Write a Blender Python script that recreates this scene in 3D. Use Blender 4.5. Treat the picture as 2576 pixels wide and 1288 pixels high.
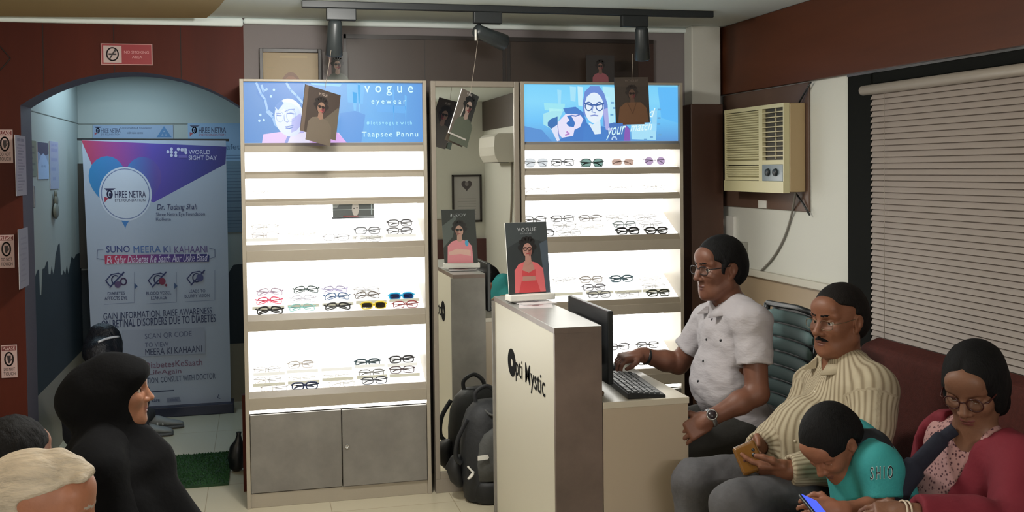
import bpy, bmesh, math, random
import numpy as np
from mathutils import Vector, Matrix

for o in list(bpy.data.objects): bpy.data.objects.remove(o)
SC = bpy.context.scene
COL = SC.collection
random.seed(7)
PI = math.pi

# ------------------------------------------------------------------ camera
F = 2628.0; CX = 1288.0; CY = 499.0; PITCH = .0282; ROLL = -.0113; YAW = .2388
CAM = np.array([.077, -5.228, 1.65])
_cp, _sp, _cr, _sr = math.cos(PITCH), math.sin(PITCH), math.cos(ROLL), math.sin(ROLL)
_M = np.array([[_cr, -_sr, 0], [_sr, _cr, 0], [0, 0, 1]]) @ np.array([[1, 0, 0], [0, _cp, -_sp], [0, _sp, _cp]])
_R = np.array([[math.cos(YAW), math.sin(YAW), 0], [-math.sin(YAW), math.cos(YAW), 0], [0, 0, 1]])
def _w(d):
    d = _M.T @ np.array(d, float)
    return _R @ np.array([d[0], d[2], -d[1]])
cam_d = bpy.data.cameras.new('camera'); cam = bpy.data.objects.new('camera', cam_d); COL.objects.link(cam)
cam_d.sensor_width = 36; cam_d.lens = F / 2576 * 36; cam_d.shift_y = -(644 - CY) / 2576
cam_d.clip_start = .05
_c0, _c1, _c2 = _w((1, 0, 0)), -_w((0, 1, 0)), -_w((0, 0, 1))
mw = Matrix.Identity(4)
for i in range(3):
    mw[i][0], mw[i][1], mw[i][2], mw[i][3] = _c0[i], _c1[i], _c2[i], CAM[i]
cam.matrix_world = mw
SC.camera = cam
FWD = np.array([math.sin(YAW), math.cos(YAW), 0])
# measured photo points -> places in the room (on a plane of known x, y, z or at a depth)
def ray(u, v): return _w(((u - CX) / F, (v - CY) / F, 1))
def PXx(u, v, x): r = ray(u, v); return CAM + r * ((x - CAM[0]) / r[0])
def PY(u, v, y): r = ray(u, v); return CAM + r * ((y - CAM[1]) / r[1])
def PZ(u, v, z=0): r = ray(u, v); return CAM + r * ((z - CAM[2]) / r[2])
def PD(u, v, d): r = ray(u, v); return CAM + r * (d / (r @ FWD))

# ------------------------------------------------------------------ world, light, exposure
SC.view_settings.view_transform = 'Standard'
SC.view_settings.look = 'None'
SC.view_settings.gamma = 1
SC.view_settings.use_curve_mapping = False
SC.view_settings.exposure = 0.0
wd = bpy.data.worlds.new('world'); SC.world = wd; wd.use_nodes = True
wd.node_tree.nodes['Background'].inputs[0].default_value = (.75, .85, 1, 1)
wd.node_tree.nodes['Background'].inputs[1].default_value = .03
def area(name, loc, size, power, color, target=None, sy=None):
    l = bpy.data.lights.new(name, 'AREA'); l.energy = power; l.color = color; l.size = size
    if sy: l.shape = 'RECTANGLE'; l.size_y = sy
    o = bpy.data.objects.new(name, l); COL.objects.link(o); o.location = loc
    if target is not None:
        o.rotation_euler = (Vector(target) - Vector(loc)).to_track_quat('-Z', 'Y').to_euler()
    return o
PANEL_L = 5.5        # radiance of the lit acrylic in the displays
def lamp(name, loc, power, color, r=.1):
    l = bpy.data.lights.new(name, 'POINT'); l.energy = power; l.color = color; l.shadow_soft_size = r
    o = bpy.data.objects.new(name, l); COL.objects.link(o); o.location = loc; return o
area('added_fill_left', (-2.06, -2.5, 2.1), .06, 20, (1, .88, .72), (.5, -2.3, 1.3), 1.2)  # fill light added by the unseen left wall, no fixture modelled
area('added_fill_far', (.6, -6.72, 2.15), 1.2, 54, (1, .95, .90), (.9, 0, 1.3), .06)  # added fill from the unseen far end, for general frontal brightness
area('added_fill_down', (.35, -1.45, 2.435), .35, 22, (1, .97, .92))  # added fill above the view, brightens floor, counter side and cabinet fronts
lamp('added_fill_middle', (.40, -1.25, 2.35), 42, (1, .97, .91), .07)  # unseen fill added just under the ceiling to brighten it
lamp('ceiling_globe', (-.30, -2.9, 2.30), 15, (1, .88, .70), .09)
area('corridor_light', (-.75, 1.75, 2.33), .5, 11.5, (.60, .84, 1), None, .9)

# ------------------------------------------------------------------ materials
def lin(c):
    if isinstance(c, str):
        c = c.lstrip('#'); c = [int(c[i:i + 2], 16) / 255 for i in (0, 2, 4)]
        return tuple(x / 12.92 if x <= .04045 else ((x + .055) / 1.055) ** 2.4 for x in c)
    return tuple(c)
MATS = {}
def mat(name, color, rough=.5, metal=0, spec=.5, emit=0, bump=None, var=None, alpha=1, sheen=0, coat=0):
    """principled; bump=(kind, scale, strength, stretch) ; var=(scale, amount, stretch) colour grain"""
    if name in MATS: return MATS[name]
    m = bpy.data.materials.new(name); m.use_nodes = True
    nt = m.node_tree; N = nt.nodes; L = nt.links; b = N['Principled BSDF']
    col = lin(color)
    b.inputs['Base Color'].default_value = (*col, 1)
    b.inputs['Roughness'].default_value = rough; b.inputs['Metallic'].default_value = metal
    b.inputs['Specular IOR Level'].default_value = spec
    if sheen: b.inputs['Sheen Weight'].default_value = sheen
    if coat: b.inputs['Coat Weight'].default_value = coat
    if emit:
        b.inputs['Emission Color'].default_value = (*col, 1); b.inputs['Emission Strength'].default_value = emit
    if var or bump:
        tc = N.new('ShaderNodeTexCoord')
    if var:
        mp = N.new('ShaderNodeMapping'); L.new(tc.outputs['Object'], mp.inputs[0])
        mp.inputs['Scale'].default_value = var[2] if len(var) > 2 else (1, 1, 1)
        n = N.new('ShaderNodeTexNoise'); n.inputs['Scale'].default_value = var[0]; n.inputs['Detail'].default_value = 6
        n.inputs['Roughness'].default_value = .62
        L.new(mp.outputs[0], n.inputs['Vector'])
        rp = N.new('ShaderNodeMapRange'); rp.inputs[1].default_value = .3; rp.inputs[2].default_value = .7
        rp.inputs[3].default_value = 1 - var[1]; rp.inputs[4].default_value = 1 + var[1]
        L.new(n.outputs['Fac'], rp.inputs[0])
        mx = N.new('ShaderNodeVectorMath'); mx.operation = 'SCALE'; mx.inputs[0].default_value = col
        L.new(rp.outputs[0], mx.inputs['Scale']); L.new(mx.outputs[0], b.inputs['Base Color'])
    if bump:
        mp = N.new('ShaderNodeMapping'); L.new(tc.outputs['Object'], mp.inputs[0])
        mp.inputs['Scale'].default_value = bump[3] if len(bump) > 3 else (1, 1, 1)
        if bump[0] == 'noise':
            n = N.new('ShaderNodeTexNoise'); n.inputs['Scale'].default_value = bump[1]; n.inputs['Detail'].default_value = 4
            out = n.outputs['Fac']
        elif bump[0] == 'wave':
            n = N.new('ShaderNodeTexWave'); n.inputs['Scale'].default_value = bump[1]; n.inputs['Distortion'].default_value = 3
            out = n.outputs['Fac']
        else:
            n = N.new('ShaderNodeTexVoronoi'); n.inputs['Scale'].default_value = bump[1]; out = n.outputs['Distance']
        L.new(mp.outputs[0], n.inputs['Vector'])
        bp = N.new('ShaderNodeBump'); bp.inputs['Strength'].default_value = bump[2]; bp.inputs['Distance'].default_value = .01
        L.new(out, bp.inputs['Height']); L.new(bp.outputs[0], b.inputs['Normal'])
    MATS[name] = m
    return m
def emat(name, color, strength=1.0):
    """something that gives off light: backlit acrylic, lit print"""
    if name in MATS: return MATS[name]
    m = bpy.data.materials.new(name); m.use_nodes = True; nt = m.node_tree
    b = nt.nodes['Principled BSDF']; c = lin(color)
    b.inputs['Base Color'].default_value = (c[0] * .04, c[1] * .04, c[2] * .04, 1); b.inputs['Roughness'].default_value = .4
    b.inputs['Emission Color'].default_value = (*c, 1); b.inputs['Emission Strength'].default_value = strength
    MATS[name] = m; return m
def glass(name, color=(1, 1, 1), tint=.9, gloss=.06):
    """thin lens / sheet: mostly clear, tinted, slightly shiny"""
    if name in MATS: return MATS[name]
    m = bpy.data.materials.new(name); m.use_nodes = True; nt = m.node_tree; N = nt.nodes; L = nt.links
    N.remove(N['Principled BSDF']); out = N['Material Output']
    t = N.new('ShaderNodeBsdfTransparent'); c = lin(color); t.inputs[0].default_value = (c[0] * tint, c[1] * tint, c[2] * tint, 1)
    g = N.new('ShaderNodeBsdfGlossy'); g.inputs['Roughness'].default_value = .05
    mx = N.new('ShaderNodeMixShader'); mx.inputs[0].default_value = gloss
    L.new(t.outputs[0], mx.inputs[1]); L.new(g.outputs[0], mx.inputs[2]); L.new(mx.outputs[0], out.inputs[0])
    MATS[name] = m; return m
def ramp_mat(name, stops, axis, lo, hi, rough=.5, emit=0):
    """printed colour gradient running along one object axis (axis = unit vector)"""
    m = bpy.data.materials.new(name); m.use_nodes = True; nt = m.node_tree; N = nt.nodes; L = nt.links; b = N['Principled BSDF']
    tc = N.new('ShaderNodeTexCoord'); d = N.new('ShaderNodeVectorMath'); d.operation = 'DOT_PRODUCT'
    L.new(tc.outputs['Object'], d.inputs[0]); d.inputs[1].default_value = axis
    mr = N.new('ShaderNodeMapRange'); mr.inputs[1].default_value = lo; mr.inputs[2].default_value = hi
    L.new(d.outputs['Value'], mr.inputs[0])
    r = N.new('ShaderNodeValToRGB'); L.new(mr.outputs[0], r.inputs[0])
    e = r.color_ramp.elements
    while len(e) < len(stops): e.new(.5)
    for k, (p, c) in enumerate(stops): e[k].position = p; e[k].color = (*lin(c), 1)
    if emit: b.inputs['Base Color'].default_value = (.02, .03, .04, 1)
    else: L.new(r.outputs[0], b.inputs['Base Color'])
    b.inputs['Roughness'].default_value = rough
    if emit: L.new(r.outputs[0], b.inputs['Emission Color']); b.inputs['Emission Strength'].default_value = emit
    return m

# ------------------------------------------------------------------ object helpers
def mname(n): return n
class MB:
    """collects shapes (world coordinates) into ONE mesh"""
    def __init__(s): s.bm = bmesh.new()
    def _f(s, vs, m=0, smooth=False):
        try: f = s.bm.faces.new(vs)
        except ValueError: return None
        f.material_index = m; f.smooth = smooth; return f
    def box(s, a, b, m=0, rot=None, piv=None):
        (x0, y0, z0), (x1, y1, z1) = a, b
        x0, x1 = min(x0, x1), max(x0, x1); y0, y1 = min(y0, y1), max(y0, y1); z0, z1 = min(z0, z1), max(z0, z1)
        P = [(x0, y0, z0), (x1, y0, z0), (x1, y1, z0), (x0, y1, z0), (x0, y0, z1), (x1, y0, z1), (x1, y1, z1), (x0, y1, z1)]
        if rot is not None:
            c = Vector(piv if piv is not None else ((x0 + x1) / 2, (y0 + y1) / 2, (z0 + z1) / 2))
            P = [c + rot @ (Vector(p) - c) for p in P]
        v = [s.bm.verts.new(p) for p in P]
        for q in ((3, 2, 1, 0), (4, 5, 6, 7), (0, 1, 5, 4), (1, 2, 6, 5), (2, 3, 7, 6), (3, 0, 4, 7)): s._f([v[i] for i in q], m)
        return s
    def loft(s, rings, m=0, closed=False, cap=True, smooth=True):
        R = [[s.bm.verts.new(tuple(p)) for p in r] for r in rings]; n = len(R[0])
        for i in range(len(R) if closed else len(R) - 1):
            a, b = R[i], R[(i + 1) % len(R)]
            for k in range(n): s._f([a[k], a[(k + 1) % n], b[(k + 1) % n], b[k]], m, smooth)
        if cap and not closed: s._f(R[0][::-1], m); s._f(R[-1], m)
        return s
    def tube(s, pts, r, n=8, m=0, closed=False, cap=True, flat=None):
        P = [Vector(tuple(p)) for p in pts]; k = len(P); rr = r if isinstance(r, (list, tuple)) else [r] * k
        rings = []; prev = None
        for i in range(k):
            t = (P[(i + 1) % k] - P[i - 1]) if closed else (P[min(i + 1, k - 1)] - P[max(i - 1, 0)])
            if t.length < 1e-9: t = Vector((0, 0, 1))
            t.normalize()
            if prev is None:
                a = Vector((0, 0, 1)) if abs(t.z) < .9 else Vector((1, 0, 0)); a = (a - t * a.dot(t)).normalized()
            else:
                a = prev - t * prev.dot(t)
                a = a.normalized() if a.length > 1e-6 else prev
            prev = a; b = t.cross(a)
            fy = flat if flat else 1
            rings.append([P[i] + (a * math.cos(2 * PI * j / n) + b * fy * math.sin(2 * PI * j / n)) * rr[i] for j in range(n)])
        return s.loft(rings, m, closed, cap)
    def cyl(s, p0, p1, r0, r1=None, n=20, m=0): return s.tube([p0, p1], [r0, r0 if r1 is None else r1], n, m)
    def lathe(s, prof, c, n=24, m=0, axis=(0, 0, 1)):
        ax = Vector(axis).normalized(); a = ax.orthogonal().normalized(); b = ax.cross(a); c = Vector(tuple(c))
        return s.loft([[c + ax * z + (a * math.cos(2 * PI * j / n) + b * math.sin(2 * PI * j / n)) * max(r, 1e-4) for j in range(n)] for r, z in prof], m)
    def ell(s, c, r, n=16, k=10, m=0, rot=None):
        c = Vector(tuple(c)); R = []
        for i in range(k + 1):
            t = PI * i / k; R.append([Vector((r[0] * max(math.sin(t), .01) * math.cos(2 * PI * j / n), r[1] * max(math.sin(t), .01) * math.sin(2 * PI * j / n), -r[2] * math.cos(t))) for j in range(n)])
        return s.loft([[c + ((rot @ p) if rot else p) for p in q] for q in R], m)
    def prism(s, pts, d, m=0, smooth=False):
        """polygon of 3D points extruded by vector d"""
        d = Vector(tuple(d)); a = [Vector(tuple(p)) for p in pts]
        v0 = [s.bm.verts.new(p) for p in a]; v1 = [s.bm.verts.new(p + d) for p in a]; n = len(a)
        s._f(v0[::-1], m); s._f(v1, m)
        for i in range(n): s._f([v0[i], v0[(i + 1) % n], v1[(i + 1) % n], v1[i]], m, smooth)
        return s
    def face(s, pts, m=0): return s._f([s.bm.verts.new(tuple(p)) for p in pts], m)
    def build(s, name, mats, parent=None, bevel=0, local=False, seg=2):
        if not isinstance(mats, (list, tuple)): mats = [mats]
        bmesh.ops.recalc_face_normals(s.bm, faces=s.bm.faces)
        me = bpy.data.meshes.new(name); s.bm.to_mesh(me); s.bm.free()
        for q in mats: me.materials.append(q)
        o = bpy.data.objects.new(name, me); COL.objects.link(o)
        put(o, parent, local)
        if bevel:
            b = o.modifiers.new('bevel', 'BEVEL'); b.width = bevel; b.segments = seg; b.limit_method = 'ANGLE'; b.angle_limit = .7
            b.harden_normals = False
        return o
WM = {}
def put(o, parent=None, local=False):
    """parent o; mesh was made in world coordinates unless local"""
    if parent is None:
        WM[o] = Matrix.Identity(4)
        if not local:                                   # origin at the base of the thing
            co = [v.co for v in o.data.vertices]
            if co:
                c = Vector(((min(v.x for v in co) + max(v.x for v in co)) / 2, (min(v.y for v in co) + max(v.y for v in co)) / 2, min(v.z for v in co)))
                o.data.transform(Matrix.Translation(-c)); o.location = c; WM[o] = Matrix.Translation(c)
        return
    o.parent = parent
    W = WM[parent]
    if not local: o.data.transform(W.inverted())
    WM[o] = W
def tag(o, label=None, cat=None, group=None, kind=None):
    if label: o['label'] = label
    if cat: o['category'] = cat
    if group: o['group'] = group
    if kind: o['kind'] = kind
    return o
def thing(name, label, cat, loc=(0, 0, 0), group=None, rot=(0, 0, 0)):
    o = bpy.data.objects.new(name, None); COL.objects.link(o); o.empty_display_size = .1
    o.location = tuple(loc); o.rotation_euler = rot
    WM[o] = Matrix.Translation(Vector(tuple(loc))) @ (rot.to_matrix().to_4x4() if hasattr(rot, 'to_matrix') else Matrix.Identity(4))
    return tag(o, label, cat, group)
def struct(o, label=None, cat='room'):
    tag(o, label, cat if label else None, None, 'structure'); return o

# ------------------------------------------------------------------ printed art on flat sheets
def text_geo(s, shear=0, space=1, bold=0):
    cu = bpy.data.curves.new('t', 'FONT'); cu.body = s; cu.shear = shear; cu.space_character = space; cu.resolution_u = 3
    if bold: cu.offset = bold
    o = bpy.data.objects.new('t', cu); COL.objects.link(o)
    dg = bpy.context.evaluated_depsgraph_get(); me = o.evaluated_get(dg).to_mesh()
    V = [(v.co.x, v.co.y) for v in me.vertices]; P = [tuple(p.vertices) for p in me.polygons]
    bpy.data.objects.remove(o); bpy.data.curves.remove(cu)
    return V, P
class Art:
    """layers of flat coloured shapes on a quad TL,TR,BL,BR ; a right, b down, both 0..1"""
    def __init__(s, TL, TR, BL, BR, emit=0, step=.00025, gloss=.45):
        s.q = [np.array(p, float) for p in (TL, TR, BL, BR)]
        n = np.cross(s.q[2] - s.q[0], s.q[1] - s.q[0]); s.n = n / np.linalg.norm(n)
        s.mb = MB(); s.cols = []; s.k = 0; s.emit = emit; s.step = step; s.gloss = gloss
        s.asp = np.linalg.norm(s.q[1] - s.q[0]) / np.linalg.norm(s.q[2] - s.q[0])
    def at(s, a, b, k=None):
        k = s.k if k is None else k
        return (s.q[0] * (1 - a) + s.q[1] * a) * (1 - b) + (s.q[2] * (1 - a) + s.q[3] * a) * b + s.n * (k * s.step)
    def mi(s, c):
        if c not in s.cols: s.cols.append(c)
        return s.cols.index(c)
    def poly(s, pts, c, up=True):
        s.mb.face([s.at(a, b) for a, b in pts], s.mi(c))
        if up: s.k += 1
        return s
    def bg(s, c): return s.poly([(0, 0), (1, 0), (1, 1), (0, 1)], c)
    def rect(s, a0, b0, a1, b1, c, up=True): return s.poly([(a0, b0), (a1, b0), (a1, b1), (a0, b1)], c, up)
    def ell(s, a, b, ra, rb, c, rot=0, n=28, up=True, t0=0, t1=2 * PI):
        P = []
        for i in range(n):
            t = t0 + (t1 - t0) * i / (n if t1 - t0 > 6.28 else n - 1); x, y = ra * math.cos(t) * s.asp, rb * math.sin(t)
            P.append((a + (x * math.cos(rot) - y * math.sin(rot)) / s.asp, b + x * math.sin(rot) + y * math.cos(rot)))
        return s.poly(P, c, up)
    def line(s, pts, w, c, closed=False):
        """stroke of width w (in b units)"""
        k = len(pts)
        for i in range(k if closed else k - 1):
            (a0, b0), (a1, b1) = pts[i], pts[(i + 1) % k]
            dx, dy = (a1 - a0) * s.asp, b1 - b0; l = math.hypot(dx, dy) or 1
            nx, ny = -dy / l * w / 2 / s.asp, dx / l * w / 2
            ex, ey = dx / l * w * .3 / s.asp, dy / l * w * .3
            s.poly([(a0 + nx - ex, b0 + ny - ey), (a1 + nx + ex, b1 + ny + ey), (a1 - nx + ex, b1 - ny + ey), (a0 - nx - ex, b0 - ny - ey)], c, False)
        s.k += 1; return s
    def arc(s, a, b, ra, rb, w, c, t0=0, t1=2 * PI, n=24, rot=0):
        P = []
        for i in range(n + 1):
            t = t0 + (t1 - t0) * i / n; x, y = ra * math.cos(t) * s.asp, rb * math.sin(t)
            P.append((a + (x * math.cos(rot) - y * math.sin(rot)) / s.asp, b + x * math.sin(rot) + y * math.cos(rot)))
        return s.line(P, w, c)
    def text(s, t, a0, b0, a1, b1, c, shear=0, space=1, bold=0, slope=0):
        V, P = text_geo(t, shear, space, bold)
        if not V: return s
        xs = [v[0] for v in V]; ys = [v[1] for v in V]
        x0, x1, y0, y1 = min(xs), max(xs), min(ys), max(ys)
        m = s.mi(c)
        vs = []
        for x, y in V:
            f = (x - x0) / (x1 - x0 or 1)
            vs.append(s.mb.bm.verts.new(tuple(s.at(a0 + (a1 - a0) * f, b1 - (b1 - b0) * (y - y0) / (y1 - y0 or 1) + slope * f))))
        for p in P: s.mb._f([vs[i] for i in p], m)
        s.k += 1; return s
    def build(s, name, parent=None, extra=None):
        ms = []
        for c in s.cols:
            if not isinstance(c, str): ms.append(c)
            elif s.emit: ms.append(emat('lit_print_%s_%.2f' % (c.lstrip('#'), s.emit), c, s.emit))
            else: ms.append(mat('print_' + c.lstrip('#'), c, s.gloss))
        bm = s.mb.bm
        for f in bm.faces:
            f.normal_update()
            if f.normal.dot(Vector(s.n)) < 0: f.normal_flip()
        me = bpy.data.meshes.new(name); bm.to_mesh(me); bm.free()
        for q in ms: me.materials.append(q)
        o = bpy.data.objects.new(name, me); COL.objects.link(o); put(o, parent)
        return o

# ------------------------------------------------------------------ shared materials
M_white_wall = mat('wall_paint', '#c9c9c0', .7, bump=('noise', 60, .05))
M_grey_wall = mat('back_wall_paint', '#777070', .7, bump=('noise', 60, .05))
M_ceil = mat('ceiling_paint', '#dfe8e6', .8, bump=('noise', 40, .05))
M_tan_glow = mat('false_ceiling_warm_glow', '#a8946e', .7)  # warm glow on the ceiling put into the colour as tan
M_redwood = mat('red_brown_veneer', '#48190d', .55, spec=.2, var=(3, .28, (1, 1, .12)), bump=('noise', 30, .05, (1, 1, .1)))
M_redwood_h = mat('red_brown_veneer_lengthwise', '#502a18', .5, spec=.25, var=(3, .25, (1, .12, 1)))
M_darkwood = mat('dark_brown_panel', '#35281f', .45, var=(3, .15, (1, 1, .15)))
M_darkframe = mat('dark_frame', '#231c18', .4)
M_brownpil = mat('brown_laminate', '#55392c', .4, var=(4, .12, (1, 1, .1)))
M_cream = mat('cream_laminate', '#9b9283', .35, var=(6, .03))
M_cream2 = mat('darker_beige_lip', '#867c6d', .4)  # beige one tone darker than the fascia
M_concrete = mat('grey_concrete_laminate', '#75716b', .45, var=(5, .22), bump=('noise', 20, .03))
M_concrete_top = mat('pale_grey_laminate', '#8d8c88', .3, var=(5, .08))
M_counter_white = mat('cream_white_laminate', '#c4bfae', .5)
M_desk = mat('beige_laminate', '#b3a491', .35)
M_black = mat('black_plastic', '#16181a', .38)
M_blackmetal = mat('black_metal', '#1d2123', .42, .1)
M_chrome = mat('chrome', '#c9c9c9', .15, 1)
M_panel = emat('lit_acrylic', (1, .985, .93), PANEL_L)
M_tray = emat('lit_tray_acrylic', (1, .985, .93), 2.0)
M_whiteplastic = mat('white_plastic', '#d5d3cc', .35)
M_paper = mat('white_paper', '#cfcdd0', .7)
# ================================================================== THE ROOM
CEIL = 2.44
M_floor = mat('floor_tiles', '#a5977f', .22)
def floor_mat():
    m = M_floor; nt = m.node_tree; N = nt.nodes; L = nt.links; b = N['Principled BSDF']
    tc = N.new('ShaderNodeTexCoord'); br = N.new('ShaderNodeTexBrick'); br.offset = 0
    br.inputs['Scale'].default_value = 1; br.inputs['Brick Width'].default_value = .6; br.inputs['Row Height'].default_value = .6
    br.inputs['Mortar Size'].default_value = .002
    br.inputs['Color1'].default_value = (*lin('#c4bba3'), 1); br.inputs['Color2'].default_value = (*lin('#c1b8a0'), 1); br.inputs['Mortar'].default_value = (*lin('#a1977e'), 1)
    L.new(tc.outputs['Object'], br.inputs['Vector']); L.new(br.outputs['Color'], b.inputs['Base Color'])
floor_mat()
def simple(name, a, b, m, bevel=0): return MB().box(a, b).build(name, m, None, bevel)
struct(MB().box((-2.2, -6.9, -.1), (3.0, 3.0, 0)).build('floor', M_floor))
struct(MB().box((-2.2, -6.9, CEIL), (3.0, 3.0, CEIL + .1)).build('ceiling', M_ceil))
# lowered ceiling part with a round edge, top left; its tan paints in warm glow
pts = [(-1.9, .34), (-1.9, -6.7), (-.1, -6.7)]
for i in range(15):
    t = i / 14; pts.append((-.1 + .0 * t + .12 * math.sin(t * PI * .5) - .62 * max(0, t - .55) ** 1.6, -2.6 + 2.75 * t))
struct(MB().prism([(x, y, CEIL - .03) for x, y in pts], (0, 0, .029)).build('trim_1', M_tan_glow))

# --- archway wall
ax0, ax1, zs, zt = -1.05, -.005, 1.99, 2.158
cxa = (ax0 + ax1) / 2; hw = (ax1 - ax0) / 2; rise = zt - zs; Ra = (hw * hw + rise * rise) / (2 * rise); zc = zt - Ra
mb = MB()
mb.box((-2.1, .35, 0), (ax0, .60, CEIL)); mb.box((ax1, .35, 0), (.02, .60, CEIL))
n = 28; prev = None
for i in range(n):
    xa = ax0 + (ax1 - ax0) * i / n; xb = ax0 + (ax1 - ax0) * (i + 1) / n
    za, zb = (zc + math.sqrt(Ra * Ra - (x - cxa) ** 2) for x in (xa, xb))
    mb.prism([(xa, .35, za), (xb, .35, zb), (xb, .35, CEIL), (xa, .35, CEIL)], (0, .25, 0))
bmesh.ops.remove_doubles(mb.bm, verts=mb.bm.verts, dist=1e-5)
for f in mb.bm.faces:
    f.normal_update(); f.material_index = 0 if abs(f.normal.y) > .5 else 1
for x in (-.94, -.61, -.29):                       # seams between the veneer boards
    mb.box((x - .002, .348, zc + math.sqrt(Ra * Ra - (x - cxa) ** 2)), (x + .002, .352, CEIL - .05), 2)
eye = [(-1.19 + .10 * t, .3485, 2.22 + .085 * math.cos(t * PI / 2) * s) for s in (1, -1) for t in ([i / 8 for i in range(9)] if s == 1 else [1 - i / 8 for i in range(9)])]
mb.tube(eye, .003, 6, 2)
M_reveal = mat('purple_grey_reveal', '#4a4550', .6)
struct(mb.build('wall_archway', [M_redwood, M_reveal, mat('board_seam', '#1d0f0a', .7)]))
struct(MB().box((-2.1, .318, CEIL - .045), (.02, .35, CEIL)).box((.02, .325, CEIL - .03), (2.64, .35, CEIL)).build('trim_2', M_ceil, None, .012, seg=3))
struct(MB().box((.02, .35, 0), (2.8, .60, CEIL)).build('wall_back', M_grey_wall))
# dark brown panelling with a black edge, above the displays
mb = MB(); x0, x1, z0, z1 = .53, 2.262, 1.95, 2.368
mb.box((x0, .338, z0), (x1, .352, z1), 0)
mb.box((x0, .328, z1 - .022), (x1, .35, z1), 1); mb.box((x0, .328, z0), (x0 + .012, .35, z1), 1)
for x in (1.395, 1.42): mb.box((x - .008, .330, z0), (x + .008, .35, z1 - .02), 1)
mb.box((.957, .335, z0), (.961, .35, z1 - .02), 1); mb.box((2.17, .330, z0), (2.262, .35, z1 - .02), 2)
struct(mb.build('trim_3', [M_darkwood, M_darkframe, mat('deep_brown_strip', '#3a2822', .4)]))
# white column over the brown pilaster in the corner
struct(MB().box((2.455, .24, 2.0), (2.63, .35, CEIL)).build('trim_4', M_white_wall, None, .006))
struct(MB().box((2.44, .225, 0), (2.635, .35, 2.0)).build('trim_5', M_brownpil, None, .003))
# --- right wall with the window
XR = 2.68
mb = MB()
M_wains = mat('beige_wainscot', '#a08d74', .5)
mb.box((XR, -1.0, 1.06), (XR + .2, .35, CEIL), 0); mb.box((XR, -1.0, 0), (XR + .2, .35, 1.06), 1)
mb.box((XR, -3.6, 0), (XR + .2, -1.0, .84), 1); mb.box((XR, -3.6, 2.05), (XR + .2, -1.0, CEIL), 0); mb.box((XR, -6.8, 0), (XR + .2, -3.6, CEIL), 0)
struct(mb.build('wall_right', [M_white_wall, M_wains]))
struct(MB().box((XR - .028, -1.0, 1.058), (XR, .345, 1.094)).build('trim_6', mat('white_ledge', '#bdb8aa', .5), None, .004))
struct(MB().box((XR - .03, -3.9, 2.057), (XR, .349, CEIL - .002)).build('trim_7', M_redwood_h, None, .003))
struct(MB().box((XR - .02, -6.79, 2.1), (XR, -3.9, CEIL - .002)).build('trim_8', M_darkwood))
w = struct(MB().box((XR - .012, -1.185, .84), (XR + .12, -1.0, 2.05)).box((XR - .005, -3.6, 2.0), (XR + .12, -1.185, 2.055))
           .box((XR + .02, -3.6, .84), (XR + .12, -3.45, 2.0)).box((XR + .02, -3.45, .84), (XR + .12, -1.185, .87)).build('window_1', mat('black_window_frame', '#121311', .85, spec=.1), None, .004))
MB().box((XR + .10, -3.45, .87), (XR + .106, -1.185, 2.0)).build('window_pane', glass('window_glass', (.25, .27, .3), .5, .03), w)
MB().box((XR - .014, -3.6, 2.046), (XR - .004, -1.0, 2.056)).build('metal_track', M_chrome, w)
struct(MB().box((-2.2, -6.9, 0), (-2.1, .6, CEIL)).build('wall_left', M_white_wall))
struct(MB().box((-2.1, -6.9, 0), (2.8, -6.8, CEIL)).build('wall_front', M_white_wall))
# --- corridor behind the arch
M_corr = mat('corridor_paint', '#979c98', .6); M_ctile = mat('corridor_beige_tile', '#8f8674', .35)
M_mural = mat('dark_teal_mural', '#16242c', .6, var=(2, .2))
mb = MB(); mb.box((-1.25, .60, .43), (-1.12, 2.6, CEIL), 0); mb.box((-1.25, .60, 0), (-1.119, 2.6, .43), 1)
mb.box((-1.12, .6, 1.996), (-1.1175, 2.5, 2.0), 2)
sky = [(60, 735), (78, 712), (82, 700), (85, 705), (90, 690), (95, 678), (98, 680), (100, 742), (104, 742), (107, 676), (112, 675), (117, 658), (120, 657), (122, 690), (127, 690), (130, 668),
       (133, 690), (137, 675), (140, 640), (146, 615), (150, 612), (153, 690), (156, 692), (160, 680), (164, 690), (168, 668), (172, 690), (177, 660), (180, 645), (186, 652), (191, 640)]
P = [PXx(u, v, -1.1195) for u, v in sky]; P = [(-1.1185, min(max(p[1], .62), 2.499), p[2]) for p in P]
mb.face([(-1.1185, P[0][1], .43)] + P + [(-1.1185, 2.499, P[-1][2]), (-1.1185, 2.499, .43)], 3)
struct(mb.build('wall_corridor_left', [M_corr, M_ctile, mat('tile_joint', '#5d605a', .7), M_mural]))
mb = MB(); mb.box((-1.12, 2.5, .42), (.4, 2.62, CEIL), 0); mb.box((-1.12, 2.499, 0), (.4, 2.62, .42), 1); mb.box((-1.12, 2.497, 1.992), (.4, 2.5, 1.996), 2)
mb.box((-1.12, 2.4975, .42), (-.72, 2.4995, .98), 3)
cur = [(-.72, .42), (-.72, .8), (-.3, .62), (-.19, .70), (-.155, .82), (-.135, .93), (-.10, .985), (-.06, .99), (.4, .99), (.4, .42)]
mb.prism([(x, 2.4975, z) for x, z in cur], (0, .002, 0), 3)
mb.box((-1.119, 2.44, 1.0), (-1.06, 2.5, 1.72), 4)
struct(mb.build('wall_corridor_back', [M_corr, M_ctile, MATS['tile_joint'], M_mural, mat('dark_brown_post', '#2f2a22', .5)]))
struct(MB().box((.3, .60, 0), (.4, 2.5, CEIL)).build('wall_corridor_right', M_corr))

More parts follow.
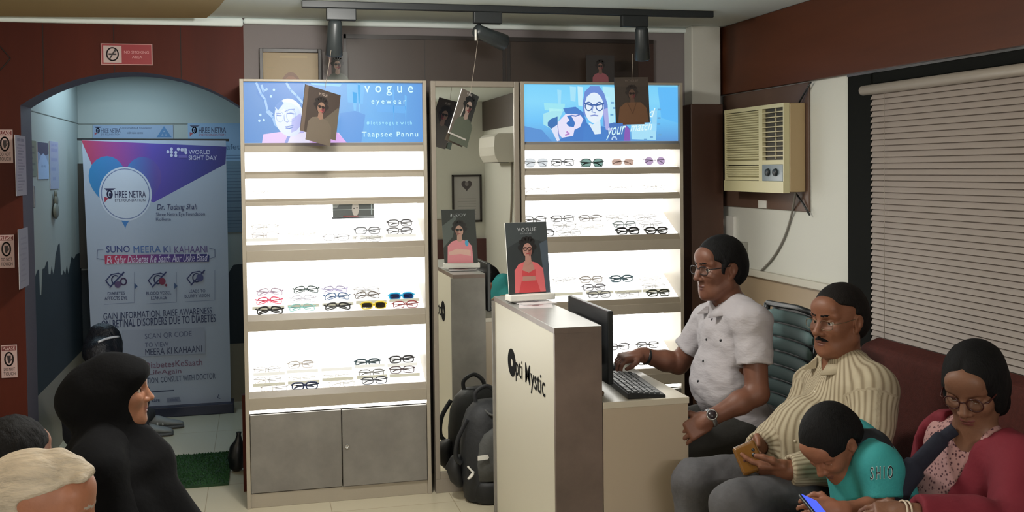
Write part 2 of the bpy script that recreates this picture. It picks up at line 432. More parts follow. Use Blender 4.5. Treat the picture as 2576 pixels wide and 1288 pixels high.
# ================================================================== LIT DISPLAY CABINETS
BAYS = [(1.745, 1.651), (1.616, 1.516), (1.483, 1.292), (1.209, .949), (.87, .57)]
M_clearside = mat('white_acrylic_side', '#e6e3da', .3)
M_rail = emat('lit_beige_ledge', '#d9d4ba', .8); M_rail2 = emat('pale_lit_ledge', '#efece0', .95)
def cabinet(x0, w, label):
    t = thing('display_cabinet', label, 'display cabinet', (x0 + w / 2, .16, 0), 'lit eyewear display cabinets')
    x1 = x0 + w; D = .32; s = .019; i0, i1 = x0 + s, x1 - s
    for a, b in ((x0, i0), (i1, x1)): MB().box((a, 0, 0), (b, D, 2.1)).build('side_panel', M_cream, t, .0015)
    MB().box((i0, 0, 2.088), (i1, D, 2.1)).build('top_panel', M_cream, t, .0015)
    MB().box((i0, D - .01, .02), (i1, D, 2.088)).build('back_panel', M_cream, t)
    MB().box((i0, .012, 0), (i1, .03, .07)).build('plinth', M_cream, t, .0015)
    edges = [(1.789, 1.745), (1.651, 1.616), (1.516, 1.483), (1.292, 1.209), (.949, .87), (.57, .483)]
    for k, (za, zb) in enumerate(edges):
        lip = .028 if k > 2 else .014
        MB().box((i0, .003, zb), (i1, .02, za - lip)).build('fascia', M_cream, t, .0012)
        # darker lip, leaning back over the fascia
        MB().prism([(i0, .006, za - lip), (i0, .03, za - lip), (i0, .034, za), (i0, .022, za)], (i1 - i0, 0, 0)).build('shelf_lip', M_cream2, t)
    trays = []
    for k, (zt, zb) in enumerate(BAYS):
        back = .14 if k < 2 else .25
        MB().box((i0, back, zb - .01), (i1, back + .01, zt + .02)).build('light_panel', M_panel, t)
        rise = .012 if k < 2 else (back - .036) * .5
        tr = MB().prism([(i0, .036, zb - .012), (i0, .036, zb), (i0, back, zb + rise), (i0, back, zb + rise - .012)], (i1 - i0, 0, 0)).build('tray', M_tray, t)
        trays.append(tr)
        MB().box((i0, .022, zt), (i1, back, zt + .012)).build('bay_ceiling', M_clearside, t)
    MB().box((i0, .03, .462), (i1, .04, .482)).build('light_strip', M_panel, t)
    MB().box((i0, .04, .459), (i1, .3, .462)).build('shelf_board', M_cream, t)
    xm = (i0 + i1) / 2 + .008
    for a, b in ((i0 + .003, xm - .0025), (xm + .0025, i1 - .003)):
        d = MB().box((a, .006 if a < xm - .1 else .0, .075), (b, .022, .458)).build('door', M_concrete, t, .001)
        if a > xm:
            MB().lathe([(.011, 0), (.011, .006), (.007, .008), (.007, .004), (.0, .004)], (a + .022, .0, .275), 20, 0, (0, -1, 0)).build('lock', M_chrome, d)
    MB().box((i0, .025, 1.78), (i1, .05, 2.088)).build('lightbox_housing', M_whiteplastic, t)
    return t, trays, i0, i1
cabA, trayA, a0, a1 = cabinet(0.0, .912, 'tall lit eyewear cabinet with grey doors, left of the mirror')
cabB, trayB, b0, b1 = cabinet(1.402, .895, 'tall lit eyewear cabinet right of the mirror, behind the counter')
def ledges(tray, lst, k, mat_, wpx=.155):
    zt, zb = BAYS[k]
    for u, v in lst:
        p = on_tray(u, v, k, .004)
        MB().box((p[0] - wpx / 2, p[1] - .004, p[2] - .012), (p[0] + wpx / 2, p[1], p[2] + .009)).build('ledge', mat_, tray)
def on_tray(u, v, k, up=.016):
    if k < 2: return PY(u, v, .085)
    zt, zb = BAYS[k]; sl = .012 / .104 if k < 2 else .5
    n = np.array([0, -sl, 1.]); r = ray(u, v); p0 = np.array([0, .036, zb + up])
    t = ((p0 - CAM) @ n) / (r @ n); return CAM + r * t
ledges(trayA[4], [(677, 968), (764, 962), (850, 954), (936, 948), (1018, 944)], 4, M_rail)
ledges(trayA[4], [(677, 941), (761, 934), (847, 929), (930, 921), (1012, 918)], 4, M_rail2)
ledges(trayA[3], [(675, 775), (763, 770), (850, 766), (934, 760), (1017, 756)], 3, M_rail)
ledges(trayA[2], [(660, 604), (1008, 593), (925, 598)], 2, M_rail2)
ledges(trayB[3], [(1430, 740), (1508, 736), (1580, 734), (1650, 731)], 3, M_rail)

# lightbox prints -------------------------------------------------
def lb(x0, x1):
    return Art((x0, .0245, 2.087), (x1, .0245, 2.087), (x0, .0245, 1.79), (x1, .0245, 1.79), emit=.95, step=.00022)
def pa(u, v, uL, uR, vT, vB): return ((u - uL) / (uR - uL), (v - vT) / (vB - vT))
A = lb(a0, a1)
cL = lambda L, f: [f(u, v) for u, v in L]
g = lambda x, y: ((x - 70) / 2425, (y - 135) / 835)          # measured points of the left print
A.poly([(0, 0), (1, 0), (1, 1), (0, 1)], ramp_mat('lit_blue_left', [(0, '#4784cc'), (.35, '#4c8bd0'), (.7, '#52a6e8'), (1, '#4890da')], (1, 0, 0), a0 - .456, a1 - .456, .4, .95))
for x, y, w_, h_, c in [(1450, 150, 240, 280, '#5fb2f0'), (1600, 140, 40, 420, '#70c0f4'), (1850, 440, 420, 120, '#5aa9ec'), (2250, 300, 30, 500, '#62b4f0'), (960, 140, 420, 50, '#7cc6f6'), (1740, 620, 60, 230, '#58a6ea'), (2080, 220, 25, 600, '#5eaeee'), (1530, 260, 60, 300, '#66b8f2')]:
    A.poly(cL([(x, y), (x + w_, y + 15), (x + w_ - 20, y + h_), (x + 12, y + h_ - 25)], g), c, False)
A.k += 1
A.poly(cL([(1350, 560), (1560, 525), (1700, 580), (1640, 970), (1330, 970)], g), '#4c92dc')
hair = [(250, 135), (860, 135), (860, 560), (800, 470), (700, 430), (560, 380), (470, 470), (470, 600), (380, 560), (330, 400), (240, 300)]
A.poly(cL(hair, g), '#4b86cf')
for q in ([(240, 150), (300, 300), (350, 370), (380, 520), (440, 570)], [(310, 180), (330, 260), (380, 230)], [(640, 150), (690, 240), (770, 320), (860, 430)], [(370, 540), (450, 620), (480, 720), (530, 760)]):
    A.line(cL(q, g), .035, '#9cc4f2')
for x, y in ((270, 665), (330, 655), (285, 585), (470, 240), (430, 330)): A.ell(*g(x, y), .0065 * 1, .022, '#b9def9', 0, 12, False)
A.k += 1
A.poly(cL([(300, 970), (320, 850), (600, 810), (800, 760), (1180, 860), (1330, 830), (1430, 970)], g), '#e2c6f2')           # jacket
A.poly(cL([(1000, 860), (1300, 820), (1370, 890), (1440, 970), (960, 970)], g), '#d9a9ec')
A.poly(cL([(610, 800), (720, 840), (860, 780), (950, 860), (930, 970), (640, 970)], g), '#e9e4fb')
A.poly(cL([(650, 840), (690, 850), (640, 970), (600, 970)], g), '#8f9ee0')
A.poly(cL([(630, 760), (860, 600), (860, 830), (720, 850)], g), '#b6b3ee')                         # neck in shade
A.ell(*g(670, 620), .081, .315, '#dfe9fd', -.12)
A.poly(cL([(560, 400), (700, 420), (790, 480), (830, 600), (760, 700), (700, 560), (600, 500), (500, 560), (480, 480)], g), '#d2e2fc')
A.poly(cL([(700, 640), (820, 560), (850, 700), (760, 800), (690, 830)], g), '#b9bdf2')
A.poly(cL([(480, 470), (560, 385), (600, 420), (520, 520)], g), '#5b8fd6')
for q, w_ in (([(505, 590), (545, 596), (562, 592)], .018), ([(640, 566), (690, 560), (728, 570)], .02), ([(610, 540), (660, 512), (740, 505)], .012), ([(500, 562), (555, 566)], .012), ([(610, 570), (602, 660), (638, 688), (658, 672)], .008), ([(612, 748), (660, 742), (720, 728)], .012), ([(622, 765), (668, 772), (712, 752)], .020)):
    A.line(cL(q, g), w_, '#7f97d6')
A.arc(*g(545, 612), .020, .085, .005, '#8fb2ea'); A.arc(*g(692, 592), .026, .10, .005, '#8fb2ea')
T = '#d2faff'
A.text('v o g u e', *g(1690, 175), *g(2370, 312), T, space=1.1, bold=.006)
A.text('e y e w e a r', *g(1785, 375), *g(2265, 450), T, space=1.0, bold=.008)
A.text('# l e t s v o g u e  w i t h', *g(1715, 665), *g(2345, 735), '#9fe2fb', bold=.01)
A.text('Taapsee Pannu', *g(1645, 820), *g(2430, 912), T, space=1.15, bold=.006)
A.build('lit_print', cabA)
A = lb(b0, b1)
g = lambda x, y: ((x - 160) / 2240, (y - 125) / 850)
A.poly([(0, 0), (1, 0), (1, 1), (0, 1)], ramp_mat('lit_blue_right', [(0, '#5f9cdc'), (.35, '#6cc4fa'), (.7, '#84d8fd'), (1, '#79d2fc')], (0, 0, 1), 1.79, 2.087, .4, .95))
A.poly(cL([(160, 740), (420, 800), (560, 975), (160, 975)], g), '#5b93d6')
A.poly(cL([(2100, 150), (2400, 150), (2400, 700), (2150, 620)], g), '#63bdfb')
for x, y, w_, h_, c in [(820, 150, 90, 230, '#a8e4fb'), (640, 200, 60, 240, '#9fe0fb'), (450, 400, 300, 120, '#9ee6f4'), (1290, 150, 190, 560, '#b6ecfb'), (930, 150, 80, 300, '#c4eefc'), (1700, 700, 380, 260, '#a9e2fb'), (1340, 300, 60, 500, '#cfeefd'), (520, 480, 190, 90, '#b8f0f3'), (2000, 500, 90, 330, '#9bd8f8')]:
    A.poly(cL([(x, y), (x + w_, y + 10), (x + w_ - 12, y + h_), (x + 10, y + h_ - 15)], g), c, False)
A.k += 1
for x, y in ((1410, 380), (1440, 460), (1400, 560), (2100, 480), (2095, 610), (2090, 700), (2105, 865), (1980, 900), (1890, 940)): A.rect(*g(x, y), *g(x + 45, y + 26), '#6ea9d8', False)
A.k += 1
A.poly(cL([(1340, 720), (1450, 690), (1600, 700), (1680, 780), (1690, 970), (1330, 970)], g), '#4c78c0')            # far shoulder
A.poly(cL([(1620, 720), (1680, 800), (1690, 970), (1590, 970)], g), '#8a5fb8')
A.poly(cL([(440, 720), (440, 560), (560, 520), (720, 520), (640, 700), (560, 790)], g), '#a9e6f2')                 # hand
A.poly(cL([(720, 480), (900, 455), (1010, 540), (1060, 700), (1120, 760), (1330, 760), (1330, 970), (640, 970), (860, 800)], g), '#4a80cc')   # dark jackets and hair
A.poly(cL([(640, 690), (760, 560), (960, 570), (1010, 640), (960, 760), (880, 800), (860, 890), (700, 920), (640, 830)], g), '#e8e4fb')       # tilted face
A.poly(cL([(540, 770), (640, 700), (640, 850), (670, 960), (630, 970)], g), '#dfe4fb')
A.poly(cL([(500, 690), (540, 640), (640, 600), (640, 720), (550, 785), (500, 740)], g), '#3f74b8')                 # sunglasses
A.poly(cL([(770, 590), (830, 580), (890, 700), (870, 760), (800, 750), (760, 700), (810, 660)], g), '#3f78c6')
A.line(cL([(840, 585), (900, 595), (960, 570)], g), .022, '#6a83c8'); A.line(cL([(750, 880), (800, 860), (770, 830)], g), .028, '#b984c9'); A.line(cL([(640, 740), (660, 900)], g), .012, '#8d8bd0')
A.poly(cL([(1000, 400), (1030, 230), (1110, 145), (1240, 145), (1310, 250), (1360, 420), (1370, 700), (1300, 760), (1290, 480), (1150, 300), (1030, 420), (1060, 640), (1010, 560)], g), '#6f8fd8')  # hair
A.ell(*g(1165, 470), .062, .27, '#e8f3fe')
A.poly(cL([(1060, 300), (1150, 265), (1260, 310), (1290, 400), (1040, 400)], g), '#e3f2fe')
A.poly(cL([(1075, 690), (1140, 720), (1250, 650), (1260, 860), (1170, 870)], g), '#dff0fc')
A.poly(cL([(1000, 970), (1010, 760), (1080, 730), (1170, 880), (1260, 870), (1270, 740), (1340, 800), (1380, 970)], g), '#4b84cf')
A.poly(cL([(1290, 500), (1360, 470), (1380, 760), (1440, 820), (1330, 800)], g), '#b0b2ea')
for x in (1085, 1240): A.arc(*g(x, 450), .022, .075, .018, '#4668a8')
A.line(cL([(1030, 405), (1130, 430), (1170, 425), (1200, 430), (1300, 405)], g), .03, '#4668a8')
A.line(cL([(1150, 440), (1130, 530), (1180, 545)], g), .018, '#8fa6dc'); A.line(cL([(1115, 590), (1165, 580), (1215, 590)], g), .024, '#8a9bd6')
A.text('your', *g(1330, 780), *g(1620, 960), '#d9fbff', shear=.4, bold=.004, slope=-.05)
A.text('match', *g(1685, 700), *g(2010, 830), '#e2fbff', shear=.4, bold=.004, slope=-.03)
A.text('find', *g(1800, 470), *g(2060, 610), '#e2fbff', shear=.4, bold=.004)
A.arc(*g(1450, 950), .014, .05, .025, '#b9d6f2', PI, 2 * PI)
A.build('lit_print', cabB)

# ================================================================== MIRROR
mx0, mx1 = .934, 1.392
t = thing('standing_mirror', 'tall framed mirror between the two lit cabinets', 'mirror', ((mx0 + mx1) / 2, .03, 0))
M_mframe = mat('mirror_frame_beige', '#857c70', .4)
for a, b in (((mx0, 0, .07), (mx0 + .024, .05, 2.099)), ((mx1 - .024, 0, .07), (mx1, .05, 2.099)), ((mx0 + .024, 0, 2.07), (mx1 - .024, .05, 2.099)), ((mx0 + .024, 0, .07), (mx1 - .024, .05, .105))):
    MB().box(a, b).build('frame_rail', M_mframe, t, .002)
MB().box((mx0, .0, 0), (mx1, .05, .07)).build('plinth', M_mframe, t, .002)
MB().box((mx0 + .022, .014, .10), (mx1 - .022, .018, 2.072)).build('mirror_glass', mat('mirror_silver', (.80, .80, .76), .0, 1), t)
MB().box((mx0 + .01, .02, .08), (mx1 - .01, .06, 2.09)).build('backing', M_darkframe, t)

# ================================================================== COUNTER AND DESK
cx0, cx1, cy0, cy1, cz = 1.135, 1.318, -1.525, -.505, 1.06
t = thing('reception_counter', 'narrow cream and grey counter with black lettering, in front of the mirror', 'counter', ((cx0 + cx1) / 2, (cy0 + cy1) / 2, 0))
MB().box((cx0 + .004, cy0 + .02, 0), (cx1 - .002, cy1 - .02, cz - .022)).build('body', M_concrete, t)
MB().box((cx0, cy0 + .018, 0), (cx0 + .006, cy1 - .02, cz - .022)).build('side_panel', M_counter_white, t)
MB().box((cx0, cy0, 0), (cx1, cy0 + .018, cz - .022)).build('end_panel', mat('brown_grey_concrete', '#6b5c54', .42, var=(5, .22)), t, .001)
MB().box((cx0 - .012, cy1 - .02, 0), (cx1, cy1, cz - .022)).build('end_panel', M_concrete, t, .001)
MB().box((cx0 - .001, cy0, cz - .022), (cx1, cy1, cz - .002)).build('top_edge', mat('brown_grey_concrete', '#6b5c54'), t)
MB().box((cx0 - .001, cy0, cz - .002), (cx1, cy1, cz)).build('counter_top', M_concrete_top, t)
# lettering on the cream side: reads from the far end to the near end
mb = MB(); XF = cx0 - .0015
O = PXx(1287, 912, XF)
for i in range(40):
    t0, t1 = 2 * PI * i / 40, 2 * PI * (i + 1) / 40
    r0, r1 = .017, .060
    q = [(XF, O[1] + r * math.cos(a) * 1.18, O[2] + r * math.sin(a)) for r, a in ((r0, t0), (r1, t0), (r1, t1), (r0, t1))]
    mb.prism(q, (.0014, 0, 0))
mat_v = mat('matte_black_vinyl', '#070708', .9, spec=.1)
mb.build('logo_ring', mat_v, t); mb = MB()
V, P = text_geo('pti Mystic', bold=.006)
yA, yB = PXx(1297, 930, XF)[1], PXx(1371, 985, XF)[1]
x0t, x1t = min(v[0] for v in V), max(v[0] for v in V); hh = abs(yB - yA) / (x1t - x0t)
bz = PXx(1322, 961, XF)[2]
hs = .082 / (hh * .70)
vs = [mb.bm.verts.new((XF, yA + (yB - yA) * (x - x0t) / (x1t - x0t), bz + y * hh * hs)) for x, y in V]
for p in P: mb._f([vs[i] for i in p])
mb.build('lettering', mat('matte_black_vinyl', '#070708', .9, spec=.1), t)
t = thing('computer_desk', 'low beige desk fixed to the right of the narrow counter', 'desk', (1.49, -1.14, 0))
dx0, dx1, dy0, dy1, dz = 1.321, 1.668, -1.525, -.76, .77
MB().box((dx0, dy0, dz - .024), (dx1, dy1, dz)).build('desk_top', mat('pale_desk_top', '#c4bcac', .3), t, .0015)
MB().box((dx0, dy0 + .002, 0), (dx1 - .004, dy0 + .02, dz - .024)).build('end_panel', M_desk, t, .001)
MB().box((dx0, dy1 - .02, 0), (dx1 - .004, dy1 - .002, dz - .024)).build('end_panel', M_desk, t, .001)
MB().box((dx0, dy0 + .02, 0), (dx0 + .016, dy1 - .02, dz - .024)).build('back_panel', M_desk, t)
# monitor, seen edge on
t = thing('computer_monitor', 'black flat computer monitor seen edge-on on the desk', 'monitor', (1.42, -1.09, dz))
my0, my1, mz0, mz1 = -1.362, -.822, .800, 1.09
MB().box((1.398, my0, mz0), (1.42, my1, mz1)).build('case', M_black, t, .004)
MB().box((1.42, my0 + .01, mz0 + .014), (1.4215, my1 - .01, mz1 - .01)).build('screen', emat('dim_screen', '#7f93a6', .35), t)
MB().box((1.378, my0 + .1, mz0 + .06), (1.398, my1 - .1, mz1 - .06)).build('rear_housing', M_black, t, .008)
MB().box((1.372, -1.12, dz + .008), (1.388, -1.06, .93)).build('stand_neck', M_black, t, .004)
MB().prism([(1.335, -1.19, dz), (1.42, -1.17, dz), (1.434, -1.09, dz), (1.42, -1.01, dz), (1.335, -.99, dz)], (0, 0, .008)).build('stand_foot', M_black, t, .002)
# keyboard
rk = Matrix.Rotation(math.radians(-5), 3, 'Z'); kc = Vector((1.522, -1.285, dz))
t = thing('keyboard', 'black computer keyboard on the beige desk', 'keyboard', kc, None, Matrix.Rotation(math.radians(-5), 3, 'Z').to_euler())
WM[t] = Matrix.Translation(kc) @ rk.to_4x4()
MB().prism([(-.075, -.222, 0), (.075, -.222, 0), (.075, -.222, .012), (-.068, -.222, .026), (-.075, -.222, .022)], (0, .444, 0)).build('case', M_black, t, .003, True)
mk = mat('dark_grey_keycap', '#34383a', .42); r_ = random.Random(3)
for row in range(6):
    nk = 15; mb = MB()
    for k in range(nk):
        if row == 0 and 4 <= k <= 9: 
            if k > 4: continue
            y0, y1 = -.21 + 4 * .0282, -.21 + 10 * .0282 - .003
        else: y0, y1 = -.21 + k * .0282, -.21 + k * .0282 + .0252
        xx = .056 - row * .0215 - (.004 if row == 5 else 0)
        zz = .0135 + (5 - row) * 0 + (.056 - xx) * .095
        mb.loft([[(xx - .0178, y0, zz), (xx, y0, zz), (xx, y1, zz), (xx - .0178, y1, zz)], [(xx - .0158, y0 + .002, zz + .006), (xx - .002, y0 + .002, zz + .006), (xx - .002, y1 - .002, zz + .006), (xx - .0158, y1 - .002, zz + .006)]], smooth=False)
    mb.build('key_row', mk, t, 0, True)
# mouse and papers under the hand
p = PZ(1545, 925, dz + .015)
mb = MB(); mb.ell((p[0], p[1], dz + .017), (.032, .052, .018), 20, 10)
tag(mb.build('computer_mouse', M_black), 'black computer mouse at the far end of the keyboard', 'mouse')
p = PZ(1562, 900, dz + .006); p[1] = -.86
mb = MB()
for i in range(7):
    a = i * .9; mb.ell((p[0] + .028 * math.cos(a), p[1] + .04 + .03 * math.sin(a), dz + .012 + .003 * i), (.034, .028, .011), 10, 6, rot=Matrix.Rotation(a, 3, 'X') @ Matrix.Rotation(a * .6, 3, 'Y'))
tag(mb.build('crumpled_tissue', M_paper), 'crumpled white tissue on the desk under the typing hand', 'tissue')
p = PZ(1516, 985, dz)
tag(MB().lathe([(.0, 0), (.02, 0), (.022, .01), (.02, .016), (.0, .017)], (1.345, -1.40, dz), 16).build('desk_stamp', mat('brown_knob', '#6a5442', .5)), 'small brown round knob on the desk beside the counter', 'stamp')
# ================================================================== POSTERS WITH A GENERIC WOMAN IN SUNGLASSES
def lady(A, cx, cy, s, skin, hair, jacket, glasses='#141414', inner=None, shades=True, dark='#5a2a2e'):
    """head centred at (cx,cy), s = head height in b units"""
    k = s / A.asp
    E = lambda x, y: (cx + x * k, cy + y * s)
    A.poly([E(x, y) for x, y in [(-.95, 2.6), (-.9, 1.25), (-.62, .88), (-.2, .74), (.2, .74), (.6, .86), (.95, 1.2), (1.05, 2.6)]], jacket)
    if inner:
        A.poly([E(x, y) for x, y in [(-.25, .72), (.25, .72), (.42, 1.3), (.34, 1.55), (-.34, 1.55), (-.42, 1.3)]], skin)
        A.poly([E(x, y) for x, y in [(-.42, 1.25), (-.05, 1.38), (.0, 1.44), (.08, 1.38), (.44, 1.22), (.46, 1.62), (-.46, 1.62)]], inner)
        A.poly([E(x, y) for x, y in [(-.4, 1.62), (.4, 1.62), (.42, 1.9), (-.42, 1.9)]], skin)
        A.poly([E(x, y) for x, y in [(-.5, 1.9), (.5, 1.9), (.7, 2.6), (-.7, 2.6)]], inner)
    A.ell(cx, cy - .1 * s, .46 * k, .58 * s, hair, .1)
    for x, y in ((-.38, -.42), (.34, -.46), (0, -.62), (-.2, -.58), (.22, -.6), (.44, -.12), (-.46, -.1)): A.ell(*E(x, y), .16 * k, .16 * s, hair, 0, 12, False)
    A.k += 1
    A.poly([E(x, y) for x, y in [(-.15, .3), (.18, .25), (.22, .8), (0, .92), (-.2, .8)]], dark if False else skin)
    A.ell(*E(0, .06), .30 * k, .42 * s, skin, .06)
    A.poly([E(x, y) for x, y in [(.04, .1), (.28, -.1), (.27, .25), (.1, .45), (.06, .3)]], dark)
    for sx in (-1, 1):
        if shades: A.ell(*E(sx * .135, -.02), .125 * k, .10 * s, glasses)
        else: A.arc(*E(sx * .135, -.02), .12 * k, .10 * s, .03 * s, glasses)
    A.line([E(-.3, -.07), E(.3, -.07)], .035 * s, glasses)
    A.line([E(-.08, .28), E(.02, .27), (E(.1, .28))], .05 * s, '#a4464a')
def sheet(name, label, TL, TR, BL, BR, art, th=.004, group=None, cat='poster', frame=None, back=None, parentless=True):
    TL, TR, BL, BR = [np.array(p, float) for p in (TL, TR, BL, BR)]
    BR = TR + BL - TL
    n = np.cross(BL - TL, TR - TL); n /= np.linalg.norm(n)
    c = (TL + TR + BL + BR) / 4
    t = thing(name, label, cat, (c[0], c[1], min(p[2] for p in (TL, TR, BL, BR))), group)
    MB().prism([TL, TR, BR, BL], -n * th).build('board', frame or M_black, t)
    o = .0006
    A = Art(TL + n * o, TR + n * o, BL + n * o, BR + n * o, step=.0001); art(A); A.build('print', t)
    if back:
        A = Art(TR - n * (th + o), TL - n * (th + o), BR - n * (th + o), BL - n * (th + o), step=.0001); back(A); A.build('back_print', t)
    return t, n, c
YT = -.275
def hang(t, top, bottom):
    MB().tube([top, [(a + b) / 2 + .002 for a, b in zip(top, bottom)], bottom], .0011, 6).build('string', mat('pale_string', '#a59a8c', .8), t)
def art1(A):
    A.bg('#3a302b'); A.rect(0, 0, .1, 1, '#584b42'); A.text('VOGUE', .40, .075, .64, .125, '#a89a90'); A.poly([(.95, .3), (1, .3), (1, 1), (.3, 1), (.42, .75), (.6, .62)], '#554d42'); lady(A, .50, .38, .30, '#7d6152', '#211b1a', '#5d5348', '#1c1614')
def art2(A):
    A.bg('#2f302e'); A.poly([(0, 0), (.5, 0), (.2, 1), (0, 1)], '#6d645c'); A.line([(.48, 0), (.22, 1)], .03, '#c8c2ba'); lady(A, .62, .3, .32, '#a58f84', '#1c1c1c', '#5c6355', '#141414')
    A.text('VOGUE', .3, .03, .6, .075, '#cfc9c4'); A.rect(0, .965, 1, 1, '#c9c4bd')
def art3(A):
    A.bg('#3d352f'); A.rect(0, 0, 1, .2, '#443b34'); lady(A, .5, .36, .26, '#5d463a', '#2a2320', '#6f4d39', '#1e1715'); A.text('VOGUE', .3, .05, .7, .11, '#6f655d')
    A.poly([(.05, 1), (.12, .66), (.3, .55), (.75, .55), (.92, .68), (.97, 1)], '#705039'); A.line([(.35, .55), (.5, .8), (.62, .55)], .02, '#5a3d2c')
lab_h = 'hanging card posters on strings'
def quad_at(c4, depth_y):  return [PY(u, v, y) for (u, v), y in zip(c4, depth_y)]
q = quad_at([(768, 212), (857, 240), (755, 328), (836, 350)], (YT - .02, YT + .04, YT - .02, YT + .04))
t, n, c = sheet('hanging_poster', 'dark card poster on a string, tilted in front of the left blue sign', *q, art1, .004, lab_h)
hang(t, PY(842, 62, YT), tuple((np.array(q[0]) * .45 + np.array(q[1]) * .55) + np.array([0, 0, .006])))
q = quad_at([(1163, 222), (1205, 243), (1128, 335), (1187, 351)], (YT - .03, YT + .05, YT - .03, YT + .05))
t, n, c = sheet('hanging_poster', 'white-edged card poster on a string, hanging in front of the mirror', *q, art2, .005, lab_h, frame=M_paper, back=art1)
hang(t, PY(1203, 92, YT), tuple((np.array(q[0]) * .5 + np.array(q[1]) * .5) + np.array([0, 0, .004])))
q = quad_at([(1545, 195), (1630, 194), (1550, 310), (1620, 306)], (YT, YT + .01, YT, YT + .01))
t, n, c = sheet('hanging_poster', 'brown card poster on a string, in front of the sign reading your match', *q, art3, .004, lab_h)
hang(t, PY(1591, 135, YT), tuple((np.array(q[0]) * .48 + np.array(q[1]) * .52) + np.array([0, 0, -.01])))
# small pictures standing on the cabinets
def artS1(A):
    A.bg('#35322f'); A.rect(0, 0, .34, 1, '#4d4340'); A.rect(.22, .0, .34, 1, '#8a7272'); lady(A, .58, .42, .36, '#9c8478', '#1d1a19', '#4c5148', '#141414')
def artS2(A):
    A.bg('#2e2a29'); lady(A, .5, .38, .3, '#6d5148', '#1c1817', '#8d5058', '#141414', None)
for (u0, v0, u1, v1), f, lab in (((812, 130, 874, 197), artS1, 'small photo card standing on top of the cabinet left of the mirror'), ((1474, 138, 1545, 210), artS2, 'small photo card with a pink jacket on top of the cabinet right of the mirror')):
    a = PY(u0, v0, .16); b = PY(u1, v0 + 1, .16)
    sheet('photo_card', lab, (a[0], .16, a[2]), (b[0], .16, a[2]), (a[0], .16, 2.1005), (b[0], .16, 2.1005), f, .004, 'photo cards on the cabinets')
# double-sided acrylic poster stand on the counter
def artP(A):
    A.bg('#2e3335'); A.poly([(0, 0), (1, 0), (1, .3), (.5, .2), (0, .35)], '#3c4244'); A.poly([(.8, .3), (1, .25), (1, 1), (.9, 1)], '#4a5560')
    lady(A, .50, .37, .23, '#b08478', '#1e1d1d', '#d4696c', '#20191a', '#c2454a', False, '#8a5a52')
    A.text('VOGUE', .28, .075, .74, .125, '#b9bdc0', space=1.2); A.text('EYEWEAR', .36, .145, .62, .165, '#8f9598', space=1.2)
def artP2(A):
    A.bg('#2f3330'); A.poly([(.55, .1), (1, .3), (1, .7), (.7, .5)], '#555c58')
    lady(A, .5, .38, .24, '#b58e7e', '#1f1d1b', '#d98a92', '#151515', None, True, '#8a6458')
    A.ell(.3, .62, .055, .06, '#4b9fc4'); A.poly([(.2, .75), (.6, .72), (.85, .78), (.85, .84), (.5, .82), (.2, .86)], '#d7ada0')
    A.text('VOGUE', .28, .075, .74, .125, '#c9cdcf', space=1.2)
sy = -.80
BLp = PY(1281, 735, sy); BRp = PY(1387, 722, sy + .03)
TLp = PY(1270, 558, sy + .0); TRp = PY(1374, 560, sy + .03)
zb = cz + .035
fx = lambda p, z: np.array([p[0], p[1], z])
BLp, BRp = fx(BLp, zb), fx(BRp, zb); zt_ = (TLp[2] + TRp[2]) / 2
t, n, c = sheet('poster_stand', 'upright poster in a white holder on the counter, woman in a coral suit', fx(TLp, zt_), fx(TRp, zt_), BLp, BRp, artP, .006, None, 'poster', M_whiteplastic, artP2)
ca = (BLp + BRp) / 2; tl = np.linalg.norm(BRp - BLp); e1 = (BRp - BLp) / tl; e2 = np.array([-e1[1], e1[0], 0])
P0 = [ca - e1 * tl * .53 - e2 * .03, ca + e1 * tl * .53 - e2 * .03, ca + e1 * tl * .53 + e2 * .035, ca - e1 * tl * .53 + e2 * .035]
MB().prism([fx(p, cz + .012) for p in P0], (0, 0, .028)).build('holder_base', M_whiteplastic, t, .004)
# leaflets under it
def leaf(A): A.bg('#c9c2c2'); A.ell(.45, .45, .3, .25, '#b89a9a'); A.text('VOGUE', .2, .1, .75, .22, '#8a7a7c'); A.ell(.5, .55, .12, .2, '#7c6264')
for k, (yc, xc, wx, wy, rz, lab) in enumerate([(-.88, 1.235, .145, .20, -.25, 'printed leaflet lying on the counter, nearest the front'), (-.78, 1.24, .16, .21, .15, 'printed leaflet lying under the poster holder')]):
    z = cz + .0022 + .003 * (k) 
    co = [(-wx / 2, wy / 2), (wx / 2, wy / 2), (-wx / 2, -wy / 2), (wx / 2, -wy / 2)]
    co = [np.array([xc + x * math.cos(rz) - y * math.sin(rz), yc + x * math.sin(rz) + y * math.cos(rz), z]) for x, y in co]
    sheet('leaflet', lab, *co, leaf, .0018, 'leaflets on the counter', 'leaflet', M_paper)

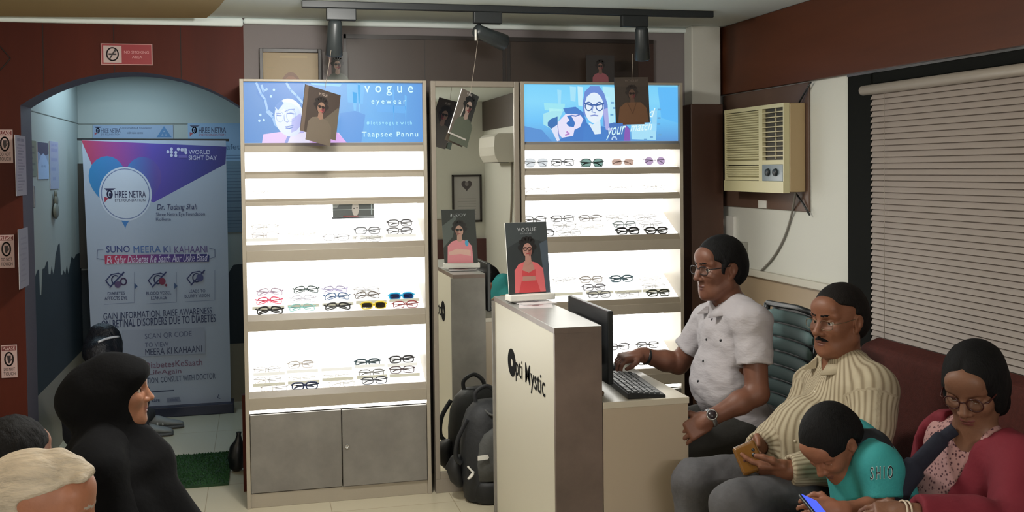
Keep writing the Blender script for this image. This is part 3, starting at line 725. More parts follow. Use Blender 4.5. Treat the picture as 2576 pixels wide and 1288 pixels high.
# ================================================================== TRACK LIGHTS
t = thing('ceiling_track', 'long black lighting track on the ceiling above the cabinets', 'light track', (1.3, YT, 2.405))
MB().box((.29, YT - .018, 2.408), (2.345, YT + .018, CEIL)).build('rail', M_blackmetal, t, .003)
MB().box((.29, YT - .008, 2.4075), (2.345, YT + .008, 2.4085)).build('slot', mat('track_slot', '#0c0d0e', .6), t)
for u, ub, head in ((843, 858, [(843, 56), (840, 140)]), (1226, 1226, [(1200, 78), (1270, 108)]), (1612, 1595, [(1614, 72), (1616, 150)])):
    c = PY(ub, 30, YT); h0 = PY(*head[0], YT); h1 = PY(*head[1], YT + (.05 if ub != 1226 else .06)); s0 = PY(u if ub != 1226 else 1205, 30, YT)
    lab = {858: 'black track spotlight pointing down, nearest the archway', 1226: 'black track spotlight turned sideways, above the mirror', 1595: 'black track spotlight pointing down, nearest the white column'}[ub]
    t = thing('track_spotlight', lab, 'spotlight', (c[0], YT, 2.25), 'track spotlights')
    MB().box((c[0] - .069, YT - .02, 2.352), (c[0] + .069, YT + .02, 2.408)).build('adapter', M_blackmetal, t, .004)
    mb = MB(); mb.cyl((s0[0], YT, 2.355), tuple(h0), .011, .009, 12)
    mb.build('stem', M_blackmetal, t)
    d = np.array(h1) - np.array(h0)
    L_ = np.linalg.norm(d); ax = d / L_
    MB().lathe([(.0, -.012), (.026, -.010), (.033, .004), (.036, L_ * .5), (.041, L_ * .97), (.037, L_), (.034, L_ - .02), (0, L_ - .02)], h0, 24, 0, ax).build('lamp_head', mat('spot_grey_black', '#2b3032', .4), t)
    if ub == 1226: MB().cyl(tuple(np.array(h0) - [.012, .028, -.002]), tuple(np.array(h0) + [-.012, -.028, -.05]), .006, .006, 8).build('side_arm', M_whiteplastic, t)

# ================================================================== SIGNS ON THE ARCH WALL
def nosmoke(A):
    A.bg('#b58a86'); A.rect(.02, .04, .98, .96, '#8e2730'); A.rect(.05, .1, .40, .9, '#b9a7a5')
    A.arc(.225, .5, .11, .3, .06, '#2a2226', n=32); A.rect(.15, .46, .30, .54, '#2a2226'); A.line([(.17, .72), (.28, .28)], .06, '#2a2226'); A.line([(.27, .42), (.29, .34), (.27, .28)], .03, '#2a2226')
    A.text('NO SMOKING', .45, .33, .93, .46, '#c98f92'); A.text('AREA', .60, .56, .80, .68, '#c98f92', bold=.01)
def wallsheet(c, label, art, y=.347, name='sign', cat='sign', group=None, frame=None, th=.004):
    q = [PY(u, v, y) for u, v in c]
    z0 = (q[0][2] + q[1][2]) / 2; z1 = (q[2][2] + q[3][2]) / 2; xa = (q[0][0] + q[2][0]) / 2; xb = (q[1][0] + q[3][0]) / 2
    return sheet(name, label, (xa, y, z0), (xb, y, z0), (xa, y, z1), (xb, y, z1), art, th, group, cat, frame or M_paper)
wallsheet([(253, 108), (383, 112), (254, 162), (384, 165)], 'small red no smoking sign above the archway', nosmoke, .343)
def dnt(A):
    A.bg('#b59a97'); A.rect(.05, .03, .95, .17, '#6b2a2c'); A.text('PLEASE', .12, .05, .88, .15, '#c9b5b2', bold=.005)
    A.arc(.5, .43, .26, .20, .045, '#2a2023'); A.ell(.5, .46, .09, .10, '#2a2023')
    for x in (-.09, -.03, .03, .09): A.line([(.5 + x * .8, .45), (.5 + x, .33)], .025, '#2a2023')
    A.line([(.6, .48), (.67, .42)], .025, '#2a2023')
    A.text('DO NOT', .16, .69, .86, .79, '#33282b', bold=.006); A.text('TOUCH', .14, .83, .88, .93, '#33282b', bold=.006)
for (v0, v1, uR), pos in zip(((326, 410, 32), (591, 674, 36), (868, 950, 43)), ('topmost', 'middle', 'lowest')):
    wallsheet([(uR - 40, v0), (uR, v0), (uR - 40, v1), (uR, v1)], 'please do not touch notice on the red-brown wall, %s of three' % pos, dnt, .343, group='do not touch notices')
# papers on the left reveal of the arch
def notes(bgc, ink, n, seed=1, head=True):
    def f(A):
        rr_ = random.Random(seed); A.bg(bgc)
        if head: A.rect(.18, .05, .5, .10, ink, False); A.rect(.55, .05, .82, .10, ink, False)
        for i in range(n):
            b = .15 + .8 * i / n; A.rect(.12 + rr_.random() * .15, b, .55 + rr_.random() * .35, b + .35 / n * .8, ink, False)
        A.k += 1
    return f
def xsheet(c, label, art, x, name='notice', group=None, flip=1):
    q = [PXx(u, v, x) for u, v in c]
    ya = (q[0][1] + q[2][1]) / 2; yb = (q[1][1] + q[3][1]) / 2; z0 = (q[0][2] + q[1][2]) / 2; z1 = (q[2][2] + q[3][2]) / 2
    return sheet(name, label, (x, ya, z0), (x, yb, z0), (x, ya, z1), (x, yb, z1), art, .002, group, 'notice', M_paper)
xsheet([(38, 340), (64, 342), (41, 494), (67, 490)], 'narrow grey notice with small print on the arch jamb, upper one', notes('#8d8790', '#6d6772', 16, 2), ax0 + .003, group='papers by the archway')
xsheet([(46, 575), (70, 574), (49, 728), (73, 718)], 'narrow pale notice on the arch jamb, lower one', notes('#868390', '#7c7986', 9, 5, False), ax0 + .003, group='papers by the archway')
XC = -1.1165
def bluep(A): A.bg('#7f8fa8'); A.poly([(0, 0), (1, 0), (1, .3), (.5, .42), (0, .25)], '#3a4150'); A.poly([(.3, .35), (.5, .3), (.7, .35), (1, .6), (1, 1), (0, 1), (0, .6)], '#93a8c8'); A.text('Aa Aa', .3, .6, .7, .68, '#5c6d8c')
xsheet([(70, 352), (91, 355), (70, 445), (92, 443)], 'olive green notice sheet on the corridor wall', notes('#6f7458', '#51553f', 5, 3, False), XC, group='papers on the corridor wall')
xsheet([(95, 356), (121, 361), (95, 452), (123, 449)], 'blue and white poster with a dark top on the corridor wall', bluep, XC, group='papers on the corridor wall')
xsheet([(125, 352), (146, 360), (126, 468), (149, 482)], 'long pale lilac sheet on the corridor wall', notes('#8f93a8', '#7f84a2', 4, 8), XC, group='papers on the corridor wall')
p = PXx(78, 495, XC)
tag(MB().box((XC - .002, p[1] - .012, p[2] - .06), (XC + .02, p[1] + .012, p[2] + .06)).build('door_handle', mat('grey_handle', '#6d7178', .4, .5), None, .004), 'small grey door handle on the corridor wall under the olive notice', 'handle')  # door handle; the door itself is not modelled
# wall-hung ornament
p = PXx(135, 505, XC)
mb = MB(); mb.ell((XC + .012, p[1], p[2] - .06), (.014, .07, .05), 14, 8); mb.ell((XC + .012, p[1] + .01, p[2] + .0), (.012, .04, .04), 12, 8); mb.ell((XC + .012, p[1], p[2] + .04), (.01, .02, .025), 12, 8)
tag(mb.build('wall_ornament', mat('stone_ornament', '#6a6c62', .6)), 'small grey ornament fixed to the corridor wall', 'ornament')
# boards on the corridor back wall
def logo(A, a, b, w, h, navy='#2b3350', red='#8c3a44'):
    A.poly([(a, b), (a + w * .28, b), (a + w * .22, b + h * .12), (a + w * .06, b + h * .16)], navy, False)
    A.poly([(a, b + h), (a, b + h * .6), (a + w * .1, b + h * .7)], red, False); A.k += 1
    A.arc(a + w * .13, b + h * .42, w * .055, h * .26, h * .10, navy); A.ell(a + w * .14, b + h * .45, w * .03, h * .15, navy)
    A.text('HREE NETRA', a + w * .25, b + h * .18, a + w, b + h * .68, navy, bold=.01); A.text('EYE FOUNDATION', a + w * .25, b + h * .76, a + w * .98, b + h * .95, red if w > .5 else navy)
def boardA(A):
    A.bg('#7f90a8'); logo(A, .02, .06, .32, .34)
    A.text('Clinical Safety & Foundation', .34, .07, .73, .16, '#2f3950'); A.text('with vision centre', .42, .24, .62, .33, '#2f3950')
    A.poly([(.79, .46), (.885, .04), (.98, .46)], '#3c6a94'); A.poly([(.85, .40), (.885, .2), (.92, .40)], '#7f90a8'); A.ell(.885, .33, .02, .07, '#3c6a94')
    for b in (.56, .72, .88):
        A.rect(.08, b, .44, b + .03, '#5a6a84', False); A.rect(.55, b, .92, b + .03, '#5a6a84', False)
    A.k += 1
wallsheet([(232, 313), (436, 316), (236, 380), (436, 384)], 'wide board with logo and small print on the corridor back wall', boardA, 2.494, group='boards on the corridor back wall')
def boardB(A):
    A.bg('#7d98b4'); logo(A, .03, .02, .62, .10); A.text('Eye Safety', .32, .19, .95, .255, '#3a5570'); A.rect(.05, .29, 1, .30, '#56708c', False); A.rect(.05, .315, 1, .325, '#56708c', False)
    A.rect(0, .345, 1, 1, '#5f7484')
    for i in range(20): A.rect(.1, .38 + i * .03, .92, .384 + i * .03 + .003 * (i % 3), '#43566a', False)
    A.k += 1
wallsheet([(474, 309), (622, 311), (476, 585), (622, 585)], 'tall blue safety chart with logo on the corridor back wall, beside the arch', boardB, 2.494, group='boards on the corridor back wall')

# ================================================================== ROLL-UP BANNER
yt, yb_ = 2.06, 2.2
TL, TR, BL, BR = PY(206, 352, yt), PY(568, 354, yt), PY(238, 1032, yb_), PY(581, 1012, yb_)
t = thing('rollup_banner', 'tall roll-up health banner with a heart and purple top in the corridor', 'banner', (( BL[0] + BR[0]) / 2, yb_ + .02, 0))
n = np.cross(BL - TL, TR - TL); n /= np.linalg.norm(n)
MB().prism([TL, TR, BR, BL], -n * .001).build('fabric', M_paper, t)
A = Art(TL + n * .0006, TR + n * .0006, BL + n * .0006, BR + n * .0006, step=.00015)
def G(u, v):
    b = (v - 352) / 670; ul = 206 + 32 * b; ur = 568 + 13 * b
    a = (u - ul) / (ur - ul); return a, b + a * .012
S3 = lambda x, y: G(200 + x / 4.155, 290 + y / 4.155)      # from the enlarged view of the top
S4 = lambda x, y: G(200 + x / 4.6, 580 + y / 4.6)
S5 = lambda x, y: G(140 + x / 4.6, 780 + y / 4.6)
A.bg('#a9b4c6')
A.cols and None
grad = ramp_mat('banner_gradient', [(0, '#b03a58'), (.2, '#97408a'), (.45, '#5a4aa8'), (.75, '#3b3f90'), (1, '#3a3676')], tuple((TR - TL) / np.linalg.norm(TR - TL)), -.47, .47)
A.poly([S3(*p) for p in [(20, 262), (1535, 285), (1525, 465), (760, 880), (150, 560)]], grad)
def heart(cx, cy, w, h):
    P = []
    for i in range(48):
        q = 2 * PI * i / 48; x = 16 * math.sin(q) ** 3; y = 13 * math.cos(q) - 5 * math.cos(2 * q) - 2 * math.cos(3 * q) - math.cos(4 * q)
        P.append(S3(cx + x / 16 * w, cy - y / 14 * h))
    return P
g1 = ramp_mat('banner_heart', [(0, '#2f7fb8'), (.45, '#3f78b8'), (.8, '#5a4fa0'), (1, '#6b4796')], tuple((TR - TL) / np.linalg.norm(TR - TL)), -.42, .06)
A.poly(heart(468, 720, 375, 360), g1)
A.ell(*S3(472, 795), .182, .0995, '#c3ccdb', n=40)
A.arc(*S3(472, 795), .167, .0915, .003, '#6b7aa5', n=48)
a0_, b0_ = S3(250, 742); a1_, b1_ = S3(685, 875); logo(A, a0_, b0_, a1_ - a0_, b1_ - b0_, '#2a2f55', '#a03048')
for x, y in ((912, 355), (950, 325), (950, 355), (950, 390), (995, 360), (995, 392), (1022, 325), (1060, 330), (1082, 330), (1100, 330), (1102, 358)): A.ell(*S3(x, y), .0105, .0062, '#c9cbe6', 0, 12, False)
A.k += 1
A.rect(*S3(1025, 385), *S3(1112, 412), '#6a62b0')
A.text('WORLD', *S3(1130, 330), *S3(1362, 368), '#c3c4e2', bold=.008); A.text('SIGHT DAY', *S3(1130, 388), *S3(1432, 426), '#c3c4e2', bold=.008)
A.text('Dr. Tudang Shah', *S3(795, 895), *S3(1222, 962), '#2c3a66', shear=.25, bold=.005)
A.text('Shree Netra Eye Foundation', *S3(787, 982), *S3(1305, 1018), '#3c4a70', bold=.005); A.text('Kolkata', *S3(787, 1036), *S3(945, 1062), '#3c4a70', bold=.005)
for s_, x0, x1, c_ in (('SUNO', 302, 572, '#34407e'), ('MEERA', 612, 928, '#4a6aa6'), ('KI', 958, 1042, '#4a5c98'), ('KAHAANI', 1085, 1472, '#5f4f8a')): A.text(s_, *S4(x0, 140), *S4(x1, 208), c_)
A.line([S4(270, 178), S4(205, 185), S4(200, 280), S4(285, 298)], .0022, '#6a7390'); A.line([S4(1495, 160), S4(1560, 175), S4(1562, 262), S4(1495, 285)], .0022, '#6a7390')
g2 = ramp_mat('banner_ribbon', [(0, '#b83a5c'), (.5, '#5a3d8c'), (1, '#263272')], tuple((TR - TL) / np.linalg.norm(TR - TL)), -.3, .32)
A.poly([S4(285, 245), S4(900, 232), S4(1480, 228), S4(1497, 250), S4(1490, 318), S4(900, 325), S4(290, 342)], g2)
A.text('Ek Safar Diabetes Ke Saath Aur Uske Baad', *S4(305, 252), *S4(1480, 318), '#cfcbe0', shear=.3, bold=.006, slope=-.002)
for x, l1, l2, xx in ((300, 'DIABETES', 'AFFECTS EYE', (320, 515, 285, 545)), (785, 'BLOOD VESSEL', 'LEAKAGE', (760, 1050, 815, 1000)), (1235, 'LEADS TO', 'BLURRY VISION', (1255, 1450, 1205, 1500))):
    dy = -20 if x > 1200 else 0
    ey = '#2e3866'
    A.line([S4(x + 40, 590 + dy), S4(x, 535 + dy), S4(x + 60, 465 + dy), S4(x + 140, 450 + dy), S4(x + 190, 470 + dy)], .0042, ey)
    A.arc(*S4(x + 110, 525 + dy), .027, .016, .004, ey, .5, 2 * PI - .9); A.line([S4(x + 45, 610 + dy), S4(x + 205, 438 + dy)], .0052, ey)
    A.line([S4(x + 325, 440 + dy), S4(x + 325, 790 + dy), S4(x - 20, 805 + dy)], .0016, '#7c86a0')
    if x == 300: A.ell(*S4(x + 135, 580), .022, .012, '#5a4a72'); A.arc(*S4(x + 200, 545), .02, .012, .005, '#5a4a72')
    elif x == 785: A.ell(*S4(x + 160, 545), .024, .013, '#7c2f4a'); A.ell(*S4(x + 205, 590), .008, .005, '#7c2f4a')
    else: A.ell(*S4(x + 150, 505), .026, .015, '#49507e')
    A.text(l1, *S4(xx[0], 665 + dy), *S4(xx[1], 695 + dy), '#3a4266', bold=.004); A.text(l2, *S4(xx[2], 720 + dy), *S4(xx[3], 752 + dy), '#3a4266', bold=.004)
for x in (625, 1085): A.poly([S4(x, 560), S4(x + 38, 600), S4(x, 635)], '#3c5680')
A.text('GAIN INFORMATION, RAISE AWARENESS', *S4(272, 905), *S4(1528, 965), '#333c60', slope=-.008); A.text('ON RETINAL DISORDERS DUE TO DIABETES', *S4(250, 990), *S4(1572, 1050), '#333c60', bold=.005, slope=-.008)
A.rect(*S5(760, 190), *S5(1725, 480), '#9aa3b6')
A.text('SCAN QR CODE', *S5(1020, 232), *S5(1565, 292), '#5c6480', bold=.006, slope=-.004); A.text('TO VIEW', *S5(1022, 335), *S5(1295, 385), '#5c6480', bold=.006); A.text('MEERA KI KAHAANI', *S5(1025, 410), *S5(1685, 470), '#2f3858', slope=-.004)
A.text('#LiveDiabetesKeSaath', *S5(790, 575), *S5(1690, 635), '#7a5a70', bold=.006, slope=-.004); A.text('#SeeLifeAgain', *S5(850, 665), *S5(1445, 720), '#7a5a70', bold=.006)
A.text('FOR INFORMATION, CONSULT WITH DOCTOR', *S5(700, 765), *S5(1845, 815), '#3a4260', slope=-.008)
A.line([S5(900, 925), S5(1355, 905)], .004, '#454c66'); A.text('care', *S5(1105, 1005), *S5(1195, 1035), '#4f5672', bold=.02); A.poly([S5(1275, 995), S5(1420, 985), S5(1440, 1040), S5(1280, 1045)], '#7d869c')
A.text('clinic', *S5(1310, 1000), *S5(1400, 1030), '#5a6280', bold=.01); A.line([S5(1885, 970), S5(1870, 1010), S5(1900, 1020)], .003, '#5a6280')
A.build('print', t)
MB().prism([TL + [-.03, 0, -.004], TR + [.02, 0, -.004], TR + [.02, 0, .012], TL + [-.03, 0, .012]], (0, .02, 0)).build('top_rail', M_blackmetal, t, .002)
MB().box((-1.03, 2.13, .0), (-.108, 2.30, .068)).build('base', mat('navy_base', '#1b2036', .4), t, .006)
MB().cyl((-.6, 2.26, .06), (-.6, 2.09, 1.87), .009, .009, 10).build('support_pole', M_chrome, t)

# green mat and things on the corridor floor
def mat_grass():
    mb = MB(); q = [PZ(u, v) for u, v in ((586, 1222), (440, 1232), (420, 1150), (568, 1143))]
    x0, x1, y0, y1 = -.62, -.098, .436, 1.075
    mb.box((x0, y0, .0), (x1, y1, .012), 0)
    rr_ = random.Random(5)
    for i in range(5200):
        x, y = rr_.uniform(x0, x1), rr_.uniform(y0, y1); h = rr_.uniform(.006, .012); a = rr_.uniform(0, PI); w_ = .0035
        dx, dy = math.cos(a) * w_, math.sin(a) * w_; ox, oy = rr_.uniform(-.006, .006), rr_.uniform(-.006, .006)
        v = [mb.bm.verts.new(p) for p in ((x - dx, y - dy, .012), (x + dx, y + dy, .012), (x + ox, y + oy, .012 + h))]
        mb._f(v, 1)
    o = mb.build('door_mat', [mat('mat_backing', '#1c3a1c', .9), mat('green_turf', '#1f4a20', .85)])
    return tag(o, 'green artificial grass mat on the floor under the archway', 'mat')
mat_grass()
def shoe(name, label, heel, toe, L_=.27, group=None, mats=None, parent=None):
    """sneaker from heel point to toe point on the floor"""
    h, q = Vector(tuple(heel)), Vector(tuple(toe)); h.z = q.z = 0; d = (q - h).normalized(); sd = Vector((-d.y, d.x, 0))
    t = thing(name, label, 'shoe', h, group) if parent is None else None
    def ring(f, wl, z0, z1, k=14): 
        c = h + d * L_ * f
        return [c + sd * wl * math.cos(2 * PI * j / k) + Vector((0, 0, (z0 + z1) / 2 + (z1 - z0) / 2 * math.sin(2 * PI * j / k))) for j in range(k)]
    if parent is not None:
        up_ = MB().loft([ring(f, w_, .018, z) for f, w_, z in ((.02, .026, .09), (.08, .034, .10), (.25, .036, .095), (.45, .036, .085), (.62, .042, .066), (.8, .042, .052), (.93, .034, .042), (.99, .018, .032))]).build(name, mats[0], parent); t = up_
    MB().loft([ring(f, w_, 0, .028) for f, w_ in ((0, .022), (.04, .034), (.25, .038), (.5, .038), (.72, .047), (.9, .042), (.98, .028), (1.0, .016))]).build('sole', mats[1], t)
    if parent is None: MB().loft([ring(f, w_, .018, z) for f, w_, z in ((.02, .026, .09), (.08, .034, .10), (.25, .036, .095), (.45, .036, .085), (.62, .042, .066), (.8, .042, .052), (.93, .034, .042), (.99, .018, .032))]).build('upper', mats[0], t)
    for f in (.40, .52, .64): MB().tube([h + d * L_ * f + sd * .036 * math.cos(a) + Vector((0, 0, .030 + (.082 - .05 * (f - .35) / .4 - .024) * math.sin(a))) for a in [PI * i / 10 for i in range(11)]], .006, 6, flat=.5).build('strap', mats[2], t)
    MB().tube([h + d * L_ * (.16 + .10 * math.cos(2 * PI * i / 14)) + sd * .030 * math.sin(2 * PI * i / 14) + Vector((0, 0, .096))  for i in range(14)], .008, 6, closed=True).build('collar', mats[3], t)
    return t
sm = (mat('grey_white_sneaker', '#7c7e7c', .6), mat('sneaker_sole', '#55585a', .6), mat('sneaker_strap', '#c4c5c4', .6), mat('sneaker_dark', '#2d2f33', .7))
bk = (mat('black_leather', '#17181b', .5),) * 4
shoe('black_shoe', 'black shoe at the left edge of the green mat', np.array([-.70, 1.15, 0]), np.array([-.40, 1.13, 0]), .26, None, bk)
# dark bag leaning on the jamb beside the cabinet
p = PZ(600, 1184)
mb = MB(); mb.loft([[Vector((-.062 + dx + r * math.cos(2 * PI * j / 12), .70 + r * .9 * math.sin(2 * PI * j / 12), z)) for j in range(12)] for z, r, dx in ((.0, .02, 0), (.02, .04, 0), (.08, .048, 0), (.14, .04, .006), (.17, .02, .012), (.2, .012, .014), (.215, .015, .015))])
tag(mb.build('small_bag', M_black), 'small black bag on the corridor floor beside the left cabinet', 'bag')
struct(MB().box((-.02, .30, 0), (.0, .349, .5)).build('trim_9', M_redwood))

# framed chart behind the left cabinet
def chart(A):
    A.bg('#80693a'); A.rect(.04, .02, .96, .98, '#826b3c'); A.rect(.3, .04, .8, .07, '#8e7742', False); A.rect(.07, .2, .2, .21, '#7d6a3c', False); A.rect(.74, .22, .8, .23, '#7d6a3c', False); A.k += 1
    A.ell(.5, .62, .23, .36, '#6a4428'); A.ell(.5, .63, .2, .32, '#7d5234'); A.ell(.52, .66, .13, .22, '#8a6446'); A.ell(.34, .6, .05, .07, '#947048')
p0 = PY(652, 122, .345); p1 = PY(808, 123, .345)
t = thing('framed_chart', 'yellowed anatomical chart in a dark frame behind the left cabinet', 'picture', ((p0[0] + p1[0]) / 2, .34, 1.86))
x0, x1, z1, z0 = p0[0], p1[0], p0[2], 1.86
for a, b in (((x0, .325, z0), (x0 + .018, .349, z1)), ((x1 - .018, .325, z0), (x1, .349, z1)), ((x0 + .018, .325, z1 - .02), (x1 - .018, .349, z1)), ((x0 + .018, .325, z0), (x1 - .018, .349, z0 + .02))): MB().box(a, b).build('frame_bar', M_darkframe, t, .002)
A = Art((x0 + .018, .338, z1 - .02), (x1 - .018, .338, z1 - .02), (x0 + .018, .338, z0 + .02), (x1 - .018, .338, z0 + .02)); chart(A); A.build('chart_print', t)
MB().box((x0 + .01, .339, z0 + .01), (x1 - .01, .348, z1 - .01)).build('backing', M_darkframe, t)

# ================================================================== WINDOW AIR CONDITIONER
XB = XR - .012
M_acpanel = mat('brown_ac_board', '#5c463a', .4, var=(4, .12))
pa_ = [PXx(u, v, XB) for u, v in ((1826, 240), (2042, 206), (2040, 540), (1828, 508))]
y0, y1 = -.655, .293; z0, z1 = 1.425, 2.052
t = thing('wall_board', 'brown board fixed on the right wall behind the air conditioner', 'board', (XB, (y0 + y1) / 2, z0))
MB().box((XB, y0, z0), (XR - .0005, y1, z1)).build('board', M_acpanel, t, .003)
p = PXx(1919, 514, XB)
MB().box((XB - .004, p[1] - .045, p[2] - .02), (XB, p[1] + .045, p[2] + .02)).build('paper_label', M_whiteplastic, t)
xf = 2.55; ya, yb2 = -.632, PXx(1822, 272, xf)[1]; zt_, zb = PXx(2003, 254, xf)[2], PXx(1975, 486, xf)[2]
zb = (zb + PXx(1822, 480, xf)[2]) / 2
M_ac = mat('aged_cream_plastic', '#c3bb93', .4); M_acd = mat('ac_dark_inside', '#3c372b', .6)
t = thing('window_air_conditioner', 'cream window air conditioner with slatted front on the right wall', 'air conditioner', (xf, (ya + yb2) / 2, zb))
W_ = yb2 - ya; H_ = zt_ - zb
MB().box((xf + .03, ya, zb + .004), (XB - .0005, yb2, zt_)).build('case', mat('ac_case_tan', '#a8916b', .45), t, .006)
yy = lambda f: yb2 - W_ * f         # f=0 far end, 1 near end
zz = lambda f: zt_ - H_ * f
MB().box((xf + .02, ya + .01, zb + .03), (xf + .032, yb2 - .01, zt_ - .01)).build('inner_panel', M_acd, t)
mb = MB()
mb.box((xf, yy(0), zz(.045)), (xf + .03, yy(1), zz(0))); mb.box((xf + .0006, yy(.0008), zz(.999)), (xf + .03, yy(.012), zz(.002))); mb.box((xf + .0006, yy(.985), zz(.999)), (xf + .03, yy(.9992), zz(.002)))
mb.box((xf + .0012, yy(.60), zz(.998)), (xf + .029, yy(.66), zz(.03))); mb.box((xf + .0018, yy(.0016), zz(.68)), (xf + .028, yy(.9984), zz(.63))); mb.box((xf + .0024, yy(.0016), zz(.865)), (xf + .028, yy(.63), zz(.83)))
mb.box((xf - .004, yy(0), zz(1)), (xf + .03, yy(1), zz(.87)))
mb.build('front_frame', M_ac, t)
mb = MB()
for i in range(20):
    z = zz(.06 + .57 * i / 20); mb.box((xf + .004, yy(.01), z - H_ * .017), (xf + .02, yy(.61), z), rot=Matrix.Rotation(.5, 3, 'Y'))
for i in range(5):
    z = zz(.70 + .13 * i / 5); mb.box((xf + .004, yy(.01), z - H_ * .017), (xf + .02, yy(.61), z), rot=Matrix.Rotation(.5, 3, 'Y'))
mb.build('intake_louvre', M_ac, t)
mb = MB()
for i in range(10):
    z = zz(.085 + .055 * i); mb.box((xf + .002, yy(.655), z - .005), (xf + .018, yy(.99), z))
for k in (.825,): mb.box((xf + .016, yy(k), zz(.62)), (xf + .02, yy(k + .008), zz(.05)))
mb.build('outlet_louvre', mat('ac_cream_slat', '#b5a983', .45), t)
ctl = MB().box((xf - .001, yy(.66), zz(.87)), (xf + .012, yy(.985), zz(.68))).build('control_panel', mat('ac_control_grey', '#6d7a80', .25), t, .002)
for k, zc_ in ((.76, .77), (.88, .77)): MB().lathe([(.0, .012), (.016, .012), (.02, 0)], (xf - .001, yy(k), zz(zc_)), 18, 0, (-1, 0, 0)).build('knob', mat('dark_knob', '#2b3236', .4), ctl)
# rods, cables, sockets
XW = XR - .003
tag(MB().tube([PXx(2008, 262, XB - .02), PXx(2025, 232, XB - .01), PXx(2040, 207, XB - .008)], .004, 8).build('support_rod', M_blackmetal), 'black rod above the air conditioner running to the board corner', 'rod')
tag(MB().tube([PXx(2003, 487, XB - .02), PXx(2020, 512, XB - .01), PXx(2037, 541, XB - .008)], .0045, 8).build('support_rod', M_blackmetal), 'black rod below the air conditioner, beside the hanging cable', 'rod')
def curve(pts, n=8):
    P = [np.array(p) for p in pts]; out = []
    for i in range(len(P) - 1):
        p0, p1, p2, p3 = P[max(i - 1, 0)], P[i], P[i + 1], P[min(i + 2, len(P) - 1)]
        for k in range(n):
            s = k / n; out.append(.5 * ((2 * p1) + (-p0 + p2) * s + (2 * p0 - 5 * p1 + 4 * p2 - p3) * s * s + (-p0 + 3 * p1 - 3 * p2 + p3) * s ** 3))
    return out + [P[-1]]
tag(MB().tube(curve([PXx(2001, 478, XB - .03), PXx(2000, 492, XB - .03), PXx(1990, 545, XW - .008), PXx(1972, 600, XW - .006), PXx(1945, 648, XW - .006), PXx(1913, 683, XW - .008)]), .0055, 8).build('power_cable', mat('grey_cable', '#77736a', .5)), 'grey power cable hanging from the air conditioner to the ledge', 'cable')
tag(MB().tube(curve([PXx(1807, 262, XW - .012), PXx(1806, 420, XW - .012), PXx(1804, 560, XW - .012), PXx(1806, 600, XW - .012)]), .006, 8).build('conduit', mat('brown_conduit', '#5a4f48', .5)), 'thin cable conduit running down the wall left of the air conditioner', 'cable')
def wallbox(u0, v0, u1, v1, x, th, name, label, m):
    a = PXx(u0, v0, x); b = PXx(u1, v1, x)
    t = thing(name, label, 'socket', (x, (a[1] + b[1]) / 2, min(a[2], b[2])))
    MB().box((x - th, a[1], a[2]), (XR, b[1], b[2])).build('plate', m, t, .003); return t, a, b
t, a, b = wallbox(1812, 541, 1850, 606, XR - .01, .01, 'wall_socket', 'white wall socket with a plug, below the air conditioner', M_whiteplastic)
MB().box((XR - .055, a[1] - .03, a[2] - .06), (XR - .02, a[1] - .075, a[2] - .015)).build('plug', M_whiteplastic, t, .008)
MB().tube(curve([(XR - .045, a[1] - .05, a[2] - .06), (XR - .04, a[1] - .045, a[2] - .10), (XR - .03, a[1] - .01, a[2] - .13), (XR - .03, a[1] + .02, a[2] - .08)]), .004, 8).build('plug_cable', M_black, t)
t, a, b = wallbox(1838, 604, 1878, 642, XR - .01, .02, 'switch_box', 'grey switch box low on the right wall, behind the white-shirted man', mat('grey_box', '#8e8d84', .5))

# ================================================================== BLIND
t = thing('window_blind', 'wide horizontal-slat blind, lowered over the window on the right', 'blind', (XR - .02, -2.3, .86))
mb = MB(); yA, yB = -3.5, -1.187
ns = 44; zb0, zt0 = .872, 1.945
for i in range(ns):
    z = zb0 + (zt0 - zb0) * i / (ns - 1)
    mb.loft([[(XR - .016, y, z - .0115), (XR - .014, y, z - .013), (XR - .004, y, z + .001), (XR + .000, y, z + .0125), (XR - .002, y, z + .014), (XR - .008, y, z + .003)] for y in (yA, yB)], smooth=False)
mb.build('slats', mat('blind_slat', '#958a82', .5), t)
MB().tube([(XR - .018, yA, 1.975), (XR - .018, -1.135, 1.975)], .022, 16).build('headrail', mat('blind_rail', '#9a9084', .45), t)
MB().box((XR - .022, yA, .852), (XR + .006, yB, .868)).build('bottom_rail', MATS['blind_rail'], t, .002)
for y in (-1.3, -2.2, -3.1): MB().cyl((XR - .022, y, .86), (XR - .022, y, 1.96), .0012, .0012, 6).build('cord', MATS['blind_rail'], t)

# ================================================================== SOFA BENCH ALONG THE RIGHT WALL
M_sofa = mat('dark_red_upholstery', '#47201a', .8, spec=.2, var=(60, .18), bump=('noise', 220, .2))
t = thing('sofa_bench', 'long dark red upholstered bench along the right wall under the blind', 'sofa', (2.3, -2.5, 0))
mb = MB()
ys0, ys1 = -3.75, -1.32
mb.prism([(2.42, ys0, .36), (2.655, ys0, .36), (2.655, ys0, .905), (2.60, ys0, .925), (2.52, ys0, .90)], (0, ys1 - ys0, 0))
mb.build('backrest', M_sofa, t, .03, seg=4)
MB().box((1.95, ys0, .30), (2.46, -1.52, .43)).build('seat', M_sofa, t, .03, seg=4)
MB().box((1.99, ys0 + .02, .06), (2.6, -1.54, .30)).build('base', M_darkwood, t, .004)
for x in (2.05, 2.55):
    for y in (ys0 + .1, -1.65): MB().box((x - .025, y - .025, 0), (x + .025, y + .025, .06)).build('foot', M_black, t)

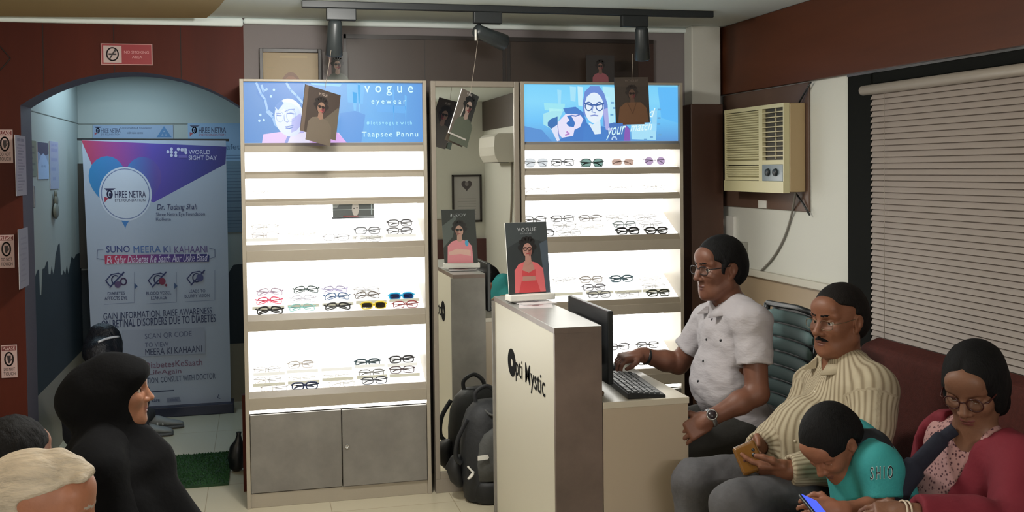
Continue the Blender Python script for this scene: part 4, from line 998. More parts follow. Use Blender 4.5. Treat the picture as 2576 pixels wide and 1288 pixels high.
# ================================================================== OFFICE CHAIR
M_teal = mat('grey_teal_leather', '#566b6b', .7, spec=.2)
t = thing('office_chair', 'high-backed office chair with a ribbed grey-teal back, behind the man in white', 'chair', (2.05, -1.24, 0))
xc, yc = 2.06, -1.245
def backx(z): return 2.20 + (z - .5) * .13
nr = 8; zb0, zt0 = .56, 1.035
for i in range(nr):
    za, zc2 = zb0 + (zt0 - zb0) * i / nr, zb0 + (zt0 - zb0) * (i + 1) / nr - .005; zm = (za + zc2) / 2
    hw_ = .215 - .012 * (i == nr - 1)
    mb = MB(); rings = []
    for y in np.linspace(yc - hw_, yc + hw_, 9):
        cvx = .03 * ((y - yc) / hw_) ** 2
        c = backx(zm) - cvx; h = (zc2 - za) / 2; e = .55 if abs(abs(y - yc) - hw_) < 1e-6 else 1
        rings.append([(c + .012 * e * math.cos(2 * PI * j / 12) + .004, y, zm + h * e * math.sin(2 * PI * j / 12)) for j in range(12)])
    mb.loft(rings); mb.build('back_rib', M_teal, t)
mb = MB()
for sy_ in (-1, 1):
    mb.tube([(backx(z) - .012, yc + sy_ * .226, z) for z in (.42, .5, .7, .9, 1.02, 1.045)] , .015, 10)
mb.tube([(backx(1.045) - .012, yc - .226, 1.045), (backx(1.05) + .012, yc, 1.05), (backx(1.045) - .012, yc + .226, 1.045)], .013, 10)
mb.prism([(backx(.5) + .012, yc - .22, .5), (backx(1.04) + .012, yc - .22, 1.04), (backx(1.04) + .012, yc + .22, 1.04), (backx(.5) + .012, yc + .22, .5)], (.012, 0, 0))
mb.build('back_frame', M_black, t)
MB().box((1.72, yc - .24, .41), (2.2, yc + .24, .485)).build('seat', M_black, t, .03, seg=4)
mb = MB(); mb.cyl((1.98, yc, .12), (1.98, yc, .41), .03, .026); mb.build('gas_column', M_chrome, t)
for i in range(5):
    a = 2 * PI * i / 5 + .3; e = (1.98 + .27 * math.cos(a), yc + .27 * math.sin(a))
    lg = MB().tube([(1.98, yc, .12), (e[0], e[1], .075)], [.026, .016], 8).build('leg', M_black, t)
    MB().lathe([(.0, -.012), (.026, -.012), (.028, 0), (.026, .012), (0, .012)], (e[0], e[1], .03), 14, 0, (math.sin(a), -math.cos(a), 0)).build('caster', M_black, lg)

# ================================================================== BACKPACK
t = thing('backpack', 'black and grey backpack standing on the floor between mirror and counter', 'backpack', (1.2, -.18, 0))
bx, by = 1.20, -.16
def ring(z, hx, hy, px=0, py=0, n=20, e=2.6):
    r = []
    for j in range(n):
        a = 2 * PI * j / n; c, s_ = math.cos(a), math.sin(a); k = (abs(c) ** e + abs(s_) ** e) ** (-1 / e)
        r.append((bx + px + hx * k * c, by + py + hy * k * s_, z))
    return r
MB().loft([ring(z, hx, hy, px, py) for z, hx, hy, px, py in ((.0, .13, .07, 0, 0), (.02, .15, .085, 0, 0), (.12, .165, .10, 0, 0), (.28, .165, .10, .0, .0), (.38, .155, .095, .0, .01), (.45, .13, .08, .0, .015), (.49, .09, .055, .0, .02), (.5, .03, .02, 0, .02))]).build('body', mat('black_nylon', '#17191d', .6, bump=('noise', 30, .3)), t)
o = .02
MB().loft([[(x, y - .062, z) for x, y, z in ring(z, hx, hy, .02, 0)] for z, hx, hy in ((.11, .02, .02), (.12, .125, .05), (.2, .13, .055), (.3, .12, .055), (.35, .09, .05), (.375, .05, .04), (.38, .01, .01))]).build('front_pocket', mat('grey_nylon', '#4a4b4a', .65, bump=('noise', 80, .2)), t)
MB().loft([[(x, y - .06, z) for x, y, z in ring(z, hx, hy, .02, 0)] for z, hx, hy in ((.003, .11, .045), (.02, .13, .055), (.09, .128, .056), (.112, .12, .05))]).build('base_panel', mat('black_base_nylon', '#0f1013', .6), t)
mb = MB(); mb.prism([(bx - .108 + .0, by - .115, z) for z in ()] or [(bx - .105, by - .119, .232), (bx - .055, by - .1225, .236), (bx - .05, by - .1225, .245), (bx - .055, by - .1225, .258), (bx - .105, by - .119, .255)], (0, -.004, 0)); mb.build('patch', M_whiteplastic, t)
MB().tube(curve([(bx - .075, by + .02, .46), (bx - .085, by + .02, .53), (bx - .03, by + .02, .565), (bx + .02, by + .02, .53), (bx + .03, by + .02, .47)]), .011, 8, flat=.6).build('top_handle', MATS['black_nylon'], t)
MB().tube(curve([(bx - .06, by - .03, .47), (bx - .02, by - .085, .44), (bx + .05, by - .09, .455), (bx + .1, by - .06, .46)]), .006, 6).build('zip', MATS['grey_nylon'], t)
MB().loft([[(bx - .2 + dx + .04 * k * math.cos(2 * PI * j / 12), by + .02 + .05 * k * math.sin(2 * PI * j / 12), z) for j in range(12)] for z, k, dx in ((.07, .4, .03), (.1, .9, .02), (.17, 1, .0), (.22, .8, .02), (.23, .2, .03))]).build('side_pouch', MATS['black_base_nylon'], t)
MB().tube(curve([(bx - .14, by - .05, .42), (bx - .19, by - .06, .33), (bx - .2, by - .05, .24), (bx - .17, by - .04, .2)]), .012, 8, flat=.4).build('shoulder_strap', MATS['black_nylon'], t)
MB().tube(curve([(bx - .15, by - .09, .2), (bx - .125, by - .105, .165), (bx - .15, by - .10, .14), (bx - .12, by - .10, .175)]), .005, 6).build('buckle_strap', M_whiteplastic, t)

# ================================================================== WHAT THE MIRROR SHOWS (far end of the room)
def MY(u, v): p = PY(u, v, 6.8); return np.array([p[0], -6.8, p[2]])
def MXr(u, v, x): p = PXx(u, v, x); return np.array([x, -p[1], p[2]])
a, b = MY(1137, 440), MY(1213, 558)
t = thing('framed_certificate', 'framed certificate with a dark heart on the far wall, seen in the mirror', 'picture', ((a[0] + b[0]) / 2, -6.79, b[2]))
x0, x1, z0, z1 = a[0], b[0], b[2], a[2]; yw = -6.798
for p, q in (((x0, yw, z0), (x0 + .022, yw + .03, z1)), ((x1 - .022, yw, z0), (x1, yw + .03, z1)), ((x0, yw, z1 - .022), (x1, yw + .03, z1)), ((x0, yw, z0), (x1, yw + .03, z0 + .022))): MB().box(p, q).build('frame_bar', M_darkframe, t, .002)
A = Art((x1 - .02, yw + .01, z1 - .02), (x0 + .02, yw + .01, z1 - .02), (x1 - .02, yw + .01, z0 + .02), (x0 + .02, yw + .01, z0 + .02))
A.bg('#a8a6a6'); P = []
for i in range(40):
    q = 2 * PI * i / 40; P.append((.5 + .2 * math.sin(q) ** 3, .2 - .12 * (13 * math.cos(q) - 5 * math.cos(2 * q) - 2 * math.cos(3 * q) - math.cos(4 * q)) / 14))
A.poly(P, '#4a4448'); A.ell(.5, .17, .07, .05, '#7d777a')
for i in range(7): A.rect(.15, .5 + i * .06, .85, .51 + i * .06, '#8e8c8e', False)
A.build('print', t)
a, b = MY(1085, 552), MY(1166, 600)
def board(A): A.bg('#a39a8c'); A.rect(.0, 0, 1, .04, '#7d7568'); A.rect(.35, .3, .5, .6, '#3a3436'); A.text('NOTICE', .2, .66, .6, .74, '#6d665c')
sheet('notice_board', 'beige notice board on the far wall, seen in the mirror', (b[0], -6.785, a[2]), (a[0], -6.785, a[2]), (b[0], -6.785, b[2]), (a[0], -6.785, b[2]), board, .012, None, 'board', M_darkwood)
tag(MB().box((a[0] - .5, -6.795, .0), (b[0] + .35, -6.74, b[2] - .005)).build('far_cupboard', mat('maroon_laminate', '#4f2a2a', .4), None, .004), 'low maroon cupboard against the far wall, seen in the mirror', 'cupboard')
# split air conditioner on the right wall, behind the camera
xa = 2.45
a = MXr(1206, 345, xa); b = MXr(1240, 405, xa)
yN, yF = MXr(1243, 345, xa)[1], MXr(1206, 345, xa)[1]
zN, zL = MXr(1243, 335, xa)[2], MXr(1243, 408, xa)[2]
t = thing('split_air_conditioner', 'white split air conditioner on the wall, seen in the mirror', 'air conditioner', (2.56, (yN + yF) / 2, zL))
if yF > yN: yN, yF = yF, yN
yF = min(yF, yN - .75)
MB().loft([[(2.679, y, zL), (xa + .05, y, zL), (xa + .01, y, zL + .07), (xa, y, zL + .16), (xa + .01, y, zN - .03), (xa + .05, y, zN), (2.679, y, zN)] for y in (yF, yN)], smooth=False).build('case', mat('split_white', '#c9c6bd', .4), t, .006)
MB().box((xa + .055, yF + .05, zL - .004), (2.62, yN - .05, zL + .001)).build('outlet_flap', M_black, t)
tag(MB().tube([(2.665, yN - .1, zL), (2.665, yN - .12, zL - .4), (2.66, yN - .18, zL - .75)], .012, 8).build('drain_pipe', mat('grey_pipe', '#8c857a', .5)), 'pipe hanging below the split air conditioner, seen in the mirror', 'pipe')

# ================================================================== SPECTACLES
M_lens = glass('clear_lens', (1, 1, 1), .93, .04)
def outline(st, sx, n=24):
    P = []
    for i in range(n):
        a = 2 * PI * i / n; c, s_ = math.cos(a), math.sin(a)
        if st == 'round': x, z = .0235 * c, .0215 * s_
        elif st == 'pilot': k = (abs(c) ** 2.6 + abs(s_) ** 2.6) ** (-1 / 2.6); x, z = .028 * k * c * (1.06 if s_ > 0 else .88), .023 * k * s_ + .0 * c
        elif st == 'arc': k = (abs(c) ** 3 + abs(s_) ** 3) ** (-1 / 3); x = .026 * k * c; z = .0145 * k * s_ + .006 * (1 - ((sx * .033 + x) / .066) ** 2 * 2.4)
        else: k = (abs(c) ** 3.4 + abs(s_) ** 3.4) ** (-1 / 3.4); x, z = .027 * k * c, .0165 * k * s_
        P.append((sx * .034 + x, z))
    return P
GM = {}
def glasses_mesh(st, bold, col, lens):
    key = (st, bold, col, lens)
    if key in GM: return GM[key]
    fm = mat('frame_' + col.lstrip('#'), col, .35); r = {0: .0012, 1: .0021, 2: .0032}[bold]
    yw_ = lambda x: .10 * x * x * 10
    mb = MB()
    for sx in (-1, 1):
        o = outline(st, sx); mb.tube([(x, yw_(x), z) for x, z in o], r, 6, closed=True)
        if bold or st == 'arc':
            tp = sorted([(x, z) for x, z in o if z > .35 * max(q[1] for q in o)], key=lambda q: q[0]); mb.tube([(x, yw_(x) - .0004, z + r * .6) for x, z in tp], r * 1.25, 6)
        ex = sx * .064; mb.tube([(sx * .060, yw_(.06), .009), (sx * .0665, yw_(.066) + .001, .010), (sx * .067, yw_(.066) + .006, .010)], r * 1.3, 6)
        mb.tube([(sx * .0085, yw_(.008), -.004), (sx * .0075, .004, -.009)], .0016, 6)
    mb.tube([(-.0075, .0005, .005), (-.004, -.001, .0075), (.004, -.001, .0075), (.0075, .0005, .005)], r * 1.3, 6)
    f = mb.build('frame', fm, None, 0, True)
    out = [('frame', f.data)]; bpy.data.objects.remove(f)
    lm = M_lens if lens is None else glass('lens_' + lens.lstrip('#'), lens, .8, .08)
    for sx in (-1, 1):
        mb = MB(); mb.prism([(x, yw_(x) + .0002, z) for x, z in outline(st, sx)], (0, .001, 0)); o = mb.build('lens', lm, None, 0, True); out.append(('lens', o.data)); bpy.data.objects.remove(o)
    for sx in (-1, 1):
        mb = MB(); dy = .008 if sx > 0 else .0125
        mb.tube([(sx * .067, yw_(.066) + .004, .010), (sx * .062, yw_(.06) + dy, .009), (sx * .0, dy + .006, .005), (-sx * .035, dy + .007, .001), (-sx * .052, dy + .009, -.008), (-sx * .058, dy + .010, -.016)], [r * 1.2] * 3 + [r * 1.4] * 3, 6)
        o = mb.build('temple', fm, None, 0, True); out.append(('temple', o.data)); bpy.data.objects.remove(o)
    GM[key] = out; return out
def spectacles(u, v, k, st, bold, col, cname, lens, where, shelf_group, scale=1.0):
    p = on_tray(u, v, k, .017)
    kind = {'round': 'round', 'rect': 'rectangular', 'pilot': 'large-lensed', 'arc': 'arched'}[st]
    obj_kind = 'sunglasses' if lens else 'spectacles'
    o = thing('sunglasses' if lens else 'spectacles', '%s %s %s, %s' % (cname, kind, obj_kind, where), 'glasses', p, shelf_group, Matrix.Rotation(-.35 if k > 1 else -.08, 3, 'X').to_euler())
    o.scale = (scale, scale, scale)
    if k < 2:
        zb = BAYS[k][1] + .004; R_ = WM[o]
        st_ = MB().box((p[0] - .006, p[1] + .004, zb), (p[0] + .006, p[1] + .008, max(zb + .004, p[2] - .004))).build('display_stand', glass('acrylic_block', (.95, .97, .98), .93, .05), o)
    for nm, me in glasses_mesh(st, bold, col, lens):
        c = bpy.data.objects.new(nm, me); COL.objects.link(c); c.parent = o
PALE, FAINT = '#b9b6b4', '#d5d3d0'
LC, RC = 'left cabinet', 'right cabinet'
G_ = [ # u, v, bay, style, bold, colour, name, lens, where
 (670, 485, 1, 'rect', 0, FAINT, 'faint pale', None, 'alone on the second shelf of the left cabinet'),
 (667, 572, 2, 'rect', 0, PALE, 'thin pale', None, 'back tier of the third shelf, left cabinet, far left'),
 (667, 592, 2, 'rect', 0, '#a29a98', 'thin grey', None, 'front tier of the third shelf, left cabinet, far left'),
 (760, 590, 2, 'rect', 0, FAINT, 'faint pale', None, 'third shelf of the left cabinet, second column'),
 (846, 597, 2, 'rect', 0, '#7d7a7c', 'fine grey', None, 'third shelf of the left cabinet, middle column'),
 (925, 580, 2, 'rect', 1, '#5d5c60', 'dark grey', None, 'third shelf of the left cabinet, fourth column, upper'),
 (926, 600, 2, 'rect', 0, '#a8a6a4', 'light grey', None, 'third shelf of the left cabinet, fourth column, lower'),
 (1006, 561, 2, 'rect', 1, '#454247', 'charcoal', None, 'third shelf of the left cabinet, far right, upper'),
 (1006, 581, 2, 'rect', 1, '#4e4c50', 'smoke grey', None, 'third shelf of the left cabinet, far right, lower'),
 (679, 735, 3, 'arc', 1, '#a593a8', 'lilac', None, 'back tier of the fourth shelf, left cabinet, far left'),
 (770, 729, 3, 'arc', 1, '#2f4444', 'dark green', None, 'back tier of the fourth shelf, left cabinet, second column'),
 (842, 729, 3, 'arc', 1, '#aaa3c4', 'pale violet', None, 'back tier of the fourth shelf, left cabinet, middle column'),
 (922, 730, 3, 'rect', 0, '#84807f', 'thin grey', None, 'back tier of the fourth shelf, left cabinet, fourth column'),
 (677, 757, 3, 'arc', 1, '#d2375f', 'pink', None, 'middle tier of the fourth shelf, left cabinet, far left'),
 (762, 752, 3, 'arc', 0, '#a4a0b0', 'pale grey', None, 'middle tier of the fourth shelf, left cabinet, second column'),
 (848, 746, 3, 'arc', 1, '#2a4f7e', 'blue', None, 'middle tier of the fourth shelf, left cabinet, middle column'),
 (924, 743, 3, 'arc', 1, '#5e5450', 'grey-brown', None, 'middle tier of the fourth shelf, left cabinet, fourth column'),
 (1010, 745, 3, 'rect', 2, '#1fa5d8', 'bright blue', '#1b6fa0', 'fourth shelf of the left cabinet, far right'),
 (679, 781, 3, 'arc', 2, '#131518', 'bold black', None, 'front tier of the fourth shelf, left cabinet, far left'),
 (760, 774, 3, 'arc', 1, '#8cc4c2', 'mint', None, 'front tier of the fourth shelf, left cabinet, second column'),
 (850, 771, 3, 'arc', 2, '#2b2b2e', 'black', None, 'front tier of the fourth shelf, left cabinet, middle column'),
 (940, 768, 3, 'rect', 2, '#d8c23c', 'yellow', '#6a5a20', 'front tier of the fourth shelf, left cabinet, fourth column'),
 (1020, 766, 3, 'rect', 1, '#8d2f30', 'red', None, 'front tier of the fourth shelf, left cabinet, far right'),
 (672, 931, 4, 'rect', 0, '#9a9795', 'thin grey', None, 'back tier of the fifth shelf, left cabinet, far left'),
 (757, 917, 4, 'rect', 1, '#b1a9a4', 'pale', None, 'back tier of the fifth shelf, left cabinet, second column'),
 (925, 912, 4, 'rect', 2, '#27404c', 'dark teal', None, 'back tier of the fifth shelf, left cabinet, fourth column'),
 (1011, 904, 4, 'rect', 2, '#2e2d33', 'dark', None, 'back tier of the fifth shelf, left cabinet, far right'),
 (673, 957, 4, 'rect', 0, '#a19e9c', 'fine grey', None, 'middle tier of the fifth shelf, left cabinet, far left'),
 (760, 952, 4, 'rect', 0, FAINT, 'faint', None, 'middle tier of the fifth shelf, left cabinet, second column'),
 (848, 946, 4, 'rect', 0, FAINT, 'faint', None, 'middle tier of the fifth shelf, left cabinet, middle column'),
 (935, 938, 4, 'rect', 1, '#7d7c7c', 'mid grey', None, 'middle tier of the fifth shelf, left cabinet, fourth column'),
 (1012, 930, 4, 'rect', 1, '#4c3a40', 'dark plum', None, 'middle tier of the fifth shelf, left cabinet, far right'),
 (690, 977, 4, 'rect', 0, '#b9b5b2', 'pale', None, 'front tier of the fifth shelf, left cabinet, far left'),
 (767, 971, 4, 'rect', 2, '#18284e', 'navy', None, 'front tier of the fifth shelf, left cabinet, second column'),
 (860, 965, 4, 'rect', 0, FAINT, 'faint', None, 'front tier of the fifth shelf, left cabinet, middle column'),
 (942, 957, 4, 'rect', 1, '#3a3d48', 'slate', None, 'front tier of the fifth shelf, left cabinet, fourth column'),
 (1350, 410, 0, 'pilot', 0, '#b5b8bc', 'pale clear', '#b9bcc0', 'top shelf of the right cabinet, far left'),
 (1416, 409, 0, 'rect', 1, '#3b3f44', 'dark-browed', None, 'top shelf of the right cabinet, second column'),
 (1490, 411, 0, 'pilot', 1, '#3e4c4c', 'grey-green', '#8da09e', 'top shelf of the right cabinet, middle column'),
 (1567, 408, 0, 'rect', 0, '#bcaea9', 'pale brown', '#b0a39e', 'top shelf of the right cabinet, fourth column'),
 (1648, 405, 0, 'round', 0, '#a79bb0', 'lilac', '#aa9fb2', 'top shelf of the right cabinet, far right'),
 (1352, 477, 1, 'rect', 0, '#b0adab', 'thin pale', None, 'second shelf of the right cabinet, far left'),
 (1563, 473, 1, 'rect', 0, '#b7b4b2', 'thin faint', None, 'second shelf of the right cabinet, fourth column'),
 (1648, 471, 1, 'rect', 0, '#bab7b5', 'thin faint', None, 'second shelf of the right cabinet, far right'),
 (1345, 553, 2, 'rect', 1, '#4d4d50', 'dark grey', None, 'back tier of the third shelf, right cabinet, far left'),
 (1416, 550, 2, 'rect', 1, '#56565a', 'grey', None, 'back tier of the third shelf, right cabinet, second column'),
 (1486, 549, 2, 'rect', 1, '#807c7c', 'soft grey', None, 'back tier of the third shelf, right cabinet, middle column'),
 (1553, 548, 2, 'rect', 0, '#a5a3a2', 'pale', None, 'back tier of the third shelf, right cabinet, fourth column'),
 (1625, 547, 2, 'rect', 0, '#95918f', 'pale grey', None, 'back tier of the third shelf, right cabinet, far right'),
 (1421, 568, 2, 'rect', 0, '#8d8b8a', 'thin grey', None, 'middle tier of the third shelf, right cabinet, second column'),
 (1490, 572, 2, 'rect', 0, FAINT, 'faint', None, 'middle tier of the third shelf, right cabinet, middle column'),
 (1572, 565, 2, 'rect', 1, '#7f8a8c', 'blue-grey', None, 'middle tier of the third shelf, right cabinet, fourth column'),
 (1640, 565, 2, 'rect', 0, '#918f8e', 'fine grey', None, 'middle tier of the third shelf, right cabinet, far right'),
 (1365, 586, 2, 'rect', 1, '#444549', 'dark', None, 'front tier of the third shelf, right cabinet, half behind the poster'),
 (1432, 585, 2, 'rect', 0, '#a09e9c', 'pale', None, 'front tier of the third shelf, right cabinet, beside the poster'),
 (1580, 581, 2, 'rect', 2, '#0f1114', 'bold black', None, 'front tier of the third shelf, right cabinet, fourth column'),
 (1652, 580, 2, 'rect', 2, '#2c2b2b', 'black', None, 'front tier of the third shelf, right cabinet, far right'),
 (1420, 705, 3, 'rect', 0, '#b3b1b0', 'pale', None, 'back tier of the fourth shelf, right cabinet, beside the poster'),
 (1488, 703, 3, 'rect', 1, '#8c847e', 'brown-grey', None, 'back tier of the fourth shelf, right cabinet, middle column'),
 (1564, 701, 3, 'rect', 2, '#34505c', 'dark blue-green', None, 'back tier of the fourth shelf, right cabinet, fourth column'),
 (1637, 704, 3, 'rect', 0, FAINT, 'faint', None, 'back tier of the fourth shelf, right cabinet, far right'),
 (1495, 723, 3, 'rect', 1, '#5a5860', 'dark grey', None, 'middle tier of the fourth shelf, right cabinet, middle column'),
 (1645, 720, 3, 'rect', 0, '#b0aeac', 'thin pale', None, 'middle tier of the fourth shelf, right cabinet, far right'),
 (1508, 741, 3, 'rect', 1, '#6a6a6e', 'grey', None, 'front tier of the fourth shelf, right cabinet, middle column'),
 (1580, 739, 3, 'rect', 0, '#a3a1a0', 'pale', None, 'front tier of the fourth shelf, right cabinet, fourth column'),
 (1657, 737, 3, 'rect', 2, '#3b4034', 'dark olive', None, 'front tier of the fourth shelf, right cabinet, far right'),
 (1556, 872, 4, 'rect', 1, '#4a474c', 'dark', None, 'fifth shelf of the right cabinet, just above the typing hand'),
 (1630, 868, 4, 'rect', 1, '#3d3b3e', 'charcoal', None, 'fifth shelf of the right cabinet, right of the typing hand'),
 (1600, 911, 4, 'rect', 1, '#4b4640', 'brown-black', None, 'front tier of the fifth shelf, right cabinet, under the forearm'),
]
for u, v, k, st, bold, col, cn, lens, where in G_:
    spectacles(u, v, k, st, bold, col, cn, lens, where, '%s shelf %s' % ('spectacles on the', ('top', 'second', 'third', 'fourth', 'fifth')[k]) + (' of the left cabinet' if u < 1200 else ' of the right cabinet'))
# little acrylic picture block on the third shelf
zA = BAYS[2]
p = PY(888, 548, .13); x0, x1 = PY(835, 540, .13)[0], PY(941, 540, .13)[0]; zl = PY(888, 549, .13)[2]
t = thing('display_block', 'clear acrylic block with a small portrait, third shelf of the left cabinet', 'display stand', ((x0 + x1) / 2, .13, zl))
zr = 1.292 + (.13 - .036) * .5
MB().box((x0, .11, zr), (x1, .15, zl + .001)).build('stand_base', glass('acrylic_block', (.95, .97, .98), .93, .05), t)
MB().box((x0, .11, zl), (x1, .112, zl + .10)).build('front_sheet', glass('acrylic_block', (.95, .97, .98), .93, .05), t)
MB().box((x0, .109, zl), (x1, .151, zl + .007)).build('base_bar', mat('block_dark_base', '#3c3f44', .4), t)
A = Art((x0 + .003, .1095, zl + .10), (x1 - .003, .1095, zl + .10), (x0 + .003, .1095, zl + .008), (x1 - .003, .1095, zl + .008), step=.0001)
A.bg('#70787c'); A.rect(.0, .58, 1, .62, '#c4d3d8'); A.poly([(0, 0), (.25, 0), (.1, .5), (0, .5)], '#a9b1b4'); A.ell(.55, .55, .085, .42, '#e8e4e2'); A.rect(.5, .5, .535, .56, '#3a3a3c', False); A.rect(.57, .48, .605, .54, '#3a3a3c', False); A.k += 1; A.rect(.25, .93, .62, 1, '#8e3a3c')
A.rect(.93, .0, .96, .9, '#cfe0ea'); A.build('portrait', t)
# ================================================================== PEOPLE: smooth implicit surfaces, meshed as one continuous skin
V3 = lambda *a: np.array(a, float)
def unit(v): v = np.asarray(v, float); return v / np.linalg.norm(v)
def basis(f, up=(0, 0, 1)):
    f = unit(f); l = unit(np.cross(up, f)); u = np.cross(f, l); return np.stack([f, l, u], 1)
class SDF:
    def __init__(s, h=.010): s.p = []; s.z = []; s.h = h; s.noise = []
    def rc(s, a, b, ra, rb, k=.02, id=0, op='+'): s.p.append(('rc', np.array(a, float), np.array(b, float), ra, rb, k, id, op)); return s
    def el(s, c, r, R=None, k=.02, id=0, op='+'): s.p.append(('el', np.array(c, float), np.array(r, float) if hasattr(r, '__len__') else V3(r, r, r), R, 0, k, id, op)); return s
    def bx(s, c, hf, R=None, rad=.01, k=.01, id=0, op='+'): s.p.append(('bx', np.array(c, float), np.array(hf, float), R, rad, k, id, op)); return s
    def chain(s, P, r, k=.02, id=0):
        for i in range(len(P) - 1): s.rc(P[i], P[i + 1], r[i], r[i + 1], k, id)
        return s
    def zone(s, c, hf, h): s.z.append((np.array(c, float), np.array(hf, float) if hasattr(hf, '__len__') else V3(hf, hf, hf), h)); return s
    def wrinkle(s, amp, freq, d=(1, 1, 1), seed=0): s.noise.append((amp, freq, d, seed)); return s
    def _bb(s, q):
        t, a, b, c = q[:4]
        if t == 'rc': m = max(q[3], q[4]); return np.minimum(a, b) - m, np.maximum(a, b) + m
        if t == 'el': m = b if c is None else np.sqrt(((c * b[None, :]) ** 2).sum(1)); return a - m, a + m
        m = (b if c is None else np.abs(c) @ b) + q[4]; return a - m, a + m
    def mesh(s):
        lo = np.min([s._bb(q)[0] for q in s.p if q[7] == '+'], 0) - .03; hi = np.max([s._bb(q)[1] for q in s.p if q[7] == '+'], 0) + .03
        ax = []
        for d in range(3):
            x = lo[d]; L = [x]
            while x < hi[d]:
                h = s.h
                for c, hf, hz in s.z:
                    if c[d] - hf[d] - s.h <= x <= c[d] + hf[d]: h = min(h, hz)
                x += h; L.append(x)
            ax.append(np.array(L, np.float32))
        X, Y, Z = ax; n = [len(a) for a in ax]
        Fd = np.full(n, 1.0, np.float32); ID = np.zeros(n, np.int8)
        for q in s.p:
            t, a, b, c, r4, k, id, op = q
            bl, bh = s._bb(q); m = .04 + k
            i = [(int(np.searchsorted(ax[d], bl[d] - m)), int(np.searchsorted(ax[d], bh[d] + m))) for d in range(3)]
            if any(j1 <= j0 for j0, j1 in i): continue
            sl = tuple(slice(j0, j1) for j0, j1 in i)
            x = X[sl[0]][:, None, None] - a[0]; y = Y[sl[1]][None, :, None] - a[1]; z = Z[sl[2]][None, None, :] - a[2]
            if t == 'rc':
                ba = b - a; L2 = float(ba @ ba) + 1e-12
                tt = np.clip((x * ba[0] + y * ba[1] + z * ba[2]) / L2, 0, 1)
                d = np.sqrt((x - tt * ba[0]) ** 2 + (y - tt * ba[1]) ** 2 + (z - tt * ba[2]) ** 2) - (c + tt * (r4 - c))
            else:
                if c is not None:
                    x, y, z = x * c[0, 0] + y * c[1, 0] + z * c[2, 0], x * c[0, 1] + y * c[1, 1] + z * c[2, 1], x * c[0, 2] + y * c[1, 2] + z * c[2, 2]
                if t == 'el':
                    k0 = np.sqrt((x / b[0]) ** 2 + (y / b[1]) ** 2 + (z / b[2]) ** 2); k1 = np.sqrt((x / b[0] ** 2) ** 2 + (y / b[1] ** 2) ** 2 + (z / b[2] ** 2) ** 2)
                    d = k0 * (k0 - 1) / np.maximum(k1, 1e-6)
                else:
                    qx, qy, qz = np.abs(x) - b[0], np.abs(y) - b[1], np.abs(z) - b[2]
                    d = np.sqrt(np.maximum(qx, 0) ** 2 + np.maximum(qy, 0) ** 2 + np.maximum(qz, 0) ** 2) + np.minimum(np.maximum(qx, np.maximum(qy, qz)), 0) - r4
            d = d.astype(np.float32); f = Fd[sl]
            if op == '+':
                w = d < f + (.001 if id else 0); ID[sl] = np.where(w, id, ID[sl])
                h = np.maximum(k - np.abs(f - d), 0) / max(k, 1e-6); Fd[sl] = np.minimum(f, d) - h * h * k * .25
            elif op == '-':
                d = -d; h = np.maximum(k - np.abs(f - d), 0) / max(k, 1e-6); Fd[sl] = np.maximum(f, d) + h * h * k * .25
            elif op == 'id':
                ID[sl] = np.where(d < 0, id, ID[sl])
        for amp, fr, dr, sd in s.noise:
            x = X[:, None, None]; y = Y[None, :, None]; z = Z[None, None, :]
            a_ = np.sin(x * fr * dr[0] + 2.1 * np.sin(y * fr * .43 + sd) + sd); b_ = np.sin(y * fr * dr[1] + 1.7 * np.sin(z * fr * .37 + sd * 2)); c_ = np.sin(z * fr * dr[2] + 1.9 * np.sin(x * fr * .51 + sd * 3) + 1.3 * np.sin(y * fr * .7))
            Fd += (amp * (a_ * b_ + c_) * .6).astype(np.float32)
        # surface nets
        In = Fd < 0
        cnt = np.zeros([m - 1 for m in n], np.int8)
        for dx in (0, 1):
            for dy in (0, 1):
                for dz in (0, 1): cnt += In[dx:n[0] - 1 + dx, dy:n[1] - 1 + dy, dz:n[2] - 1 + dz]
        act = (cnt > 0) & (cnt < 8)
        ci = np.argwhere(act); idx = np.full(act.shape, -1, np.int64); idx[act] = np.arange(len(ci))
        acc = np.zeros((len(ci), 3)); wt = np.zeros(len(ci))
        cor = [(0, 0, 0), (1, 0, 0), (0, 1, 0), (1, 1, 0), (0, 0, 1), (1, 0, 1), (0, 1, 1), (1, 1, 1)]
        P = [np.stack([ax[d][ci[:, d] + c[d]] for d in range(3)], 1) for c in cor]; Vv = [Fd[ci[:, 0] + c[0], ci[:, 1] + c[1], ci[:, 2] + c[2]] for c in cor]
        for a in range(8):
            for b in range(a + 1, 8):
                if sum(abs(cor[a][j] - cor[b][j]) for j in range(3)) != 1: continue
                m = (Vv[a] < 0) != (Vv[b] < 0); t = np.where(m, Vv[a] / np.where(m, Vv[a] - Vv[b], 1), 0)
                acc += np.where(m[:, None], P[a] + t[:, None] * (P[b] - P[a]), 0); wt += m
        vert = acc / np.maximum(wt, 1)[:, None]
        faces = []; fid = []
        for d in range(3):
            o1, o2 = (d + 1) % 3, (d + 2) % 3
            A_ = [slice(None)] * 3; B_ = [slice(None)] * 3; A_[d] = slice(0, n[d] - 1); B_[d] = slice(1, n[d])
            ch = In[tuple(A_)] != In[tuple(B_)]; e = np.argwhere(ch)
            ok = (e[:, o1] > 0) & (e[:, o2] > 0) & (e[:, o1] < n[o1] - 1) & (e[:, o2] < n[o2] - 1); e = e[ok]
            def cell(s1, s2): c = e.copy(); c[:, o1] -= s1; c[:, o2] -= s2; return idx[c[:, 0], c[:, 1], c[:, 2]]
            q = np.stack([cell(1, 1), cell(0, 1), cell(0, 0), cell(1, 0)], 1)
            ins = In[e[:, 0], e[:, 1], e[:, 2]]; q = np.where(ins[:, None], q, q[:, ::-1])
            e2 = e.copy(); e2[:, d] += 1
